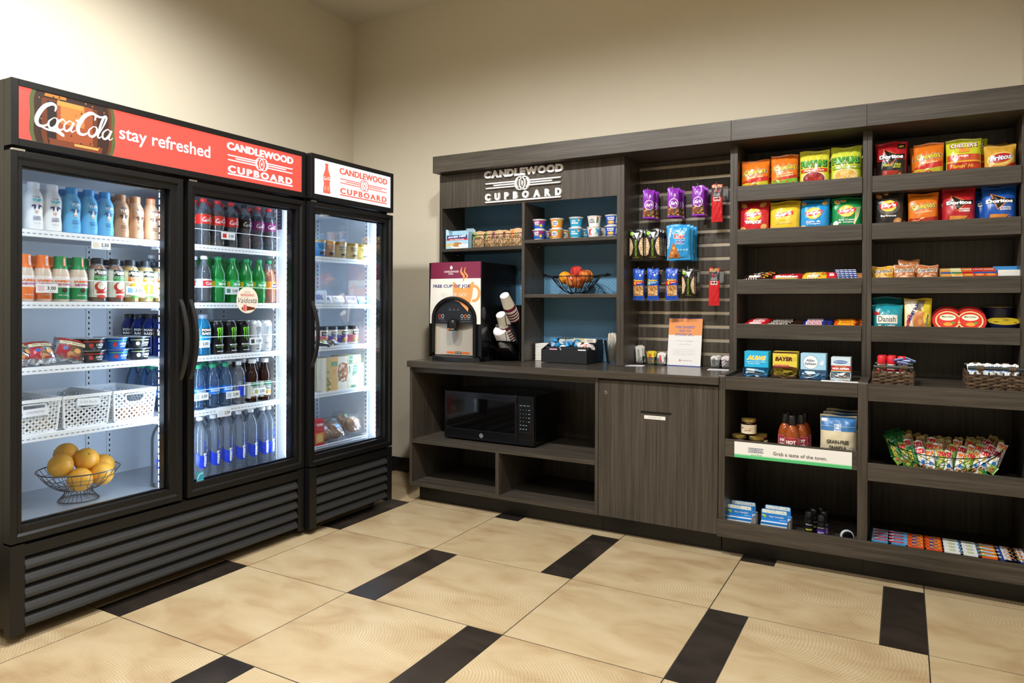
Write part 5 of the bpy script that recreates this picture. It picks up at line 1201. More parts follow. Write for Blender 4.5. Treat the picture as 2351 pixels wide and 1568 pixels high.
shelfbag(1869, 459, 68, r2, ('chip_bag', 'bright blue potato chip bag', '#1f92d6', lays(('Salt &', 'Vinegar'), chipdots('#e8c88a', ((-.36, .9, .12), (.36, .88, .12), (-.34, .1, .17))))), [(.02, .05, 'bright blue potato chip bag pushed behind its twin')], yaw=-.08)
shelfbag(1944, 453, 70, r2, ('chip_bag', 'green potato chip bag with spring onion picture', '#148a48', lays(('Sour Cream', '& Onion'), lambda A, w, h: (chipdots('#ecd49a', ((-.32, .86, .13), (-.12, .9, .11), (-.2, .06, .1)))(A, w, h), A.disc(-w*.36, h*.2, w*.1, h*.08, '#eef2ea'), [A.line([(w*.22, h*.05), (w*(.3+.03*k), h*.4), (w*(.30+.05*k), h*.68)], w*.022, '#dfe8a8') for k in range(4)]))), [(-.02, .03, 'green potato chip bag pushed behind its twin')])
shelfbag(2046, 325, 72, r1, ('chip_bag', 'red and black spicy tortilla chip bag', '#b51f26', doritos('#d8622a', (), '#fff', '#a8321f', lambda A, w, h: (flam(A, w, h), A.text("Flamin' Hot", w*.02, h*.38, '#d8dc2c', w=w*.6, h=h*.08, bold=.02, shear=.3), A.text('NACHO', w*.18, h*.31, '#d8dc2c', w=w*.24, h=h*.04, bold=.03)))), [(.006, .05, 'dark red spicy tortilla chip bag behind its twin')])
shelfbag(2131, 328, 70, r1, ('chip_bag', 'orange hot cheese puff bag between red and lime bags', CHEET, cheetos(("Flamin' Hot",), '#c2b82a', hot)), [(-.012, .0, 'orange hot cheese puff bag behind the red bag')], yaw=-.1)
shelfbag(2212, 318, 82, r1, ('chip_bag', 'lime yellow fries snack bag with red band', '#cfd42e', chest), [(.03, .04, 'lime yellow fries snack bag behind its twin')])
shelfbag(2296, 334, 74, r1, ('chip_bag', 'golden corn chip bag with red oval', '#d9a63e', fritos), [(.006, .1, 'golden corn chip bag behind its twin'), (-.012, .22, 'golden corn chip bag at the back of the bin')])
shelfbag(2040, 437, 70, r2, ('chip_bag', 'black barbecue potato chip bag', '#2b2826', lays(('Barbecue',), lambda A, w, h: (A.disc(0, h*.55, w*.38, w*.38, '#5a544e', 24), chipdots('#c88a50', ((-.32, .84, .13), (-.1, .9, .1), (.3, .16, .16)))(A, w, h), A.disc(-w*.2, h*.06, w*.12, h*.05, '#5a1d16')))), [(.016, -.05, 'black barbecue chip bag behind its twin')])
shelfbag(2119, 444, 70, r2, ('chip_bag', 'orange crunchy cheese puff bag beside the black bag', '#e0781c', cheetos(('Crunchy',), '#a8281c')), [(.012, .05, 'orange crunchy cheese puff bag behind its twin')])
shelfbag(2201, 432, 76, r2, ('chip_bag', 'red nacho tortilla chip bag', '#b3202a', doritos('#e2733a', ('NACHO', 'CHEESE'))), [(-.018, .0, 'red nacho tortilla chip bag behind its twin')])
shelfbag(2294, 428, 80, r2, ('chip_bag', 'blue ranch tortilla chip bag', '#1a55b0', doritos('#e28a3a', ('COOL', 'RANCH'))), [(-.03, -.04, 'blue ranch tortilla chip bag behind its twin')])
# ---- candy in the third and fourth bins (flow-wrapped bars lying in rows)
def lying(o, px, py, z, y, tilt=-1.15, yaw=0): o.location = (ux(px, py, y), y, z); o.rotation_euler = (tilt, 0, yaw); return o
def candyrow(name, label, pxs, py, z, n, w, h, d, c, art, grp, y0=3.762, dy=.034, dz=.006, jx=.006, tilt=-.95, up=0):
    k = 0; base = None
    for px in pxs:
        for j in [q for q in range(n)]+[-q-1 for q in range(n)]:
            ly = j < 0; j = -j-1 if ly else j; y = y0+dy*j; loc = (ux(px, py, y0)+random.uniform(-jx, jx)+up*j, y, z+dz*j-(.026 if ly else 0))
            if base is None: base = bar(name, label, w, h, d, c, art, grp); o = base; o.location = loc
            else: o = dup(base, loc)
            o.rotation_euler = (tilt, random.uniform(-.03, .03), random.uniform(-.06, .06))
    return base
z3c = 1.331; z4c = 1.098
def mm(bg, dots):
    def a(A, w, h):
        A.text('m&m', -w*.06, h*.55, '#efe6dc', w=w*.46, h=h*.5, bold=.08); r_ = random.Random(2)
        for k in range(9): A.disc(r_.uniform(.12, .42)*w, r_.uniform(.2, .8)*h, h*.10, h*.09, r_.choice(dots), 10); A.e -= A.de*.5
        for k in range(6): A.rect(-w*.48+k*.012, h*.02, -w*.475+k*.012+.004, h*.2, '#e8e0d8')
    return a
MMD = ['#c9302a', '#2f62b8', '#3a9a48', '#e8c02e', '#e8802a']
candyrow('candy_pack', 'brown chocolate candy pack with white lettering in the heap', (1738,), 620, z3c, 4, .13, .055, .024, '#2c1812', mm('', MMD), 'brown chocolate candy packs', up=.003)
candyrow('candy_pack', 'red fruit candy pack with rainbow lettering', (1806,), 628, z3c, 3, .135, .05, .02, '#b51d2a', lambda A, w, h: (A.text('Skittles', 0, h*.52, '#ffffff', w=w*.8, h=h*.44, bold=.06), [A.line([(-w*.4, h*(.14+.05*k)), (w*.4, h*(.1+.05*k))], h*.05, c) for k, c in enumerate(('#e8802a', '#e8d02e', '#3a9a48'))]), 'red fruit candy packs', dz=.004)
candyrow('candy_pack', 'yellow peanut candy pack', (1872,), 622, z3c, 3, .12, .05, .024, '#e2b92a', mm('', MMD), 'yellow peanut candy packs', dz=.006)
candyrow('candy_pack', 'red candy pack beside the yellow packs', (1909,), 616, z3c+.004, 2, .05, .05, .022, '#c2232a', lambda A, w, h: A.text('m', 0, h*.5, '#fff', w=w*.4, h=h*.4, bold=.05), 'red candy packs beside the yellow ones')
for k in range(9):
    o = bar('cookie_roll', 'blue and white wrapped cookie roll', .018, .10, .03, '#20397f', lambda A, w, h: [A.rect(-w*.4, h*(.1+.14*j), w*.4, h*(.16+.14*j), '#e8ecf6') for j in range(6)], 'blue and white cookie rolls', dict(r=.35)) if k == 0 else dup(o)
    o.location = (ux(1926+5.0*k, 620, 3.765), 3.765+.01*(k % 2), z3c-.018); o.rotation_euler = (-.75, 0, .25)
o = bar('wafer_pack', 'tan striped wafer pack beside the cookie rolls', .05, .09, .03, '#c58a54', lambda A, w, h: [A.rect(-w*.45, h*(.1+.12*j), w*.45, h*(.14+.12*j), '#8a5430') for j in range(7)]); lying(o, 1972, 622, z3c-.03, 3.765, -.75)
candyrow('candy_bar', 'red wafer candy bar', (1733,), 735, z4c, 4, .115, .045, .016, '#b81820', lambda A, w, h: (A.disc(0, h*.5, w*.34, h*.4, '#d83038'), A.text('KitKat', 0, h*.52, '#fff', w=w*.52, h=h*.42, bold=.06, shear=.2)), 'red wafer candy bars', up=.004, tilt=-1.1)
candyrow('candy_bar', 'dark brown chocolate bar', (1787,), 738, z4c, 4, .115, .042, .014, '#211613', lambda A, w, h: A.text("HERSHEY'S", 0, h*.5, '#c9bfb4', w=w*.84, h=h*.4, bold=.04), 'dark brown chocolate bars', up=.003, tilt=-1.1)
candyrow('candy_bar', 'small brown chocolate bar between dark and blue bars', (1826,), 741, z4c, 3, .05, .042, .013, '#2a1a14', None, 'small brown chocolate bars', tilt=-1.1)
candyrow('candy_bar', 'blue crisped rice chocolate bar', (1872,), 738, z4c, 4, .13, .045, .016, '#24348c', lambda A, w, h: (A.rect(-w*.40, h*.22, w*.16, h*.8, '#e9e6ee'), A.text('CRUNCH', -w*.12, h*.51, '#c2252c', w=w*.5, h=h*.4, bold=.05), A.fan([(w*.2, h*.2), (w*.4, h*.3), (w*.34, h*.75)], '#3a2018')), 'blue crisped rice bars', tilt=-1.1)
candyrow('candy_bar', 'orange peanut butter cup pack', (1945,), 738, z4c, 4, .125, .048, .017, '#e25c1c', lambda A, w, h: (A.text("Reese's", -w*.08, h*.55, '#f4cf2a', w=w*.56, h=h*.46, bold=.06, shear=.15), A.disc(w*.34, h*.5, w*.09, h*.26, '#4a2214')), 'orange peanut butter cup packs', tilt=-1.1)
# cookies, crackers, snack box
def cookie(bgc):
    def a(A, w, h):
        A.disc(0, h*.16, w*.38, h*.34, '#d9a870', 24)
        if bgc: [A.disc(w*x, h*y, w*.025, h*.03, '#5a2f1c', 8) for x, y in ((-.2, .2), (-.05, .34), (.12, .2), (.25, .3), (-.28, .08), (.05, .1))]
        A.text("Grandma's", 0, h*.76, '#fff6ea', w=w*.92, h=h*.23, bold=.06, shear=.2, rot=.06); A.text("Grandma's", 0, h*.76, '#1e1512', w=w*.88, h=h*.19, bold=.02, shear=.2, rot=.06)
        A.text('Chocolate' if bgc else 'Peanut', w*.25, h*.56, '#fff0d8' if bgc else '#7a4a1c', w=w*.3, h=h*.08, shear=.2)
    return a
for px, c, ck, lb in ((2026, '#d9a32e', 0, 'yellow cookie pack with a peanut butter cookie'), (2076, '#b5703e', 1, 'brown cookie pack standing beside the yellow pack'), (2129, '#b06a3a', 1, 'brown cookie pack standing beside the crackers')):
    shelfbag(px, 608 if ck else 611, 50, 1.283, ('cookie_pack', lb, c, cookie(ck), None, None, 'cookie pack'), [(.02, .22, 'brown cookie pack leaning behind another')] if px == 2076 else None, tilt=-.22, d=.03, y=3.76)
for k, (px, c, tc) in enumerate(((2172, '#c8923a', '#2d55a8'), (2197, '#d9d29a', '#3a7a4a'), (2222, '#cf6a24', '#b01f24'), (2247, '#c4342a', '#2d55a8'), (2272, '#cf4a24', '#2d55a8'))):
    o = carton('cracker_pack', ('tan', 'pale green', 'orange', 'red', 'orange red')[k]+' sandwich cracker pack lying in the bin', .048, .10, .026, c, None, None, (lambda c, tc: lambda A: (A.rect(-.023, -.02, .023, .0, tc), A.text('LANCE', 0, .03, '#fff', w=.036, h=.010, bold=.04), A.disc(0, -.034, .018, .012, '#e8a04a')))(c, tc), cat='crackers')
    o.location = (ux(px, 628, 3.76), 3.775, 1.338); o.rotation_euler = (.42, 0, .05); box('wrap_fin', -.024, .024, -.056, -.05, .01, .014, mk(c, .3), o)
o = carton('snack_box', 'open white and blue snack carton in the cookie bin', .105, .09, .085, '#eceae4', lambda A: (A.text('snack', 0, .03, '#b8b6b0', w=.05, h=.010),), lambda A: A.rect(-.045, 0, .045, .085, '#2f86c8'), lambda A: (A.text('SNACK', 0, .01, '#4a8ac0', w=.06, h=.014, bold=.04), A.disc(0, -.02, .03, .012, '#d8b06a'))); o.location = (ux(2318, 625, 3.79), 3.80, 1.283); o.rotation_euler = (0, 0, .12)
q = box('carton_flap', -.052, .052, .044, .047, .085, .105, mk('#3a8ccc', .5), o); box('blue_side', -.0535, -.0526, -.045, .045, 0, .085, mk('#2f86c8', .5), o)
# danish, bun, soup bowls
def danish(A, w, h): A.rect(-w*.3, h*.04, w*.3, h*.30, '#d9cbb2'); [A.disc(w*x, h*y, w*.09, h*.05, '#efe4cc', 10) for x, y in ((-.2, .1), (0, .14), (.2, .1), (-.1, .22), (.12, .22))]; A.rect(-w*.36, h*.34, w*.34, h*.62, '#ece7da'); A.text('Danish', -w*.01, h*.49, '#2b4a54', w=w*.58, h=h*.19, bold=.01); A.rect(-w*.2, h*.20, w*.38, h*.33, '#1d8a9c'); A.text('CHEESE', w*.10, h*.265, '#d8ecec', w=w*.34, h=h*.07, bold=.02); A.disc(-w*.36, h*.68, w*.12, h*.06, '#b52c2c')
shelfbag(2037, 699, 70, 1.055, ('pastry_pack', 'teal danish pastry pack', '#1f93a4', danish, None, None, 'pastry'), [(.0, .22, 'dark teal danish pack behind its twin')], y=3.765)
def bun(A, w, h): A.fan([(-w*.48, h*.02), (w*.02, h*.02), (-w*.05, h*.97), (-w*.48, h*.97)], '#e6ddc0'); A.fan([(w*.05, h*.97), (w*.3, h*.97), (w*.12, h*.62), (-w*.1, h*.7)], '#7a6a50'); A.disc(w*.08, h*.36, w*.28, h*.28, '#d08a52', 24); A.disc(w*.06, h*.34, w*.18, h*.18, '#c67d48', 20); A.disc(w*.08, h*.34, w*.08, h*.08, '#d9965c', 16); A.text('JUMBO', -w*.34, h*.28, '#c22a2c', w=h*.52, h=w*.17, rot=1.47, bold=.07); A.text('HONEY BUN', -w*.17, h*.60, '#2b2f7e', w=h*.55, h=w*.13, rot=1.2, bold=.06); A.disc(w*.33, h*.42, w*.14, h*.18, '#e2c83a', 18); A.text('Duchess', w*.33, h*.4, '#2b2f7e', w=h*.3, h=w*.09, rot=1.45, bold=.04, shear=.2)
shelfbag(2107, 686, 64, 1.055, ('pastry_pack', 'yellow and cream honey bun pack', '#d8c02c', bun, None, None, 'pastry'), y=3.765, d=.045)
SB = [(0, 0), (.042, 0), (.045, .004), (.058, .05), (.0605, .051), (.0605, .054)]
def soup(label, c, lidc, art, grp):
    o = MB().lathe(SB, 26).obj('soup_bowl', mk(c, .4), None, True); tag(o, label, 'bowl', grp)
    MB().lathe([(.0615, .0545), (.0615, .0558), (0, .056)], 28).obj('peel_lid', mk(lidc, .4), o, True)
    A = Art(lambda u, v, e: (u, v, .056+e), dict(r=.35)); art(A); A.obj('lid_print', o); return o
def redlid(A): A.ring(0, 0, .0605, .0605, .011, '#c2201f', 32); A.ring(0, 0, .0495, .0495, .006, '#e8cf8a', 32); A.disc(0, .006, .043, .036, '#d83028', 26); A.disc(0, .016, .032, .017, '#f0e6cc', 22); A.text('Maruchan', 0, .02, '#2f7a3a', w=.046, h=.010, bold=.03); A.disc(0, -.02, .018, .010, '#e8a03a'); A.disc(.02, -.012, .008, .006, '#5a9a3a'); A.disc(-.02, -.012, .008, .006, '#c84a2a')
S1_ = soup('red lidded soup bowl tipped up on edge', '#e6ddd0', '#cf2a26', redlid, 'red lidded soup bowls')
for k, (px, j) in enumerate(((2176, 0), (2176, 1), (2228, 0), (2228, 1))):
    o = S1_ if k == 0 else dup(S1_); o.location = (ux(px, 735, 3.752), 3.80+.05*j, 1.112+.012*j); o.rotation_euler = (1.02, 0, 0)
def yel(A): A.disc(.008, .012, .012, .008, '#23304a', 14); A.text('cereal', .008, .012, '#e8d040', w=.016); A.disc(-.03, -.02, .010, .005, '#2a2418', 12); A.disc(.04, -.03, .008, .005, '#2a2418', 12)
Y1 = soup('yellow lidded noodle bowl stacked at the bay end', '#1d2450', '#d8bc2c', yel, 'yellow lidded noodle bowls')
for k, (px, j, l) in enumerate(((2304, 0, 0), (2300, 1, 0), (2298, 1, 1), (2300, 2, 1))):
    o = Y1 if k == 0 else dup(Y1); o.location = (ux(px, 735, 3.80), 3.80+.055*j+(.03 if l else 0), 1.090+.058*l); o.rotation_euler = (.0, 0, .5*k)
    if j == 0: o.rotation_euler = (.25, 0, 0); o.location.z = 1.088
o = dup(Y1, (ux(2202, 735, 3.93), 3.925, 1.080), label='yellow lidded noodle bowl behind the red soup bowls'); o.rotation_euler = (.5, 0, 0)
# ---- medicine dispenser boxes on the counter shelf
def medbox(px0, px1, ptop, label, c, art, tray, packs):
    y = 3.60; a, b = ux(px0, 830, y), ux(px1, 830, y); w = b-a; zb = .8575; h = uz(px0, ptop, y)-zb; d = .085
    t_ = thing('medicine_box', label, 'box', ((a+b)/2, y+d/2, zb))
    m = MB(); m.box(-w/2, w/2, -d/2, d/2, h*.36, h); m.box(-w/2, w/2, -d/2+.028, d/2, 0, h*.36); m.obj('carton', mk(c, .45), t_, bevel=.001)
    m = MB(); m.box(-w/2-.002, w/2+.002, -d/2-.022, -d/2-.020, 0, h*.10); m.box(-w/2-.002, w/2+.002, -d/2-.022, -d/2+.03, 0, .002)
    for s_ in (-1, 1): m.prism([(-d/2-.022, 0), (-d/2+.03, 0), (-d/2+.03, h*.33), (-d/2-.005, h*.34), (-d/2-.022, h*.2)], lambda u, v, q: (q, u, v), s_*(w/2+.001)-.001, s_*(w/2+.001)+.001)
    m.obj('dispenser_tray', mk(tray, .45), t_)
    r_ = random.Random(int(px0))
    for k in range(7):
        q = box('sachet', -w*.19, w*.19, -.03, .024, 0, .0016, mk(packs[k % len(packs)], .3), t_); q.location = (r_.uniform(-.26, .26)*w, -d/2+.006, .006+.0045*k); q.rotation_euler = (r_.uniform(.05, .35), r_.uniform(-.25, .25), r_.uniform(-.4, .4))
    A = Art(lambda u, v, e: (u, -d/2-e, v), dict(r=.4)); art(A, w, h); A.obj('front_print', t_); return t_
medbox(1709, 1764, 806, 'cyan medicine dispenser box with yellow lettering', '#1fb0dc', lambda A, w, h: (A.text('ALEVE', 0, h*.74, '#ffffff', w=w*.82, h=h*.19, bold=.09, shear=.2), A.text('ALEVE', 0, h*.74, '#e8cf3a', w=w*.78, h=h*.165, bold=.05, shear=.2), A.text('naproxen sodium tablets', 0, h*.58, '#fff', w=w*.8, h=h*.045, bold=.02), A.text('for fever reducer', -w*.1, h*.51, '#fff', w=w*.5, h=h*.04, bold=.02)), '#1d4f78', ['#dfe9ee', '#8fcbe6', '#f2f4f4', '#c8d8e0'])
medbox(1774, 1830, 807, 'yellow medicine dispenser box with brown base', '#e6cf4a', lambda A, w, h: (A.rect(-w*.5, h*.94, w*.5, h, '#4a2418'), A.text('BAYER', -w*.04, h*.72, '#5a2416', w=w*.72, h=h*.16, bold=.06, shear=.15), A.ring(w*.4, h*.72, w*.07, w*.07, w*.02, '#b89a2c'), A.text('GENUINE ASPIRIN', -w*.1, h*.83, '#8a6a2c', w=w*.5, h=h*.03), A.fan([(-w*.5, h*.36), (w*.5, h*.36), (w*.5, h*.40), (w*.1, h*.46), (-w*.3, h*.47), (-w*.5, h*.44)], '#5a2416'), A.rect(-w*.42, h*.42, w*.15, h*.49, '#c23a30'), A.text('pain reliever', -w*.14, h*.455, '#fff', w=w*.5, h=h*.035)), '#3f2014', ['#8a7a2c', '#6a5c20', '#a8964a'])
medbox(1838, 1896, 811, 'white and blue effervescent tablet dispenser box', '#a9d8ee', lambda A, w, h: (A.disc(-w*.1, h*.66, w*.3, w*.3, '#f2f6f8', 26), A.ring(-w*.1, h*.66, w*.3, w*.3, w*.012, '#2a4a7a', 28), A.text('Alka-', -w*.1, h*.73, '#23406e', w=w*.36, h=h*.10, bold=.02, shear=.15), A.text('Seltzer', -w*.1, h*.60, '#23406e', w=w*.48, h=h*.10, bold=.02, shear=.15), A.disc(w*.34, h*.62, w*.08, w*.07, '#e8f2f6'), A.disc(w*.38, h*.7, w*.06, w*.05, '#dff0f6')), '#2a5a86', ['#eef2f4', '#2f6ca8', '#d8e2e8', '#8ab4d0'])
medbox(1908, 1953, 820, 'narrow white and blue painkiller dispenser box with red band', '#d3e4ec', lambda A, w, h: (A.disc(-w*.02, h*.80, w*.36, h*.075, '#3a6aa8', 20), A.text('PhysiciansCare', -w*.02, h*.80, '#fff', w=w*.58, h=h*.06, bold=.03), A.rect(-w*.5, h*.42, w*.5, h*.64, '#b8242a'), A.text('Extra Strength', 0, h*.60, '#e8d24a', w=w*.6, h=h*.05), A.text('NON ASPIRIN', 0, h*.51, '#fff', w=w*.84, h=h*.10, bold=.05), A.rect(-w*.5, h*.39, w*.5, h*.42, '#e8c83a'), A.rect(-w*.5, h*.365, w*.5, h*.39, '#5aa8d8')), '#c8dce6', ['#e8eaea', '#c9a88a', '#d8e4ea'])
o = box('white_strip', -.082, .082, -.012, .012, 0, .009, WHITE, None, bevel=.001); o.location = (ux(1932, 871, 3.5), 3.47, .8575); o.rotation_euler = (0, 0, -.02); tag(o, 'flat white plastic strip on the counter shelf edge', 'strip')
# ---- jars, sauces, granola
z6 = .5035
JJ = [(0, 0), (.032, 0), (.0355, .004), (.0355, .052), (.033, .058), (.031, .061), (.031, .066)]
j1 = bottle('jam_jar', 'dark jam jar with gold lid and cream label', 'jar', JJ, mk('#200a0a', .08), (.0345, .062, .077, mk('#b39a4e', .3, metal=.8)), ((.008, .05, '#e6dabc'),), lambda A: (A.text('PEACH COBBLER', 0, .034, '#b0705a', w=.05, h=.005), A.text('JAM', 0, .024, '#b0705a', w=.03, h=.008, bold=.02), A.text('blueberry hill', 0, .044, '#8a8270', w=.036), A.disc(-.026, .036, .004, .004, '#b0522a', 8), A.rect(.034, .012, .04, .046, '#b8b09a')), group='jam jars on the local foods shelf', rr=.0355)
for k, (px, y, dz) in enumerate(((1698, 3.50, 0), (1737, 3.485, 0), (1745, 3.565, 0), (1719, 3.515, .0775))):
    loc = (ux(px, 1000, y), y, z6+dz+.0005)
    if k == 0: j1.location = loc
    else: dup(j1, loc, random.uniform(-.15, .15))
HS = [(0, 0), (.029, 0), (.0325, .004), (.0325, .096), (.031, .108), (.024, .130), (.0165, .142), (.0135, .148), (.0135, .152)]
def hots(A): A.rect(-.030, .012, .030, .088, '#a8243c'); A.text('HOT', 0, .070, '#f4ece4', w=.044, h=.017, bold=.06); A.text('GEORGIA', 0, .050, '#f4ece4', w=.048, h=.013, bold=.05); A.text('SOUL', 0, .028, '#f4ece4', w=.046, h=.022, bold=.05)
h1 = bottle('sauce_bottle', 'orange brown hot sauce bottle with red label and black cap', 'bottle', HS, mk('#93451a', .12), (.0165, .146, .190, '#141214'), ((.01, .09, '#c4707c'),), hots, group='hot sauce bottles on the local foods shelf', rr=.0325)
for k, (px, y) in enumerate(((1818, 3.475), (1803, 3.53), (1838, 3.53), (1808, 3.60), (1846, 3.60))):
    loc = (ux(px, 1000, y), y, z6+.0005)
    if k == 0: h1.location = loc
    else: dup(h1, loc, random.uniform(-.1, .1))
def gran(A, w, h): A.rect(-w*.485, h*.66, w*.485, h*.97, '#3c78b4'); [A.text(t_, 0, h*(.79-.06*i), '#e8eef2', w=w*.2, h=h*.045, bold=.03) for i, t_ in enumerate(('PURELY', 'FAMILY', 'PECANS'))]; A.text('GRAIN-FREE', 0, h*.42, '#3c3a36', w=w*.62, h=h*.085, bold=.03); A.text('GRANOLA', 0, h*.29, '#3c3a36', w=w*.48, h=h*.085, bold=.03); A.rect(-w*.26, h*.10, w*.26, h*.18, '#3a72ac'); A.text('BUTTERED CRUNCH', 0, h*.14, '#e8eef4', w=w*.44, h=h*.045, bold=.02); A.ring(w*.38, h*.27, w*.07, w*.07, w*.01, '#8a8478'); A.rect(-w*.46, h*.86, -w*.3, h*.92, '#f0ece4'); A.line([(-w*.47, h*.76), (w*.47, h*.76)], .003, '#8fb4d8')
y = 3.5; o = bag('granola_pouch', 'blue and cream stand-up granola pouch', ux(1969, 980, y)-ux(1880, 980, y)-.008, uz(1925, 954, y)-z6, .07, '#dccfae', gran, 'granola pouches', 'pouch', dict(r=.35, bump=.12), seed=3, flare=.03); o.location = (ux(1924, 1000, y), y, z6); o.rotation_euler = (-.05, 0, 0)
for k in (1, 2): q = dup(o, (o.location.x+.008*k, y+.06*k, z6), label='granola pouch standing behind the front pouch'); q.scale = (1, 1, 1+.03*k)
# sign strip on the bin front
t_ = MB().box(-.2585, .2585, -.0008, .0008, -.046, .046).obj('shelf_sign', mk('#ecebe6', .45)); pa, pb = un(1686, 1044, 'y', 3.418), un(1956, 1050, 'y', 3.418); cx_ = (pa.x+pb.x)/2
zt_, zb_ = un(1686, 1013, 'y', 3.418).z, un(1686, 1049, 'y', 3.418).z; tag(t_, 'white shelf sign reading Grab a taste of the town', 'sign'); t_.location = (cx_, 3.4185, (zt_+zb_)/2); sxs = (pb.x-pa.x)/.517; t_.scale = (sxs, 1, (zt_-zb_)/.092)
A = Art(lambda u, v, e: (u, -.0008-e, v), dict(r=.45)); A.rect(-.2585, -.046, .2585, -.030, '#4fbf78'); A.rect(-.2585, -.031, .2585, -.026, '#8fd8a4'); cupboard_logo(A, -.159, .004, .072, '#25406e'); A.text('local finds', -.155, -.0215, '#6cba6a', w=.05, h=.010, shear=.2); A.text('Grab a taste of the town.', .038, -.002, '#7d756e', w=.235, h=.020, bold=.012, res=3); A.obj('print', t_)
# ---- bottom of the bay: travel kits, sprays, brush
def kit(label, x, y, z, back=True):
    w, d, h = .118, .075, .094; o = MB().box(-w/2, w/2, -d/2, d/2, 0, h*.62).obj('travel_kit', mk('#eceae6', .45), None, bevel=.002); tag(o, label, 'box', 'baby travel kits'); 
    m = MB(); m.prism([(-w/2, h*.62), (w/2, h*.62), (w/2, h*1.16), (w/2-.006, h*1.22), (-w/2+.006, h*1.22), (-w/2, h*1.16)], lambda u, v, q: (u, q, v), -d/2+.02, -d/2+.022); m.obj('hang_card', mk('#1f7fd0', .45), o)
    A = Art(lambda u, v, e: (u, -d/2-e, v), dict(r=.45)); A.rect(-w/2, h*.5, w/2, h*.62, '#1f7fd0'); A.text('Desitin', -w*.28, h*.28, '#44506a', w=.03, h=.007, rot=.8)
    for u, c, c2 in ((-.012, '#f2d0d4', '#e8c030'), (.006, '#f0efe8', '#b9d8e0'), (.026, '#e8d98a', '#d8b82c'), (.045, '#e6c23a', '#e0b020')): A.disc(u, h*.2, .0085, .017, c, 14); A.rect(u-.0045, h*.36, u+.0045, h*.44, c2); A.disc(u, h*.16, .003, .003, '#c8322c', 8)
    A.obj('front_print', o)
    A = Art(lambda u, v, e: (u, -d/2+.02-e, v), dict(r=.45)); A.rect(-w/2+.004, h*1.02, w/2-.004, h*1.20, '#e6eee8'); r_ = random.Random(1)
    for k in range(40): A.disc(r_.uniform(-.47, .47)*w, h*r_.uniform(1.03, 1.19), .0014, .0014, r_.choice(['#2f7fd0', '#e8c83a', '#3aa0a8']), 6); A.e -= A.de
    A.e += .0004; A.text('tiny traveler', .010, h*.86, '#ffffff', w=.066, h=.012); A.disc(-w*.38, h*.88, .010, .005, '#d8d84a', 14, rot=-.3); A.disc(-w*.36, h*.83, .005, .006, '#8ac04a', 10); A.text("Johnson's", .038, h*.74, '#fff', w=.03, h=.006, shear=.2); A.obj('card_print', o)
    o.location = (x, y, z); return o
y = 3.51; xk = (ux(1699, 1180, y), ux(1779, 1190, y))
k0 = kit('blue and white baby travel kit on hang card', xk[0], y, .124)
dup(k0, (xk[1], y, .124)); 
for x_ in xk:
    q = dup(k0, (x_+.004, y+.078, .124)); q['label'] = 'blue and white baby travel kit in the second row'; q['group'] = 'baby travel kits, second row'
SP = [(0, 0), (.017, 0), (.0185, .003), (.0185, .085), (.0175, .09)]
def spray(label, lc, words, wc):
    o = bottle('hair_spray_can', label, 'spray can', SP, mk('#131316', .3, metal=.3), (.0178, .09, .122, mk('#101012', .3)), ((.004, .06, lc),), lambda A: (A.text(words[0], 0, .066, '#c9c9c9', w=.03, h=.006, bold=.03), [A.text(t_, 0, .044-.013*i, wc, w=.026, h=.010, bold=.04) for i, t_ in enumerate(words[1:])]), rr=.0185); return o
s1_ = spray('small black hair spray can with white swoosh', '#17171a', ('TRESemme', 'extra hold'), '#d8d84a'); s1_.location = (ux(1858, 1200, 3.52), 3.52, .124)
s2_ = spray('small black hair cream can with purple label', '#4a2a86', ('JOHN FRIEDA', 'FRIZZ', 'EASE'), '#cfc4e8'); s2_.location = (ux(1886, 1200, 3.49), 3.49, .124)
for k, (px, y, p_, lb) in enumerate(((1868, 3.58, s1_, 'small black hair spray can behind the swoosh can'), (1892, 3.555, s2_, 'small black hair cream can behind the purple one'), (1884, 3.62, s1_, 'small black hair spray can at the very back'))): dup(p_, (ux(px, 1200, y), y, .124), .3*k, lb)
t_ = thing('hair_brush', 'round white hair brush with black bristles', 'brush', (ux(1945, 1230, 3.51), 3.51, .124), .3)
m = MB(); m.lathe([(.0, 0), (.026, 0), (.029, .006), (.029, .016), (.026, .02), (0, .02)], 26); o = m.obj('brush_head', mk('#c3cfd0', .35), t_, True); o.rotation_euler = (math.pi/2-.15, 0, 0); o.location = (0, .012, .034)
m = MB(); m.lathe([(.0, .0205), (.023, .0205), (.023, .022), (0, .0225)], 22)
for i in range(7):
    for j in range(7):
        u, v = (i-3)*.006, (j-3)*.006
        if u*u+v*v < .0005: m.tube([(u, v, .022), (u, v, .034)], .0009, 4)
o = m.obj('bristle_pad', BLK2, t_); o.rotation_euler = (math.pi/2-.15, 0, 0); o.location = (0, .012, .034)
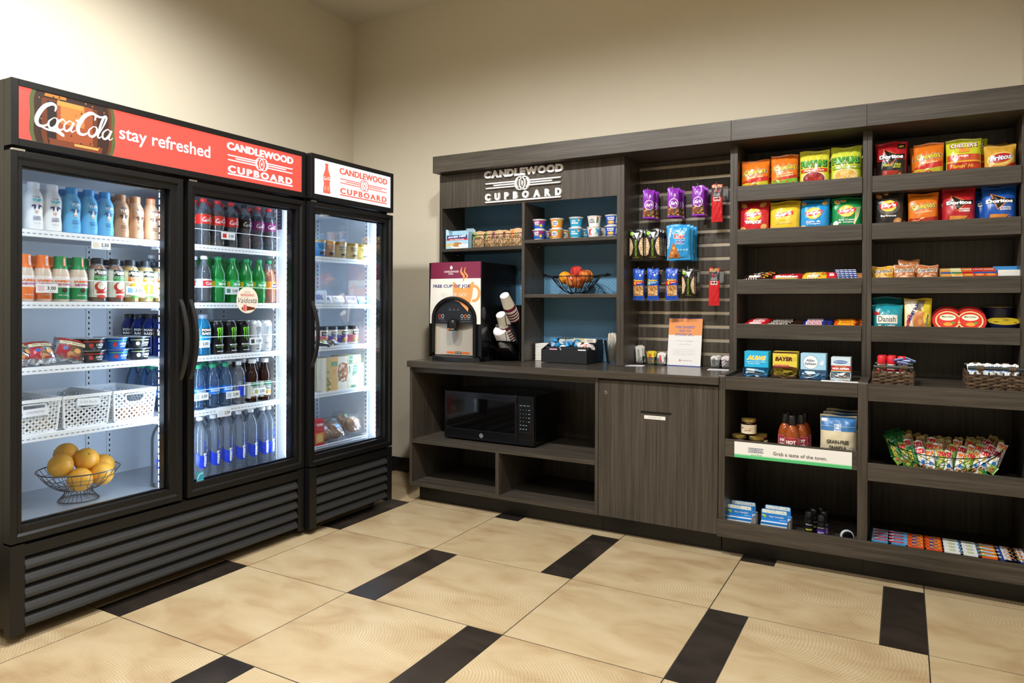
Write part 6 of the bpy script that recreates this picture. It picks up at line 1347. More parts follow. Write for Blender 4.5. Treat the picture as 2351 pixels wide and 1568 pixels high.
# ---- wicker baskets on the counter shelf
def wicker(label, w, d, h):
    t_ = thing('wicker_basket', label, 'basket'); WK = [mk(c, .6, bump=.3, bscale=200) for c in ('#5a4632', '#3f3022', '#6d5740')]
    n = 4; b = MB()
    per = lambda g_: [(-w/2-g_, -d/2-g_), (w/2+g_, -d/2-g_), (w/2+g_, d/2+g_), (-w/2-g_, d/2+g_)]
    def around(z, ph, r, mat):
        P = per(0); pts = []
        for i in range(4):
            a, c = Vector(P[i]), Vector(P[(i+1) % 4]); K = max(6, int((c-a).length/.011)); N_ = Vector(((c-a).y, -(c-a).x)).normalized()
            for k in range(K): q = a+(c-a)*(k/K)+N_*.004*math.sin(k*math.pi/2.0+ph); pts.append((q.x, q.y, z+.0012*math.sin(k*1.3+ph)))
        b.tube(pts, r, 5, mat, closed=True)
    rows_ = int(h*.66/.0075)
    for k in range(rows_): around(.005+k*.0075, k*math.pi/1.0, .0046, WK[k % 3])
    b.obj('woven_wall', parent=t_, smooth=True)
    b = MB(); P = per(0)
    for i in range(4):
        a, c = Vector(P[i]), Vector(P[(i+1) % 4]); K = max(4, int((c-a).length/.024))
        for k in range(K): q = a+(c-a)*(k/K); b.tube([(q.x, q.y, 0), (q.x, q.y, h*.74)], .004, 5)
    b.obj('uprights', WK[1], t_, True)
    b = MB()
    for s_ in (-1, 1): b.tube([(-w/2+.0, s_*d/2, h*.92), (w/2, s_*d/2, h*.92)], .0075, 8)
    b.obj('rail', mk('#262a29', .4), t_, True)
    b = MB()
    for s_ in (-1, 1):
        for u in (-.28, .28):
            for k in range(5): b.tube([(u*w+(k-2)*.005+.009*math.cos(a)*0, s_*d/2+.0095*math.cos(a), h*.92+.0095*math.sin(a)) for a in [i*2*math.pi/10 for i in range(10)]], .0028, 5, closed=True)
            b.tube([(u*w, s_*d/2, h*.70), (u*w, s_*d/2, h*.88)], .006, 6)
    b.obj('rail_binding', WK[0], t_, True)
    box('basket_floor', -w/2+.004, w/2-.004, -d/2+.004, d/2-.004, .001, .005, WK[1], t_); return t_
zz_ = .8605
wk1 = wicker('small brown wicker basket holding red capped cans and razors', .152, .2, .085); wk1.location = (ux(2052, 860, 3.5)-.002, 3.575, zz_)
wk2 = wicker('wide brown wicker basket holding small toiletries at the bay end', .195, .22, .095); wk2.location = (.334, 3.60, zz_)
SC_ = [(0, 0), (.015, 0), (.0165, .003), (.0165, .08), (.015, .084)]
rc = bottle('shave_foam_can', 'small shaving foam can with bright red cap', 'spray can', SC_, mk('#e8e4e0', .35, metal=.3), (.0172, .083, .117, '#d31f2c'), ((.01, .06, '#b8252c'),), None, group='red capped cans in the wicker basket')
b0 = Vector(wk1.location)
for k, (dx, dy) in enumerate(((-.046, -.062), (-.008, -.062), (-.044, -.02), (-.006, -.02), (.032, -.03), (-.044, .02), (-.006, .024))):
    loc = b0+Vector((dx, dy, .006))
    if k == 0: rc.location = loc
    else: dup(rc, loc)
def razor(): 
    t_ = thing('razor', 'blue and white disposable razor lying in the wicker basket', 'razor', group='disposable razors in the basket'); RB = mk('#2f50a8', .35)
    MB().tube([(0, .085, 0), (0, .04, .006), (0, 0, .012), (0, -.012, .016)], .0042, 6).obj('grip', RB, t_, True); box('razor_head', -.021, .021, -.022, -.010, .014, .021, mk('#dfe6ee', .3), t_); box('blade_guard', -.021, .021, -.026, -.022, .013, .018, RB, t_); return t_
rz = razor()
for k, (dx, dy, dz, a) in enumerate(((.018, -.055, .088, .3), (.046, -.05, .082, -.2), (.03, -.07, .074, .15), (.055, -.03, .088, .1))):
    o = rz if k == 0 else dup(rz); o.location = b0+Vector((dx, dy, dz)); o.rotation_euler = (-.35, .2*(k-1), a)
sw_ = carton('soap_box', 'small white soap carton inside the small wicker basket', .05, .03, .05, '#e9e7e2', lambda A: A.rect(-.02, .01, .02, .03, '#d8d4cc')); sw_.location = b0+Vector((-.02, -.078, .006)); dup(sw_, b0+Vector((.035, -.078, .006)), label='second small white soap carton inside the small wicker basket')
b0 = Vector(wk2.location)
tp = bag('toothpaste_pack', 'white and blue toiletry sachet standing in the wide basket', .03, .075, .014, '#e4e8ea', lambda A, w, h: (A.rect(-w*.4, h*.55, w*.4, h*.85, '#3a78c0'), A.rect(-w*.4, h*.2, w*.4, h*.3, '#8ab0d8')), 'toiletry sachets in the wide basket', 'sachet', seed=4)
for k in range(8):
    o = tp if k == 0 else dup(tp); o.location = b0+Vector((-.075+.021*k, -.06+.012*(k % 3), .03)); o.rotation_euler = (-.25, .12*(k % 3-1), .1*(k % 2))
sw = carton('soap_box', 'small cream soap carton inside the wide wicker basket', .045, .03, .045, '#d9cdb4', lambda A: A.rect(-.02, .01, .02, .03, '#8a6a4a')); sw.location = b0+Vector((-.03, -.086, .006))
q = carton('soap_box', 'small silver soap carton inside the wide wicker basket', .045, .03, .045, '#b8bcc0', lambda A: A.rect(-.02, .01, .02, .03, '#5a5e66')); q.location = b0+Vector((.03, -.085, .006))
# ---- wire bowl of granola bars
z7 = .4635
def scallop_bowl():
    t_ = thing('wire_snack_bowl', 'shallow black wire bowl heaped with granola bars', 'bowl'); BW = mk('#121212', .35, metal=.4); b = MB()
    a_, c_ = .225, .14
    P = lambda t, f: ((.12+.88*f)*a_*math.cos(t)*.95, (.12+.88*f)*c_*math.sin(t), .004+.10*f**1.8+.03*f*abs(math.cos(t))**3)
    b.tube([P(2*math.pi*i/48, 1) for i in range(48)], .0022, 6, closed=True); b.tube([P(2*math.pi*i/48, .35) for i in range(48)], .0018, 6, closed=True); b.obj('rim', BW, t_, True)
    b = MB()
    for ring, f0 in enumerate((.35, .55, .75)):
        for k in range(18):
            t0 = 2*math.pi*(k+.5*(ring % 2))/18; b.tube([P(t0+(j/8-.5)*.62, f0+.22*math.sin(math.pi*j/8)) for j in range(9)], .0013, 5)
    b.obj('scallops', BW, t_, True); return t_
y = 3.60; gb = scallop_bowl(); gb.location = (ux(2166, 1060, y), y, z7)
def nv(A, w, h): A.rect(-w*.16, h*.1, w*.26, h*.92, '#1f7a3c'); A.text('NATURE VALLEY', w*.05, h*.5, '#e8c83a', w=h*.0+w*.34, h=h*.2, bold=.04); A.rect(-w*.4, h*.2, -w*.2, h*.8, '#e6d44a')
def gbar(kind):
    """granola bar standing: length along z"""
    cc = {'g': ('#1d6a34', '#e6cc36', '#3a9a4a', '#b98a44'), 'r': ('#dfe6ea', '#c8262c', '#2f80c8', '#b07a40'), 'o': ('#e2e6e4', '#e2762a', '#2f80c8', '#b07a40'), 'l': ('#7aa83a', '#c8262c', '#e8e6da', '#a8703a'), 'b': ('#b9a06a', '#7a5a34', '#d8b46a', '#5a3a22')}[kind]
    def a(A, w, h):
        if kind == 'b': A.rect(-w*.4, h*.6, w*.4, h*.85, cc[1]); A.disc(0, h*.4, w*.3, h*.1, cc[3]); return
        if kind == 'g': A.rect(-w*.32, h*.3, w*.05, h*.78, cc[1]); A.text('NATURE VALLEY', -w*.13, h*.54, '#1d4a24', w=h*.42, h=w*.2, rot=math.pi/2, bold=.04); A.rect(w*.12, h*.2, w*.36, h*.7, cc[2]); A.disc(0, h*.13, w*.3, h*.07, cc[3]); return
        A.rect(-w*.45, h*.72, w*.45, h*.95, cc[1]); A.text('Chewy', -w*.05, h*.62, '#f2c83a', w=h*.3, h=w*.36, rot=math.pi/2-.1, bold=.07); A.disc(w*.05, h*.36, w*.22, h*.09, cc[2]); A.disc(-w*.1, h*.16, w*.32, h*.09, cc[3]); A.disc(-w*.2, h*.19, w*.07, h*.02, '#4a2a1a', 8); A.disc(w*.05, h*.13, w*.06, h*.02, '#4a2a1a', 8)
    return bag('granola_bar', '', .036, .105, .018, cc[0], a, None, 'granola bar', dict(r=.3), seed=ord(kind), flare=.0)
proto = {k: gbar(k) for k in 'grolb'}; used = set()
nmk = {'g': 'green wrapped granola bar in the wire bowl', 'r': 'white and red wrapped granola bar in the wire bowl', 'o': 'white and orange wrapped granola bar in the wire bowl', 'l': 'lime wrapped granola bar in the wire bowl', 'b': 'brown wrapped granola bar at the back of the wire bowl'}
def gput(k, x, y, z, rot):
    o = proto[k] if k not in used else dup(proto[k]); used.add(k); o.location = (x, y, z); o.rotation_euler = rot; o['label'] = nmk[k]; o['group'] = nmk[k].replace(' bar ', ' bars ')
g0 = Vector(gb.location)
for j, (dy, dz, seq) in enumerate(((-.070, .018, 'glgrolrolorr'), (-.030, .038, 'ggrrlolrolro'), (.015, .052, 'ggbbrbbolbrb'), (.06, .055, 'gbbbbbbbbb'))):
    n_ = len(seq)
    for i, k in enumerate(seq):
        f = (i/(n_-1)-.5)*2; sp_ = .185-.02*abs(j-1); gput(k, g0.x+f*sp_+random.uniform(-.005, .005), g0.y+dy+.02*abs(f), g0.z+dz+.028*f*f, (-.45+.05*j+random.uniform(-.1, .1), -f*-.42+random.uniform(-.1, .1), random.uniform(-.12, .12)))
for s_ in (-1, 1): gput('l', g0.x+s_*.185, g0.y-.06, g0.z+.05, (-.9, s_*-.9, s_*.3)); gput('g', g0.x+s_*.15, g0.y-.09, g0.z+.02, (-1.0, s_*-.7, 0))
# ---- detergent boxes lying in the base tray
def deterg(kind):
    w, d, h = .077, .045, .058
    tp_ = {'r': lambda A: (A.rect(-w/2, -d/2, w/2, d/2, '#5aa8d8'), A.fan([(-w*.42, -d*.3), (w*.2, -d*.35), (w*.36, d*.05), (w*.1, d*.3), (-w*.4, d*.32)], '#a82a3c'), A.disc(0, 0, w*.2, d*.2, '#c86a72'), A.rect(-w*.45, d*.1, -w*.2, d*.4, '#e8c8cc')),
           't': lambda A: (A.rect(-w*.18, -d/2, w*.06, d/2, '#2a2f8a'), A.disc(w*.08, 0, w*.26, d*.36, '#f2c02a', 22), A.disc(w*.08, 0, w*.2, d*.28, '#e8762a', 20), A.text('Tide', w*.08, 0, '#1f2a7a', w=w*.34, h=d*.3, bold=.07), A.rect(-w*.44, -d*.3, -w*.26, d*.3, '#c84a18')),
           'w': lambda A: (A.disc(-w*.02, d*.18, w*.17, d*.13, '#3aa0c8', 16), A.disc(-w*.03, d*.18, w*.14, d*.10, '#d8cf3a', 16), A.disc(0, -d*.2, w*.17, d*.13, '#3aa0c8', 16), A.disc(-.001, -d*.2, w*.14, d*.10, '#d8cf3a', 16), A.rect(w*.3, -d*.36, w*.42, d*.2, '#5a92c8'), A.rect(-w*.42, d*.1, -w*.34, d*.3, '#b8c4c8')),
           'b': lambda A: (A.disc(0, 0, w*.42, d*.4, '#f2c83a', 22), A.disc(-w*.02, 0, w*.34, d*.3, '#3a6ab8', 20), A.text('Bounce', 0, .002, '#fff', w=w*.6, h=d*.34, bold=.08, rot=-.2), A.disc(-w*.22, -d*.2, w*.14, d*.18, '#4a9a4a', 14)),
           'n': lambda A: (A.rect(-w*.2, -d/2, w*.5, d/2, '#e6e2da'), A.rect(-w*.06, d*.1, w*.4, d*.4, '#d85a2a'), A.disc(w*.15, d*.25, w*.1, d*.1, '#e8b83a'), [A.rect(-w*.1+.014*k, -d*.4, -w*.1+.014*k+.006, d*.02, '#6a6864') for k in range(3)], A.disc(-w*.36, 0, w*.07, d*.2, '#d8dcec'))}[kind]
    c = {'r': '#3f8fc4', 't': '#d8501c', 'w': '#e3e8e6', 'b': '#dd5a1e', 'n': '#24408c'}[kind]
    return carton('detergent_box', {'r': 'red and blue detergent box lying in the base tray', 't': 'orange detergent box with yellow bullseye in the base tray', 'w': 'white fabric softener box with yellow ovals in the base tray', 'b': 'orange dryer sheet box with blue swirl in the base tray', 'n': 'navy and white detergent box at the tray end'}[kind], w, d, h, c, None, None, tp_, {'r': 'red and blue detergent boxes', 't': 'orange detergent boxes', 'w': 'white softener boxes', 'b': 'orange dryer sheet boxes', 'n': 'navy detergent boxes'}[kind])
for kind, cols_ in (('r', (2024, 2061)), ('t', (2103, 2144)), ('w', (2187, 2229)), ('b', (2270,)), ('n', (2315, 2350))):
    pr = deterg(kind); first = True
    for px in cols_:
        for j in range(4):
            y = 3.465+.0465*j
            x = ux(px, 1262, 3.465) if kind != 'n' else ux(px, 1275, 3.465)
            if x > .42: x = .402
            loc = (x, y, .1235)
            if first: pr.location = loc; first = False
            else: dup(pr, loc)
# ================================================================ slatwall goods
def hook(px, py, z=None, grp='wire display hooks on the slatwall', L_=.16, lab_='chrome wire display hook with snack bags'):
    """hook rooted at the slatwall rail; returns its tip"""
    y0 = 3.972; y1 = y0-L_; x = ux(px, py, y1+.02); z = min(RAILS, key=lambda q: abs(q-uz(px, py, y0)+.0)) if z is None else z
    t_ = thing('display_hook', lab_, 'hook', (x, y0, z), 0, grp)
    MB().tube([(0, 0, 0), (0, -.02, 0), (0, -L_+.012, .0), (0, -L_+.004, .006), (0, -L_, .022)], .002, 6).obj('prong', CHROME, t_, True)
    box('back_plate', -.014, .014, -.004, .001, -.012, .012, CHROME, t_, bevel=.001); return t_
def hang(spec, hk, n, w, h, d, y0, dy, yaw=0, drop=.012, lb=None, sway=.06, jx=.004, rz=None):
    x, _, z = hk.location
    o = None
    for j in range(n):
        y = y0+dy*j; loc = (x+.0+random.uniform(-jx, jx)*(j > 0), y, z-h+drop)
        if o is None: o = bag(*spec[:2], w, h, d, spec[2], spec[3], spec[4], spec[5], spec[6] if len(spec) > 6 else None, seed=int(x*1000) % 97, flare=.03); q = o; q.location = loc
        else: q = dup(o, loc); q['label'] = lb or spec[1]; q['group'] = spec[4]
        q.rotation_euler = (random.uniform(-.03, .03), random.uniform(-.02, .02), yaw+random.uniform(-sway, sway)*(j > 0))
    return o
def kars(A, w, h):
    A.rect(-w*.48, h*.05, w*.48, h*.34, '#7a5030'); r_ = random.Random(8)
    for k in range(34): A.disc(r_.uniform(-.44, .44)*w, h*r_.uniform(.07, .32), w*.06, h*.018, r_.choice(['#c99a5a', '#8a5a30', '#e0c080', '#5a3a20', '#3f9a48', '#3a62b0', '#c8442c', '#e8c83a']), 8, rot=r_.uniform(0, 3)); A.e -= A.de*.8
    A.e += .0006; A.disc(0, h*.45, w*.40, h*.17, '#f2ecf4', 24); A.disc(0, h*.45, w*.355, h*.15, '#8a3aa8', 24); A.text("Kar's", 0, h*.46, '#ffffff', w=w*.56, h=h*.11, bold=.05, shear=.25, rot=.1); A.text('SWEET', 0, h*.76, '#e9d8f0', w=w*.44, h=h*.035); A.text("'N SALTY", 0, h*.71, '#e9d8f0', w=w*.5, h=h*.035); A.rect(-w*.49, h*.005, w*.49, h*.045, '#8f35b8')
PUR = ('trail_mix_bag', 'purple trail mix bag hanging on a slatwall hook', '#8a2fb0', kars, 'purple trail mix bags', 'snack bag')
h_ = .163
hz = lambda py, px: min(RAILS, key=lambda q: abs(q-uz(px, py, 3.972)))
for px, yaw in ((1489, .5), (1546, .42), (1603, .12)):
    hk = hook(px, 446, z=1.848); hang(PUR, hk, 4, .066, h_, .028, 3.832, .031, yaw)
def jerky(A, w, h): A.rect(-w*.5, h*.66, w*.5, h*.90, '#3c3c3e'); A.rect(-w*.4, h*.90, w*.4, h*.985, '#b98c58'); A.fan([(-w*.26, h*.83), (0, h*.78), (w*.26, h*.83), (w*.12, h*.815), (0, h*.80), (-w*.12, h*.815)], '#d8342c'); A.text('JACK', 0, h*.735, '#e8e6e4', w=w*.5, h=h*.022, bold=.03); A.text("LINK'S", 0, h*.70, '#e8e6e4', w=w*.6, h=h*.022, bold=.03); A.rect(-w*.32, h*.55, w*.32, h*.655, '#e6e0da'); A.rect(-w*.26, h*.58, w*.26, h*.64, '#8a1d22'); A.text('ORIGINAL', 0, h*.945, '#5a3a1c', w=w*.56, h=h*.02); A.text('BEEF STICK', 0, h*.565, '#3a2020', w=w*.5, h=h*.012)
JK = ('jerky_pack', 'tall red and black jerky pack on the upper hook', '#c21f24', jerky, 'jerky packs', 'snack bag')
hk = hook(1647, 437, z=1.853, L_=.13); hang(JK, hk, 2, .058, .205, .012, 3.858, .02, .05, lb='tall red and black jerky pack behind its twin')
hk = hook(1640, 632, z=1.398, L_=.13); JK2 = list(JK); JK2[1] = 'tall red and black jerky pack on the lower hook'; hang(JK2, hk, 1, .058, .205, .012, 3.858, .02, .05)
def pist(A, w, h):
    for s_ in (-1, 1):
        A.fan([(s_*w*.46, h*.14), (s_*w*.46, h*.74), (s_*w*.30, h*.66), (s_*w*.18, h*.44), (s_*w*.30, h*.20)], '#c8a884'); r_ = random.Random(3)
        for k in range(10): A.disc(s_*w*r_.uniform(.30, .43), h*r_.uniform(.2, .66), w*.055, h*.026, r_.choice(['#dcc39e', '#a8845c', '#e8d6b8']), 8, rot=r_.uniform(0, 3)); A.e -= A.de*.8
    A.e += .0008; A.text('PISTACHIOS', 0, h*.40, '#9ac83a', w=h*.52, h=w*.14, rot=math.pi/2); A.disc(-w*.28, h*.86, w*.14, h*.065, '#8ac03a', 16); A.fan([(-w*.16, h*.88), (w*.22, h*.88), (w*.06, h*.68)], '#e6e8ea'); A.text('wonderful', 0, h*.1, '#c8b83a', w=w*.4, h=h*.025)
PI_ = ('pistachio_bag', 'black pistachio bag on the middle row of hooks', '#16150f', pist, 'black pistachio bags', 'snack bag')
for px in (1466, 1504): hk = hook(px, 540, z=1.623); hang(PI_, hk, 4, .084, .178, .034, 3.80, .036, .12)
hk = hook(1581, 632, z=1.397); P2 = list(PI_); P2[1] = 'black pistachio bag on the lower row of hooks'; hang(P2, hk, 2, .074, .165, .03, 3.83, .034, .15)
def chex(A, w, h): A.fan([(-w*.45, h*.05), (w*.1, h*.04), (-w*.04, h*.3), (-w*.2, h*.5)], '#b5703a'); [A.disc(w*x, h*y, w*.06, h*.04, c, 10) for x, y, c in ((-.25, .2, '#d9a05a'), (-.1, .12, '#8a4a22'), (-.3, .08, '#c98a48'), (-.18, .33, '#e0b070'), (.02, .1, '#a8642c'))]; A.text('Chex', w*.06, h*.66, '#f4f6f8', w=w*.50, h=h*.17, bold=.08); A.text('Chex', w*.06, h*.66, '#c8242c', w=w*.46, h=h*.15, bold=.03); A.text('mix', w*.10, h*.50, '#f4f6f8', w=w*.40, h=h*.14, bold=.08); A.text('mix', w*.10, h*.50, '#1f3f98', w=w*.37, h=h*.12, bold=.03); A.text('TRADITIONAL', -w*.37, h*.62, '#eef4f8', w=h*.62, h=w*.10, rot=1.42, bold=.03); [A.disc(w*(.02+.12*k), h*.27, w*.045, h*.035, '#8ac0e0', 10) for k in range(4)]
CX = ('snack_mix_bag', 'bright blue snack mix bag hanging on a hook', '#2a93d0', chex, 'bright blue snack mix bags', 'snack bag')
hk = hook(1562, 532, z=1.638); hang(CX, hk, 4, .128, .195, .045, 3.80, .04, .12)
def plant(band):
    def a(A, w, h):
        A.rect(-w*.42, h*.14, w*.42, h*.46, '#c9965a'); r_ = random.Random(6)
        for k in range(46): A.disc(r_.uniform(-.38, .38)*w, h*r_.uniform(.16, .44), w*.085, h*.026, r_.choice(['#dcb078', '#b9824a', '#e6c590', '#a06a36']), 8, rot=r_.uniform(0, 3)); A.e -= A.de*.85
        A.e += .001; A.fan([(-w*.48, h*.46), (w*.48, h*.56), (w*.48, h*.60), (-w*.48, h*.60)], band); A.text('Planters', 0, h*.63, '#1a1a30', w=w*.80, h=h*.075, bold=.08); A.text('Planters', 0, h*.63, '#e8c43a', w=w*.76, h=h*.065, bold=.04); A.disc(-w*.26, h*.54, w*.09, h*.055, '#e6b43a', 12); A.text('Salted', w*.12, h*.55, '#fff', w=w*.36, h=h*.032, bold=.02); A.disc(w*.18, h*.79, w*.08, h*.035, '#dfe6ee', 12)
    return a
for px, band, n, lb in ((1468, '#c2242c', 1, 'blue peanut bag with red band'), (1501, '#2f8fd0', 1, 'blue peanut bag with light blue band'), (1545, '#c2242c', 2, 'blue peanut bag with red band beside the pistachios')):
    hk = hook(px, 632, z=1.400); hang(('peanut_bag', lb, '#1f4fb4', plant(band), 'blue peanut bags', 'snack bag'), hk, n, .066, .178, .03, 3.822, .034, .06, sway=.2, jx=.02)
# plastic label holders on hooks
for px, py in ((1524, 640), (1600, 640), (1656, 640), (1666, 450)):
    z = min(RAILS, key=lambda q: abs(q-uz(px, py, 3.97))); o = MB().box(-.014, .014, -.001, .001, -.072, 0).obj('label_holder', clear('acrylic', (.85, .86, .86), dif=.35, difcol='#d8d8d4') if 'acrylic' not in bpy.data.materials else bpy.data.materials['acrylic']); o.location = (ux(px, py, 3.955), 3.955, z+.008)
    tag(o, 'empty clear plastic label holder on the slatwall' if py > 500 else 'clear label holder beside the upper jerky pack', 'label holder', 'empty label holders' if py > 500 else None)
    box('holder_clip', -.013, .013, -.003, .016, -.004, .004, CHROME, o); 
# acrylic sign card
t_ = thing('counter_sign', 'leaning acrylic card with orange band reading THE EASIEST WAY TO STOCK UP', 'sign', (-1.085, 3.922, .8625)); t_.rotation_euler = (-.155, 0, -.05)
w, h = .194, .275
MB().box(-w/2, w/2, -.0015, .0015, 0, h).obj('acrylic_panel', mk('#e9e7e4', .15), t_, bevel=.0006); box('foot_flap', -w/2, w/2, .0015, .05, 0, .002, mk('#dfe0e2', .15), t_)
A = Art(lambda u, v, e: (u, -.0016-e, v), dict(r=.2)); A.rect(-w/2, h*.64, w/2, h*.985, '#e89a62'); A.rect(-w/2, h*.985, w/2, h, '#3a3f8a'); A.rect(-w/2, 0, w/2, h*.012, '#4a62c0')
for i, s_ in enumerate(('THE EASIEST', 'WAY TO', 'STOCK UP...')): A.text(s_, -.002, h*(.805-.078*i), '#7d7aa6', w=(.118, .07, .108)[i], h=.0145, bold=.035)
for i in range(4): A.rect(-.065, h*(.335-.035*i), .062-.01*(i == 3), h*(.340-.035*i), '#d5d3d0')
A.disc(-.022, h*.115, .0055, .0055, '#c23a3a', 16); A.disc(-.022, h*.115, .0025, .003, '#f2e8e6', 10); A.text('CANDLEWOOD', .018, h*.115, '#c9b0ae', w=.056, h=.006); A.text('stock up at the cupboard', 0, h*.52, '#dbd9d6', w=.10, h=.012); A.text('any time', 0, h*.45, '#dbd9d6', w=.06, h=.012); A.obj('card_print', t_)
# sweetener caddies
CLR = clear('clear_acrylic', (.80, .84, .86), dif=.10, fres=1.3)
def caddy(px, y, label, cols_, n, hp, mark):
    x = ux(px, 835, y); t_ = thing('sweetener_caddy', label, 'caddy', (x, y, .8625))
    MB().lathe([(0, .0), (.026, 0), (.028, .003), (.033, .045), (.0315, .045), (.0265, .005), (0, .005)], 4, a0=math.pi/4).obj('clear_cup', CLR, t_)
    k = 0
    for i in range(n):
        c = cols_[i % len(cols_)]; q = bag('packet', '', .040, hp, .005, c, (lambda A, w, h: A.rect(-w*.2, h*.15, w*.12, h*.8, mark)) , None, None, dict(r=.6, bump=.1), seed=i, flare=0)
        for kk in ('label', 'category'): 
            if kk in q: del q[kk]
        q.parent = t_; q.location = (random.uniform(-.006, .006), -.018+.036*i/max(1, n-1), .008); q.rotation_euler = (random.uniform(-.12, .12), random.uniform(-.12, .12), random.uniform(-.15, .15))
    return t_
caddy(1470, 3.94, 'clear caddy of tall white sugar packets', ['#e6e4dc', '#d8d6ce'], 7, .098, '#9aa89a'); caddy(1497, 3.93, 'clear caddy of yellow sweetener packets', ['#e2c92e', '#d8bc24'], 7, .068, '#c8452c'); caddy(1519, 3.92, 'clear caddy of white packets with red print', ['#e8e6e2', '#e2dede'], 7, .062, '#c84a50')
caddy(1645, 3.93, 'clear caddy of grey and white packets beside the bay panel', ['#dcd8d2', '#b9b4ae'], 6, .056, '#8a8680'); caddy(1668, 3.92, 'clear caddy of pale packets half behind the bay panel', ['#e8dedb', '#dfd5d2'], 6, .056, '#c9a09c')
for (px, py, y, lb) in ((1456, 839, 3.80, 'small white card lying before the sugar packets'), (1650, 848, 3.79, 'small white card lying beside the bay panel')):
    o = box('info_card', -.055, .055, -.04, .04, 0, .0015, mk('#eceaf2', .3)); o.location = (ux(px, py, y), y, .8625); o.rotation_euler = (0, 0, .2 if px < 1500 else .1); tag(o, lb, 'card'); A = Art(lambda u, v, e: (u, v, .0015+e), {}); A.rect(-.05, -.035, .05, -.030, '#c9b8e0'); A.obj('card_print', o)
# ================================================================ hutch goods
zA = 1.5635
y = 3.79; a, b = ux(1023, 560, 3.75), ux(1076, 560, 3.75); w = b-a
o = thing('cocoa_box', 'torn open blue cocoa carton with mug picture', 'box', ((a+b)/2, y, zA)); h = uz(1040, 527, 3.75)-zA; d = .08; K_ = mk('#a9d2e6', .5); IN = mk('#7a5a40', .7)
m = MB(); m.box(-w/2, w/2, -d/2, -d/2+.002, 0, h*.72); m.box(-w/2, -w/2+.002, -d/2, d/2, 0, h); m.box(w/2-.002, w/2, -d/2, d/2, 0, h*.86); m.box(-w/2, w/2, d/2-.002, d/2, 0, h); m.box(-w/2, w/2, -d/2, d/2, 0, .002); m.obj('carton', K_, o)
box('inner_sachets', -w/2+.006, w/2-.006, -d/2+.01, d/2-.008, .003, h*.55, IN, o, bevel=.003)
m = MB(); m.add([(w/2, -d/2, h*.66), (w/2, d/2, h*.86), (w/2-.012, d/2, h*1.08), (w/2-.016, -d/2-.006, h*1.0)], [(0, 1, 2, 3)]); m.add([(-w/2, -d/2, h*.72), (-w/2+.03, -d/2, h*.72), (-w/2+.02, -d/2, h), (-w/2, -d/2, h)], [(0, 1, 2, 3)]); m.obj('carton_flap', mk('#bfdcea', .5), o)
A = Art(lambda u, v, e: (u, -d/2-e, v), dict(r=.45)); A.rect(-w*.44, h*.50, w*.44, h*.70, '#28407e'); A.text('SWISS MISS', 0, h*.62, '#fff', w=w*.76, h=h*.10, bold=.04, rot=.05); A.rect(-w*.46, h*.44, w*.46, h*.52, '#c2322e'); A.text('MILK CHOCOLATE', 0, h*.48, '#fff', w=w*.6, h=h*.05, bold=.02); A.disc(0, h*.17, w*.30, h*.17, '#e8e2da', 22); A.disc(0, h*.22, w*.22, h*.12, '#b58a5e', 20); A.fan([(-w*.48, h*.12), (-w*.12, h*.2), (-w*.12, h*.30), (-w*.48, h*.24)], '#e0c070'); A.rect(w*.08, h*.04, w*.47, h*.22, '#f4f4f2'); A.text('$1.00 Each', w*.275, h*.13, '#9a9a98', w=w*.32, h=h*.06); A.obj('front_print', o)
# scroll wire basket with oatmeal pouches
xa, xb = ux(1083, 545, 3.76), -2.032; cx_ = (xa+xb)/2; L_ = xb-xa
t_ = thing('scroll_wire_basket', 'long black scrollwork wire basket of oatmeal pouches', 'basket', (cx_, 3.84, zA)); BW = mk('#141312', .4, metal=.3); d = .15; hb = .082
m = MB()
for z in (.004, hb): m.tube([(-L_/2, -d/2, z), (L_/2, -d/2, z), (L_/2, d/2, z), (-L_/2, d/2, z)], .0024, 6, closed=True)
for sx_, sy_ in ((-1, -1), (1, -1), (1, 1), (-1, 1)): m.tube([(sx_*L_/2, sy_*d/2, .004), (sx_*L_/2, sy_*d/2, hb)], .0024, 6)
for k in range(7): xx = -L_/2+L_*k/6; m.tube([(xx, -d/2, .004), (xx, d/2, .004)], .0016, 5)
m.obj('frame', BW, t_, True)
m = MB(); n = 4; st = L_/n
for k in range(n):
    x0 = -L_/2+st*(k+.5)
    for s_ in (-1, 1):
        P_ = [(x0+s_*.004, .010), (x0+s_*.022, .028), (x0+s_*.028, .05), (x0+s_*.014, .070), (x0+s_*.004, .062), (x0+s_*.008, .052), (x0+s_*.014, .056)]
        m.tube([(u, -d/2, v) for u, v in spl(P_, 4)], .0016, 5); P_ = [(x0+s_*.036, .078), (x0+s_*.044, .062), (x0+s_*.034, .036), (x0+s_*.044, .020), (x0+s_*.036, .012), (x0+s_*.028, .018), (x0+s_*.032, .026)]; m.tube([(u, -d/2, v) for u, v in spl(P_, 4)], .0016, 5)
m.obj('scrollwork', BW, t_, True)
m = MB(); m.tube(spl([(-L_/2, -.05, hb), (-L_/2-.02, -.04, hb+.014), (-L_/2-.034, 0, hb+.022), (-L_/2-.02, .04, hb+.014), (-L_/2, .05, hb)], 5), .003, 6); m.obj('handle', BW, t_, True)
kraft = lambda c: (lambda A, w, h: (A.fan([(-w*.4, h*.55), (-w*.1, h*.5), (-w*.16, h*.9), (-w*.4, h*.92)], c), A.text('oats', w*.12, h*.6, '#8a6a44', w=w*.4, h=h*.12, bold=.03), A.rect(-w*.3, h*.15, w*.3, h*.2, '#b08a5c')))
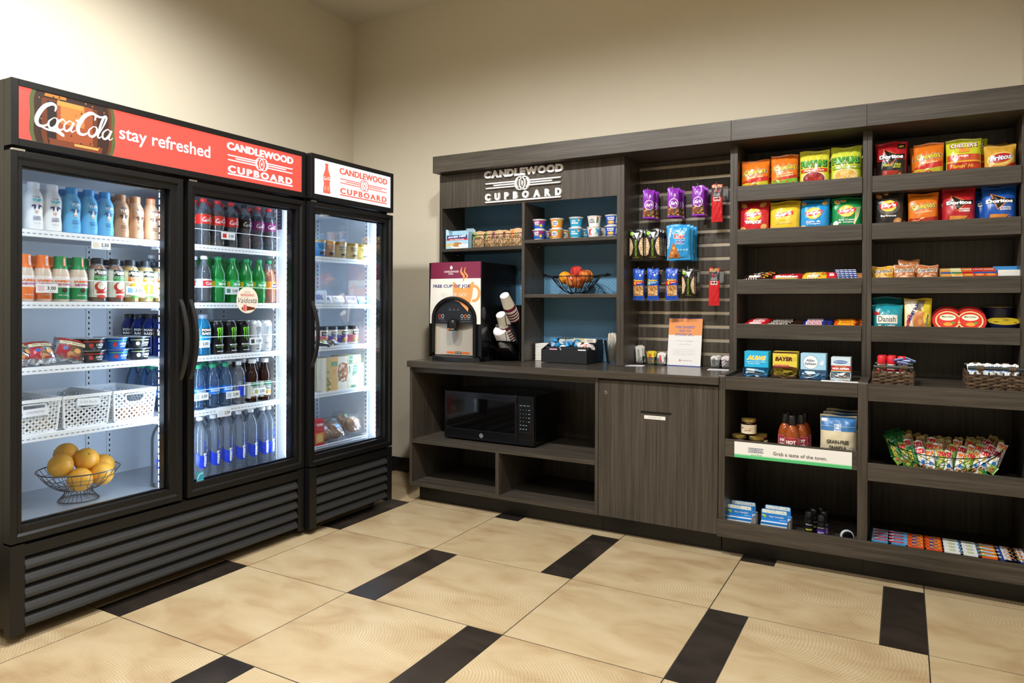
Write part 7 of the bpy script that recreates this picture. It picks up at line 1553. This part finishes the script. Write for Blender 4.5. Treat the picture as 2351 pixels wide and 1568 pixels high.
for k, (px, c, lb) in enumerate(((1098, '#7aa84a', 'kraft oatmeal pouch with green leaf print'), (1118, '#6a9a44', 'kraft oatmeal pouch with dark green print'), (1140, '#8a4a5a', 'kraft oatmeal pouch with maroon print'), (1162, '#8a5240', 'kraft oatmeal pouch with brown print'), (1184, '#e07a34', 'kraft oatmeal pouch with orange print'))):
    o = bag('oatmeal_pouch', lb, .088, .105+.006*(k > 3), .03, '#c8a274', kraft(c), None, 'pouch', dict(r=.6, bump=.15), seed=k, flare=.02); o.location = (min(ux(px, 545, 3.80), -2.08), 3.800+.018*(k % 2), zA+.007); o.rotation_euler = (-.12, 0, .05*(k-2))
# cereal cups
zB = 1.5975
CC = [(0, 0), (.029, 0), (.031, .003), (.0395, .056), (.0425, .057), (.0425, .060)]
def cereal(label, base, art, band=None):
    o = bottle('cereal_cup', label, 'cup', CC, mk('#efece8', .4), None, ((.006, .054, base),), art, rr=.037, group=None)
    MB().lathe([(.0435, .060), (.0435, .0612), (0, .0615)], 24).obj('foil_lid', mk('#d9d4cc', .35, metal=.3), o, True); return o
def rb(A): A.rect(-.045, .034, .045, .053, '#8a2370'); A.text('Kellogg', 0, .050, '#f2c8d0', w=.02); A.text('Raisin', -.004, .043, '#f6f4ee', w=.030, h=.009, bold=.05); A.text('Bran', -.004, .033, '#f6f4ee', w=.026, h=.009, bold=.05); A.text('CRUNCH', -.002, .024, '#e8b030', w=.026, h=.006, bold=.04); A.disc(.022, .022, .008, .009, '#f0c83a', 14)
def mw(A): A.disc(-.002, .030, .020, .017, '#f3ead8', 20); A.text('MINI', -.002, .034, '#3f78b8', w=.026, h=.009, bold=.05); A.text('WHEATS', -.002, .023, '#3f78b8', w=.026, h=.007, bold=.05); A.rect(.018, .038, .032, .052, '#7ab04a'); A.text('Kellogg', -.002, .050, '#c2322e', w=.018)
def rk(A): A.text('Kellogg', -.01, .049, '#c83a4a', w=.028, h=.006, shear=.3); A.text('RICE', -.004, .037, '#fff', w=.022, h=.008, bold=.05); A.text('KRISPIES', .002, .025, '#fff', w=.042, h=.008, bold=.05); A.disc(.026, .043, .006, .007, '#f2d8c0', 12); A.disc(.027, .048, .006, .004, '#c8322c', 10)
def cf(A): A.text('Kellogg', -.004, .050, '#c83a4a', w=.028, h=.006, shear=.3); A.text('CORN', -.008, .038, '#2a2826', w=.032, h=.010, bold=.02); A.text('FLAKES', -.006, .025, '#2a2826', w=.034, h=.010, bold=.02); A.fan([(.020, .020), (.032, .022), (.034, .044), (.026, .050), (.022, .036)], '#2f8a48'); A.disc(.027, .048, .006, .006, '#c8282c', 12)
def spk(A): A.fan([(.004, .008), (.048, .008), (.048, .053), (.022, .053)], '#2f9fd0'); A.text('K', -.014, .030, '#c22a34', w=.026, h=.036, bold=.04, shear=.3); A.text('Original', .03, .028, '#fff', w=.022, h=.006)
def ff(A): A.text('FROSTED', 0, .044, '#f2f4f8', w=.042, h=.008, bold=.05); A.text('FLAKES', 0, .034, '#f2f4f8', w=.036, h=.008, bold=.05); A.disc(0, .018, .022, .009, '#d9a04a', 18); A.disc(.002, .021, .015, .005, '#e8c07a', 14); A.rect(.030, .012, .040, .05, '#dfe4ec')
yc_ = 3.785
SPEC = [(1238, (('#2a5fc0', rb, 'purple and blue raisin cereal cup'), ('#2a5fc0', rb, None))), (1278, (('#d98a34', mw, 'orange wheat cereal cup'), ('#d98a34', mw, None))), (1322, (('#2b9fc8', rk, 'light blue rice cereal cup'), ('#2b9fc8', rk, None))), (1364, (('#e6e4e2', spk, 'white and blue flake cereal cup with red letter K'), ('#ecebe8', cf, 'white corn flake cereal cup with green mark'))), (1405, (('#1f4fb0', ff, 'royal blue frosted cereal cup'), ('#1f4fb0', ff, None)))]
for px, st_ in SPEC:
    x = min(ux(px, 520, yc_), -1.458); pr = None
    for lv, (c, art, lb) in enumerate(st_):
        if lb: pr = cereal(lb+(', lower of its stack' if lv == 0 and st_[1][2] is None else ''), c, art); o = pr
        else: o = dup(pr); o['label'] = pr['label'].replace('lower of', 'on top of')
        o.location = (x+.002*lv, yc_, zB+.0622*lv); o.rotation_euler = (0, 0, .12)
    o = dup(pr, (x+.01, yc_+.09, zB), .5); o['label'] = pr['label'].split(',')[0]+' in the second row'; o['group'] = 'cereal cups in the second row'
# black wire fruit bowl
zC = 1.2695
t_ = thing('wire_fruit_bowl', 'black scrolled wire fruit bowl with wide handles', 'bowl', (ux(1322, 660, 3.83), 3.83, zC)); BW = mk('#141312', .4, metal=.4)
Rb = lambda f: .045+.105*f**.62
P3 = lambda a, f: (Rb(f)*math.cos(a)*1.0, Rb(f)*.88*math.sin(a), .008+.095*f)
m = MB(); m.tube([P3(2*math.pi*i/40, 1) for i in range(40)], .003, 6, closed=True); m.tube([P3(2*math.pi*i/40, .0) for i in range(40)], .0025, 6, closed=True)
for k in range(16): a = 2*math.pi*k/16; m.tube([P3(a, f) for f in (0, .08, .2, .4, .6, .8, 1)], .0018, 5)
m.tube([(-.045, 0, .008), (.045, 0, .008)], .0018, 5); m.tube([(0, -.04, .008), (0, .04, .008)], .0018, 5); m.obj('frame', BW, t_, True)
m = MB()
for k in range(16):
    a = 2*math.pi*(k+.5)/16
    P_ = [(a-.10, .92), (a+.05, .88), (a+.09, .74), (a-.01, .66), (a-.05, .76), (a+.0, .80), (a+.0, .5), (a-.09, .42), (a-.06, .30), (a+.04, .30), (a+.05, .40), (a+.0, .42)]
    m.tube([P3(u, v) for u, v in spl(P_, 3)], .0014, 5)
m.obj('scrollwork', BW, t_, True)
m = MB()
for s_ in (-1, 1):
    for k in range(5): m.tube(spl([P3((0 if s_ > 0 else math.pi)-.5+.05*k, 1), (s_*(.18+.008*k), -.03, .112), (s_*(.205-.002*k), 0, .114+.002*k), (s_*(.18+.008*k), .03, .112), P3((0 if s_ > 0 else math.pi)+.5-.05*k, 1)], 5), .0016, 5)
m.obj('handles', BW, t_, True)
m = MB()
for k in range(3): a = k*2.1+.5; m.lathe([(0, 0), (.005, .001), (.006, .005), (.004, .009), (0, .010)], 8, c=(.05*math.cos(a), .045*math.sin(a), 0))
m.obj('feet', BW, t_, True)
def apple(label, c1, c2, grp=None):
    mt, N, L, b = newmat('apple_skin'); tc = N.new('ShaderNodeTexCoord'); n = N.new('ShaderNodeTexNoise'); mp = N.new('ShaderNodeMapping'); mp.inputs['Scale'].default_value = (60, 60, 12); n.inputs['Scale'].default_value = 1
    r = ramp(N, [(.35, c1), (.65, c2)]); L.new(tc.outputs['Object'], mp.inputs[0]); L.new(mp.outputs[0], n.inputs['Vector']); L.new(n.outputs['Fac'], r.inputs[0]); L.new(r.outputs[0], b.inputs['Base Color']); b.inputs['Roughness'].default_value = .25
    o = MB().lathe([(0, -.028), (.012, -.034), (.024, -.031), (.034, -.014), (.038, .006), (.034, .024), (.022, .033), (.010, .031), (0, .024)], 24).obj('apple', mt, None, True); tag(o, label, 'fruit', grp)
    MB().tube([(0, 0, .025), (.002, 0, .036), (.005, .001, .042)], .0014, 5).obj('stem', mk('#4a3420', .7), o, True); return o
o0 = citrus('orange', 'bright orange at the side of the black wire bowl', '#e8951c', .039, None); B0 = Vector(t_.location)
o0.location = B0+Vector((-.062, -.02, .098)); o0.rotation_euler = (.6, .4, 0)
q = dup(o0, B0+Vector((.05, .05, .108)), label='bright orange mostly hidden behind the apples')
for pos, c1, c2, lb, rt in (((.002, .005, .132), '#a81f2c', '#cf4a3c', 'deep red apple on top of the pile', (.2, .1, 0)), ((.062, -.012, .104), '#c8863a', '#b8402e', 'pink and yellow apple by the bowl handle', (.3, -.2, 1)), ((-.006, -.042, .075), '#d0953f', '#b23a2a', 'red striped apple low in the bowl', (-.4, .2, 2)), ((.038, -.05, .07), '#bf7030', '#a8321f', 'dark red striped apple low in the bowl', (-.2, -.3, 3)), ((-.03, .04, .075), '#b5502c', '#9a2a22', 'red apple at the back of the bowl', (0, 0, 0))):
    a_ = apple(lb, c1, c2); a_.location = B0+Vector(pos); a_.rotation_euler = rt
# ================================================================ on the worktop
zW = .8625
# -- coffee machine
t_ = thing('coffee_machine', 'black coffee dispenser with white and maroon front panel', 'coffee machine', (-2.375, 3.72, zW)); R_ = tuple(t_.location)
x0, x1, yf, yk, zt_ = -2.565, -2.19, 3.515, 3.96, 1.462
CMK = mk('#101012', .22, spec=.5)
m = MB(); m.box(x0+.01, x1, yf+.05, yk, zW+.05, zt_-.002); m.box(x0+.02, x1-.01, yf+.12, yk-.02, zW, zW+.05); m.obj('body', CMK, t_, rel=R_, bevel=.004)
# front shell: slightly bowed, with an arched opening
cx_ = (x0+x1)/2; wv = x1-x0
def bow(u, v): return yf+.018*((u-cx_)/(wv/2))**2+.02*max(0, (v-zW)/.6-.55)
def arch(v0):
    pts = []
    for i in range(25): a = math.pi*i/24; pts.append((cx_-.150*math.cos(a), zW+.255+.125*math.sin(a)))
    return pts
# outer panel split in strips left/right/above the arch
SH_ = mk('#e6e2d8', .3); MAR = mk('#7a2a44', .3)
aw = .150; az = zW+.255
def above(u):
    q = abs(u-cx_)/aw; return az+.125*math.sqrt(max(0, 1-q*q)) if q < 1 else az-.0
ztop = zt_; zlow = zW+.225
m = MB(); N_ = 40
us = [x0+wv*i/N_ for i in range(N_+1)]
zm = zt_-.10
for a_, b_ in zip(us, us[1:]):
    for lo, hi, mt in ((None, zm, SH_), (zm, ztop, MAR)):
        la = (above(a_) if abs(a_-cx_) < aw else zlow) if lo is None else lo; lb_ = (above(b_) if abs(b_-cx_) < aw else zlow) if lo is None else lo
        K = 5
        for k in range(K):
            P4 = [(a_, la+(hi-la)*k/K), (b_, lb_+(hi-lb_)*k/K), (b_, lb_+(hi-lb_)*(k+1)/K), (a_, la+(hi-la)*(k+1)/K)]
            m.add([(u, bow(u, v), v) for u, v in P4], [(0, 1, 2, 3)], mt)
m.obj('front_panel', parent=t_, smooth=True, rel=R_)
m = MB()
for u in (x0, x1): m.box(u-.004, u+.004, bow(u, 0)-.001, yf+.06, zW+.02, zt_)
m.box(x0, x1, yf+.03, yf+.06, zt_-.004, zt_+.002)
m.box(x0, x0+.03, bow(x0, 0), yf+.06, zW+.03, zlow); m.box(x1-.035, x1, bow(x1, 0), yf+.06, zW+.03, zlow); m.obj('shell_trim', CMK, t_, rel=R_, bevel=.002)
# arch bezel
m = MB(); pts = [(cx_-.152, zW+.05), (cx_-.152, zW+.15)]+arch(0)+[(cx_+.150, zW+.15), (cx_+.150, zW+.03)]
m.tube([(u, bow(u, v)-.004, v) for u, v in pts], .012, 8); m.obj('arch_bezel', CMK, t_, True, rel=R_)
m = MB(); pl = [(cx_-.148, zW+.225)]+[(cx_-.148*math.cos(math.pi*i/20), az+.122*math.sin(math.pi*i/20)) for i in range(21)]+[(cx_+.148, zW+.225)]
m.prism(pl, lambda u, v, q: (u, q, v), yf+.010, yf+.03); cp = m.obj('control_panel', mk('#1b1b1d', .35), t_, rel=R_)
A = Art(lambda u, v, e: (u, yf+.010-e, v), dict(r=.4))
for du, c in ((-.105, '#d83a3a'), (-.083, '#b8b8b8'), (.058, '#b8b8b8'), (.082, '#e8823a'), (.106, '#c8c8c8')): A.ring(cx_+du, zW+.272, .010, .011, .0028, c, 18)
for du in (-.03, 0, .03): A.disc(cx_+du, zW+.320, .0018, .0018, '#c8a0a0' if du else '#e84a4a', 8); A.text('READY', cx_+du, zW+.309, '#d8d8d8', w=.015, h=.0035)
for du, s_ in ((-.105, 'STOP'), (-.083, 'RINSE'), (.058, 'REGULAR'), (.082, 'BOLD'), (.106, 'HOT')): A.text(s_, cx_+du, zW+.254, '#d8d8d8', w=.016, h=.004)
A.text('press and hold to dispense', cx_+.084, zW+.240, '#a8a8a8', w=.07, h=.004); A.text('for service call', cx_-.08, zW+.240, '#a8a8a8', w=.04, h=.004); A.obj('control_print', cp, R_)
m = MB(); m.lathe([(.034, 0), (.036, .004), (.036, .045), (.030, .062), (.016, .070), (0, .072)], 24, c=(cx_+.002, yf-.004, zW+.185)); sp_ = m.obj('spout', CMK, t_, True, rel=R_)
A = Art(lambda u, v, e: (cx_+.002+(.0362+e)*math.sin(u/.036), yf-.004-(.0362+e)*math.cos(u/.036), v), dict(r=.4)); A.rect(-.03, zW+.188, -.005, zW+.199, '#e8862a'); A.text('HOT LIQUIDS', .012, zW+.194, '#f0f0f0', w=.028, h=.005); A.obj('spout_sticker', sp_, R_)
m = MB(); m.grid(lambda a, b: (cx_-.148+.296*a, yf+.02+.026*math.sin(math.pi*a)**.7, zW+.035+.20*b), 20, 2); m.obj('steel_back', mk('#c9bfae', .3, metal=.45), t_, True, rel=R_)
A = Art(lambda u, v, e: (u, yf+.02+.026*math.sin(math.pi*max(0, min(1, (u-cx_+.148)/.296)))**.7-.002-e, v), dict(r=.4))
for a_, b_, c in ((-.075, -.015, '#e8722a'), (-.013, .033, '#2a2624'), (.035, .098, '#e8722a')): A.rect(cx_+a_, zW+.043, cx_+b_, zW+.055, c, nu=6)
A.text('WARNING', cx_-.043, zW+.049, '#3a1a0a', w=.04, h=.006); A.text('HOT LIQUIDS', cx_+.01, zW+.049, '#fff', w=.038, h=.006); A.text('MAY BURN', cx_+.066, zW+.049, '#3a1a0a', w=.042, h=.006); A.obj('warning_sticker', t_, R_)
m = MB(); pl = [(x0+.012+(wv-.03)*i/20, yf+.03-.075*math.sin(math.pi*i/20)**.6) for i in range(21)]+[(x1-.018, yf+.14), (x0+.012, yf+.14)]
m.prism(pl, lambda u, v, q: (u, v, q), zW, zW+.028); m.obj('drip_tray', mk('#1d1e21', .4), t_, rel=R_, bevel=.002)
m = MB()
for k in range(16): m.box(cx_-.12+.016*k, cx_-.113+.016*k, yf-.015, yf+.10, zW+.0285, zW+.031)
m.obj('drip_grid', mk('#8a8a88', .3, metal=.8), t_, rel=R_)
A = Art(lambda u, v, e: (u, bow(u, v)-.0005-e, v), dict(r=.35))
A.disc(cx_-.02, zm+.066, .0095, .011, '#f2efec', 18); A.line(spl([(cx_-.018, zm+.073), (cx_-.023, zm+.067), (cx_-.017, zm+.063), (cx_-.022, zm+.058)]), .002, '#7a2a44'); A.text('CANDLEWOOD', cx_-.020, zm+.042, '#f2efec', w=.108, h=.012, bold=.01); A.text('SUITES', cx_-.022, zm+.028, '#f2efec', w=.034, h=.008, bold=.02)
u0 = cx_+.055
A.fan([(u0-.062, zm-.022), (u0+.085, zm-.022), (u0+.072, zm-.115), (u0+.055, zm-.165), (u0+.048, zm-.20), (u0-.01, zm-.145), (u0-.056, zm-.13)], '#ef9a56'); A.ring(u0+.085, zm-.090, .042, .052, .016, '#ef9a56', 24, -1.9, 1.9)
for k, dx in enumerate((0, .024)): A.line(spl([(u0+.012+dx*.6, zm-.018 if k == 0 else zm+.0), (u0+.016+dx, zm+.014), (u0-.004+dx, zm+.040), (u0+.002+dx, zm+.070)], 8), .013 if k == 0 else .009, '#ef9a56', lambda t: math.sin(math.pi*(.12+.85*t))+.05)
A.text('FREE CUP OF JOE', cx_-.022, zm-.048, '#2f356e', w=.275, h=.024, bold=.02); A.text('ON THE GO!', cx_-.0, zm-.098, '#d9d2c6', w=.185, h=.022, bold=.01); A.obj('front_print', t_, R_)
m = MB()
for r in range(3):
    for c_ in range(2): m.box(x1+.001, x1+.0016, 3.80+.045*c_, 3.835+.045*c_, 1.345-.028*r, 1.353-.028*r)
m.obj('side_vents', mk('#000000', .6), t_, rel=R_)
m = MB(); m.lathe([(0, 0), (.018, 0), (.018, .012), (.014, .016), (0, .017)], 20); o = m.obj('side_latch', mk('#2a2a2c', .3), t_, True); o.rotation_euler = (0, math.pi/2, 0); o.location = Vector((x1+.002, yf+.035, zW+.29))-t_.location; o.scale = (2.2, .8, 1)
# -- cup and lid dispenser beside the machine
t_ = thing('cup_dispenser', 'black angled dispenser rack for paper cups and lids', 'dispenser', (-2.11, 3.76, zW)); R_ = tuple(t_.location); m = MB(); rx0, rx1 = -2.182, -2.03
for s_, (ya, za) in enumerate(((3.53, zW+.30), (3.535, zW+.20))):
    m.add([(rx0, ya+.10, za-.075), (rx1, ya+.10, za-.075), (rx1, ya+.34, za-.30 if za-.30 > zW else zW), (rx0, ya+.34, za-.30 if za-.30 > zW else zW)], [(0, 1, 2, 3)])
    m.tube([(rx0+.01, ya+.06, za-.02), (rx0+.01, ya+.085, za-.085)], .002, 5); m.tube([(rx1-.03, ya+.06, za-.02), (rx1-.03, ya+.085, za-.085)], .002, 5)
m.box(rx0, rx0+.004, 3.70, 3.95, zW, zW+.30); m.box(rx1-.004, rx1, 3.72, 3.95, zW, zW+.34); m.box(rx0, rx1, 3.945, 3.95, zW, zW+.34)
m.obj('rack', CMK, t_, rel=R_)
m = MB(); m.add([(rx0, 3.61, zW+.085), (rx1-.02, 3.61, zW+.085), (rx1-.02, 3.76, zW), (rx0, 3.76, zW)], [(0, 1, 2, 3)]); m.add([(rx1-.02, 3.61, zW+.085), (rx1-.02, 3.70, zW+.13), (rx1-.02, 3.86, zW), (rx1-.02, 3.76, zW)], [(0, 1, 2, 3)]); m.add([(rx0, 3.61, zW+.085), (rx0, 3.70, zW+.13), (rx0, 3.86, zW), (rx0, 3.76, zW)], [(0, 1, 2, 3)]); m.obj('lid_tray', CMK, t_, rel=R_)
def cupstack(label, px, py, y, n, tilt):
    """stack of nested paper cups leaning in the rack, mouths facing the room"""
    p = un(px, py, 'y', y); t2 = thing('paper_cup_stack', label, 'cup', p, 0); t2.rotation_euler = (tilt, 0, .05)
    cb = mk('#e2dac8', .5)
    c_ = bottle('cup', '', None, [(0, 0), (.028, 0), (.0285, .003), (.0285, .0031), (.0385, .108), (.0398, .109), (.0398, .112), (.0385, .1125)], cb, None, ((.085, .108, '#6a2438'),), lambda A: (A.disc(.01, .05, .024, .034, '#d9823a', 18), A.disc(.016, .04, .014, .02, '#8a5a3a', 14), A.text('COFFEE', .006, .055, '#3a2a20', w=.036, h=.009, rot=1.2, bold=.04)), rr=.034)
    MB().lathe([(0, -.0005), (.027, -.0005), (.0275, .0)], 20).obj('cup_base', mk('#f6f4f0', .5), c_)
    for kk in ('label', 'category'):
        if kk in c_: del c_[kk]
    c_.parent = t2; c_.rotation_euler = (math.pi, 0, 0); c_.location = (0, 0, 0)
    m = MB()
    for k in range(1, n): m.lathe([(.0385, -.108-.010*k), (.0398, -.1085-.010*k), (.0398, -.1115-.010*k), (.0385, -.112-.010*k)], 20, mk('#e9e2d2', .5) if k % 2 else mk('#6a2438', .5))
    m.obj('nested_rims', parent=t2); return t2
cupstack('upper stack of cream paper coffee cups in the rack', 1158, 678, 3.60, 9, .75); cupstack('lower stack of cream paper coffee cups in the rack', 1149, 722, 3.60, 10, .75)
t2 = thing('lid_stack', 'stack of white plastic cup lids in the low tray', 'lid', un(1147, 757, 'y', 3.64)); t2.rotation_euler = (.75, 0, .05); LW = mk('#f1efec', .35); l0 = None
for k in range(18):
    if l0 is None:
        l0 = MB().lathe([(0, .001), (.034, .001), (.036, .004), (.0385, .003), (.042, -.004), (.0435, -.006), (.0435, -.008)], 22).obj('lid', LW, t2, True); l0.location = (0, 0, 0)
    else: q = dup(l0, (0, 0, -.0095*k), parent=t2)
# -- creamer tray
t_ = thing('creamer_tray', 'black sloped organiser tray with creamers and stirrer slots', 'tray', (-1.7375, 3.85, zW)); R_ = tuple(t_.location); TB = mk('#17181b', .55, bump=.2, bscale=500); x0, x1, y0, y1 = -1.886, -1.589, 3.724, 3.965
m = MB(); m.box(x0, x1, y0, y0+.004, .0+zW+.004, zW+.078)
for u in (x0, x1-.004): m.prism([(y0, zW+.004), (y1, zW+.004), (y1, zW+.135), (y1-.06, zW+.135), (y0, zW+.078)], lambda a, b, q: (q, a, b), u, u+.004)
m.box(x0, x1, y1-.004, y1, zW+.004, zW+.135); m.box(x0, x1, y0, y1, zW+.002, zW+.006); m.box(x0+.03, x1-.03, y0+.03, y1-.02, zW, zW+.002); m.obj('tray_shell', TB, t_, rel=R_, bevel=.0015)
m = MB(); m.box(x0+.004, x1-.004, y0+.05, y0+.054, zW+.006, zW+.095); m.box(x0+.004, x1-.004, y0+.12, y0+.124, zW+.006, zW+.12); m.box((x0+x1)/2+.03, (x0+x1)/2+.034, y0+.054, y1, zW+.006, zW+.115); m.obj('tray_dividers', TB, t_, rel=R_)
m = MB()
for k in range(46): m.box(x0+.016+k*.0058, x0+.019+k*.0058, y0+.048, y0+.05, zW+.080, zW+.092)
m.obj('comb_teeth', mk('#3a3b3f', .4), t_, rel=R_)
box('tray_platform', x0+.004, x1-.004, y0+.054, y1-.004, zW+.006, zW+.075, TB, t_, R_)
cr = bottle('creamer_cup', 'blue creamer cup in the organiser tray', 'creamer', [(0, 0), (.0125, 0), (.0165, .022), (.0195, .0225), (.0195, .024), (0, .0245)], mk('#2f8cc8', .35), None, (), lambda A: A.rect(-.008, .006, .008, .016, '#cfe6f4'), group='blue creamer cups', rr=.014); MB().lathe([(.0195, .0242), (.0195, .0252), (0, .0256)], 16).obj('peel_lid', mk('#cfe2ee', .3, metal=.4), cr, True)
r_ = random.Random(12); k = 0
for i in range(5):
    for j in range(3):
        o = cr if k == 0 else dup(cr); k += 1
        o.location = (x0+.035+.034*i, y0+.078+.03*j-.0, zW+.082+.010*(j)+r_.uniform(0, .012)); o.rotation_euler = (r_.uniform(.3, 1.5), r_.uniform(-.8, .8), r_.uniform(0, 6))
cw = bottle('creamer_cup', 'white and red creamer cup in the organiser tray', 'creamer', [(0, 0), (.0125, 0), (.0165, .022), (.0195, .0225), (.0195, .024), (0, .0245)], mk('#efeae6', .35), None, ((.004, .012, '#c23a3a'),), None, group='white creamer cups'); MB().lathe([(.0195, .0242), (.0195, .0252), (0, .0256)], 16).obj('peel_lid', mk('#e6dcd8', .3), cw, True); k = 0
for i in range(3):
    for j in range(2):
        o = cw if k == 0 else dup(cw); k += 1; o.location = (x1-.082+.033*i, y0+.075+.034*j, zW+.082+.01*j+r_.uniform(0, .008)); o.rotation_euler = (r_.uniform(.4, 1.6), r_.uniform(-.6, .6), r_.uniform(0, 6))
for k, (u, c, lb) in enumerate(((-1.845, '#2a2624', 'dark tea packet row at the back of the tray'), (-1.80, '#26221f', 'dark tea packet standing beside the cream one'), (-1.735, '#d8cc90', 'cream tea packet at the back of the tray'), (-1.66, '#e8e4dc', 'white tea packet at the back of the tray'))):
    o = carton('tea_packet', lb, .05 if k < 2 else .075, .02, .062, c, (lambda c: lambda A: A.rect(-.02, .045, .02, .057, '#c8b88a' if c[1] == '2' else '#b8b09a'))(c)); o.location = (u, y1-.025+.0*(k == 1), zW+.0755); o.rotation_euler = (-.05, 0, 0)
for u, c, lb in ((-1.825, '#e6a0b8', 'pink sweetener packet in the front slot of the tray'), (-1.64, '#ecebe6', 'white sweetener packet in the front slot of the tray')):
    o = bar('sweetener_packet', lb, .05, .03, .006, c, None, None, dict(r=.6), 'packet'); o.location = (u, y0+.026, zW+.055); o.rotation_euler = (-.5, 0, 0)
# -- napkins and stirrer glass
t_ = thing('napkin_stack', 'stack of white folded napkins behind the tray', 'napkins', (-1.935, 3.90, zW)); m = MB()
for k in range(11): box('napkin', -.055+.001*(k % 2), .055, -.055, .055, .0095*k, .0095*k+.0085, mk('#ece8e0', .8), t_, bevel=.002)
t_ = thing('stirrer_glass', 'flared clear glass full of pale wooden stirrers', 'glass', (-1.497, 3.90, zW)); GG = clear('glass_jar', (.93, .96, .95), dif=.03, fres=1.2)
MB().lathe([(0, .001), (.036, 0), (.038, .004), (.056, .135), (.0545, .135), (.036, .012), (0, .012)], 26).obj('glass', GG, t_, True)
for k in range(46):
    a, r = k*2.4, .031*math.sqrt((k+.5)/46); q = MB().box(-.0048, .0048, -.0014, .0014, 0, .155+.012*math.sin(k*1.7)).obj('stirrer', mk('#e6dfd0', .7), t_); q.location = (r*math.cos(a), r*math.sin(a), .013); q.rotation_euler = (-.16*r/.03*math.sin(a), .16*r/.03*math.cos(a), a)
# ================================================================ microwave
t_ = thing('microwave', 'black countertop microwave oven in the open cabinet', 'microwave', (-2.147, 3.7, .3845)); R_ = tuple(t_.location); x0, x1, y0, y1, z0, z1 = -2.455, -1.838, 3.54, 3.86, .394, .679
MBK = mk('#0a0a0b', .16, spec=.5); box('case', x0, x1, y0+.02, y1, z0, z1, MBK, t_, R_, .003); xp = -1.948
d_ = box('door', x0, xp-.002, y0, y0+.02, z0, z1, mk('#0d0d0f', .2), t_, R_, .004)
box('door_window', x0+.018, xp-.012, y0-.0012, y0, z0+.06, z1-.035, mk('#050506', .05), d_, R_, .0008); cpn = box('control_panel', xp, x1, y0, y0+.02, z0, z1, mk('#0d0d0f', .22), t_, R_, .004)
m = MB(); m.tube([(a, y0-.0008, b) for a, b in ((x0+.018, z0+.06), (xp-.012, z0+.06), (xp-.012, z1-.035), (x0+.018, z1-.035))], .0009, 4, closed=True); m.obj('window_border', mk('#3a3c40', .3), d_, rel=R_)
A = Art(lambda u, v, e: (u, y0-.0002-e, v), dict(r=.3)); uc = -2.19; A.disc(uc, z0+.03, .0125, .0125, '#c8ccd0', 20); A.disc(uc, z0+.03, .0105, .0105, '#3a4454', 20); A.text('GE', uc, z0+.03, '#dfe4ea', w=.012, h=.008, shear=.3); A.obj('badge', d_, R_)
A = Art(lambda u, v, e: (u, y0-.0002-e, v), dict(r=.3)); uc = (xp+x1)/2
A.ring(uc, z0+.155, .052, .112, .0008, '#4a4c50', 4, math.pi/4, math.pi/4+2*math.pi)
for r in range(6):
    for c_ in range(4):
        if r > 3 and c_ > 2: continue
        A.text(str((r*3+c_) % 10), uc-.030+.018*c_, z0+.205-.022*r, '#8fb6c0', h=.006) if c_ < 3 and r < 4 else A.rect(uc-.034+.018*c_, z0+.203-.022*r, uc-.024+.018*c_, z0+.207-.022*r, '#7a9aa4')
for c_ in range(3): A.rect(uc-.036+.024*c_, z0+.228, uc-.020+.024*c_, z0+.231, '#7a9aa4')
A.obj('keypad', cpn, R_); box('open_button', uc-.038, uc+.038, y0-.002, y0, z0+.012, z0+.036, mk('#101012', .25), cpn, R_, .002)
for xx in (x0+.05, x1-.05):
    for yy in (y0+.06, y1-.05): MB().lathe([(.012, 0), (.012, .012)], 12, c=(xx, yy, .3845)).obj('foot', BLACK, t_, rel=R_)
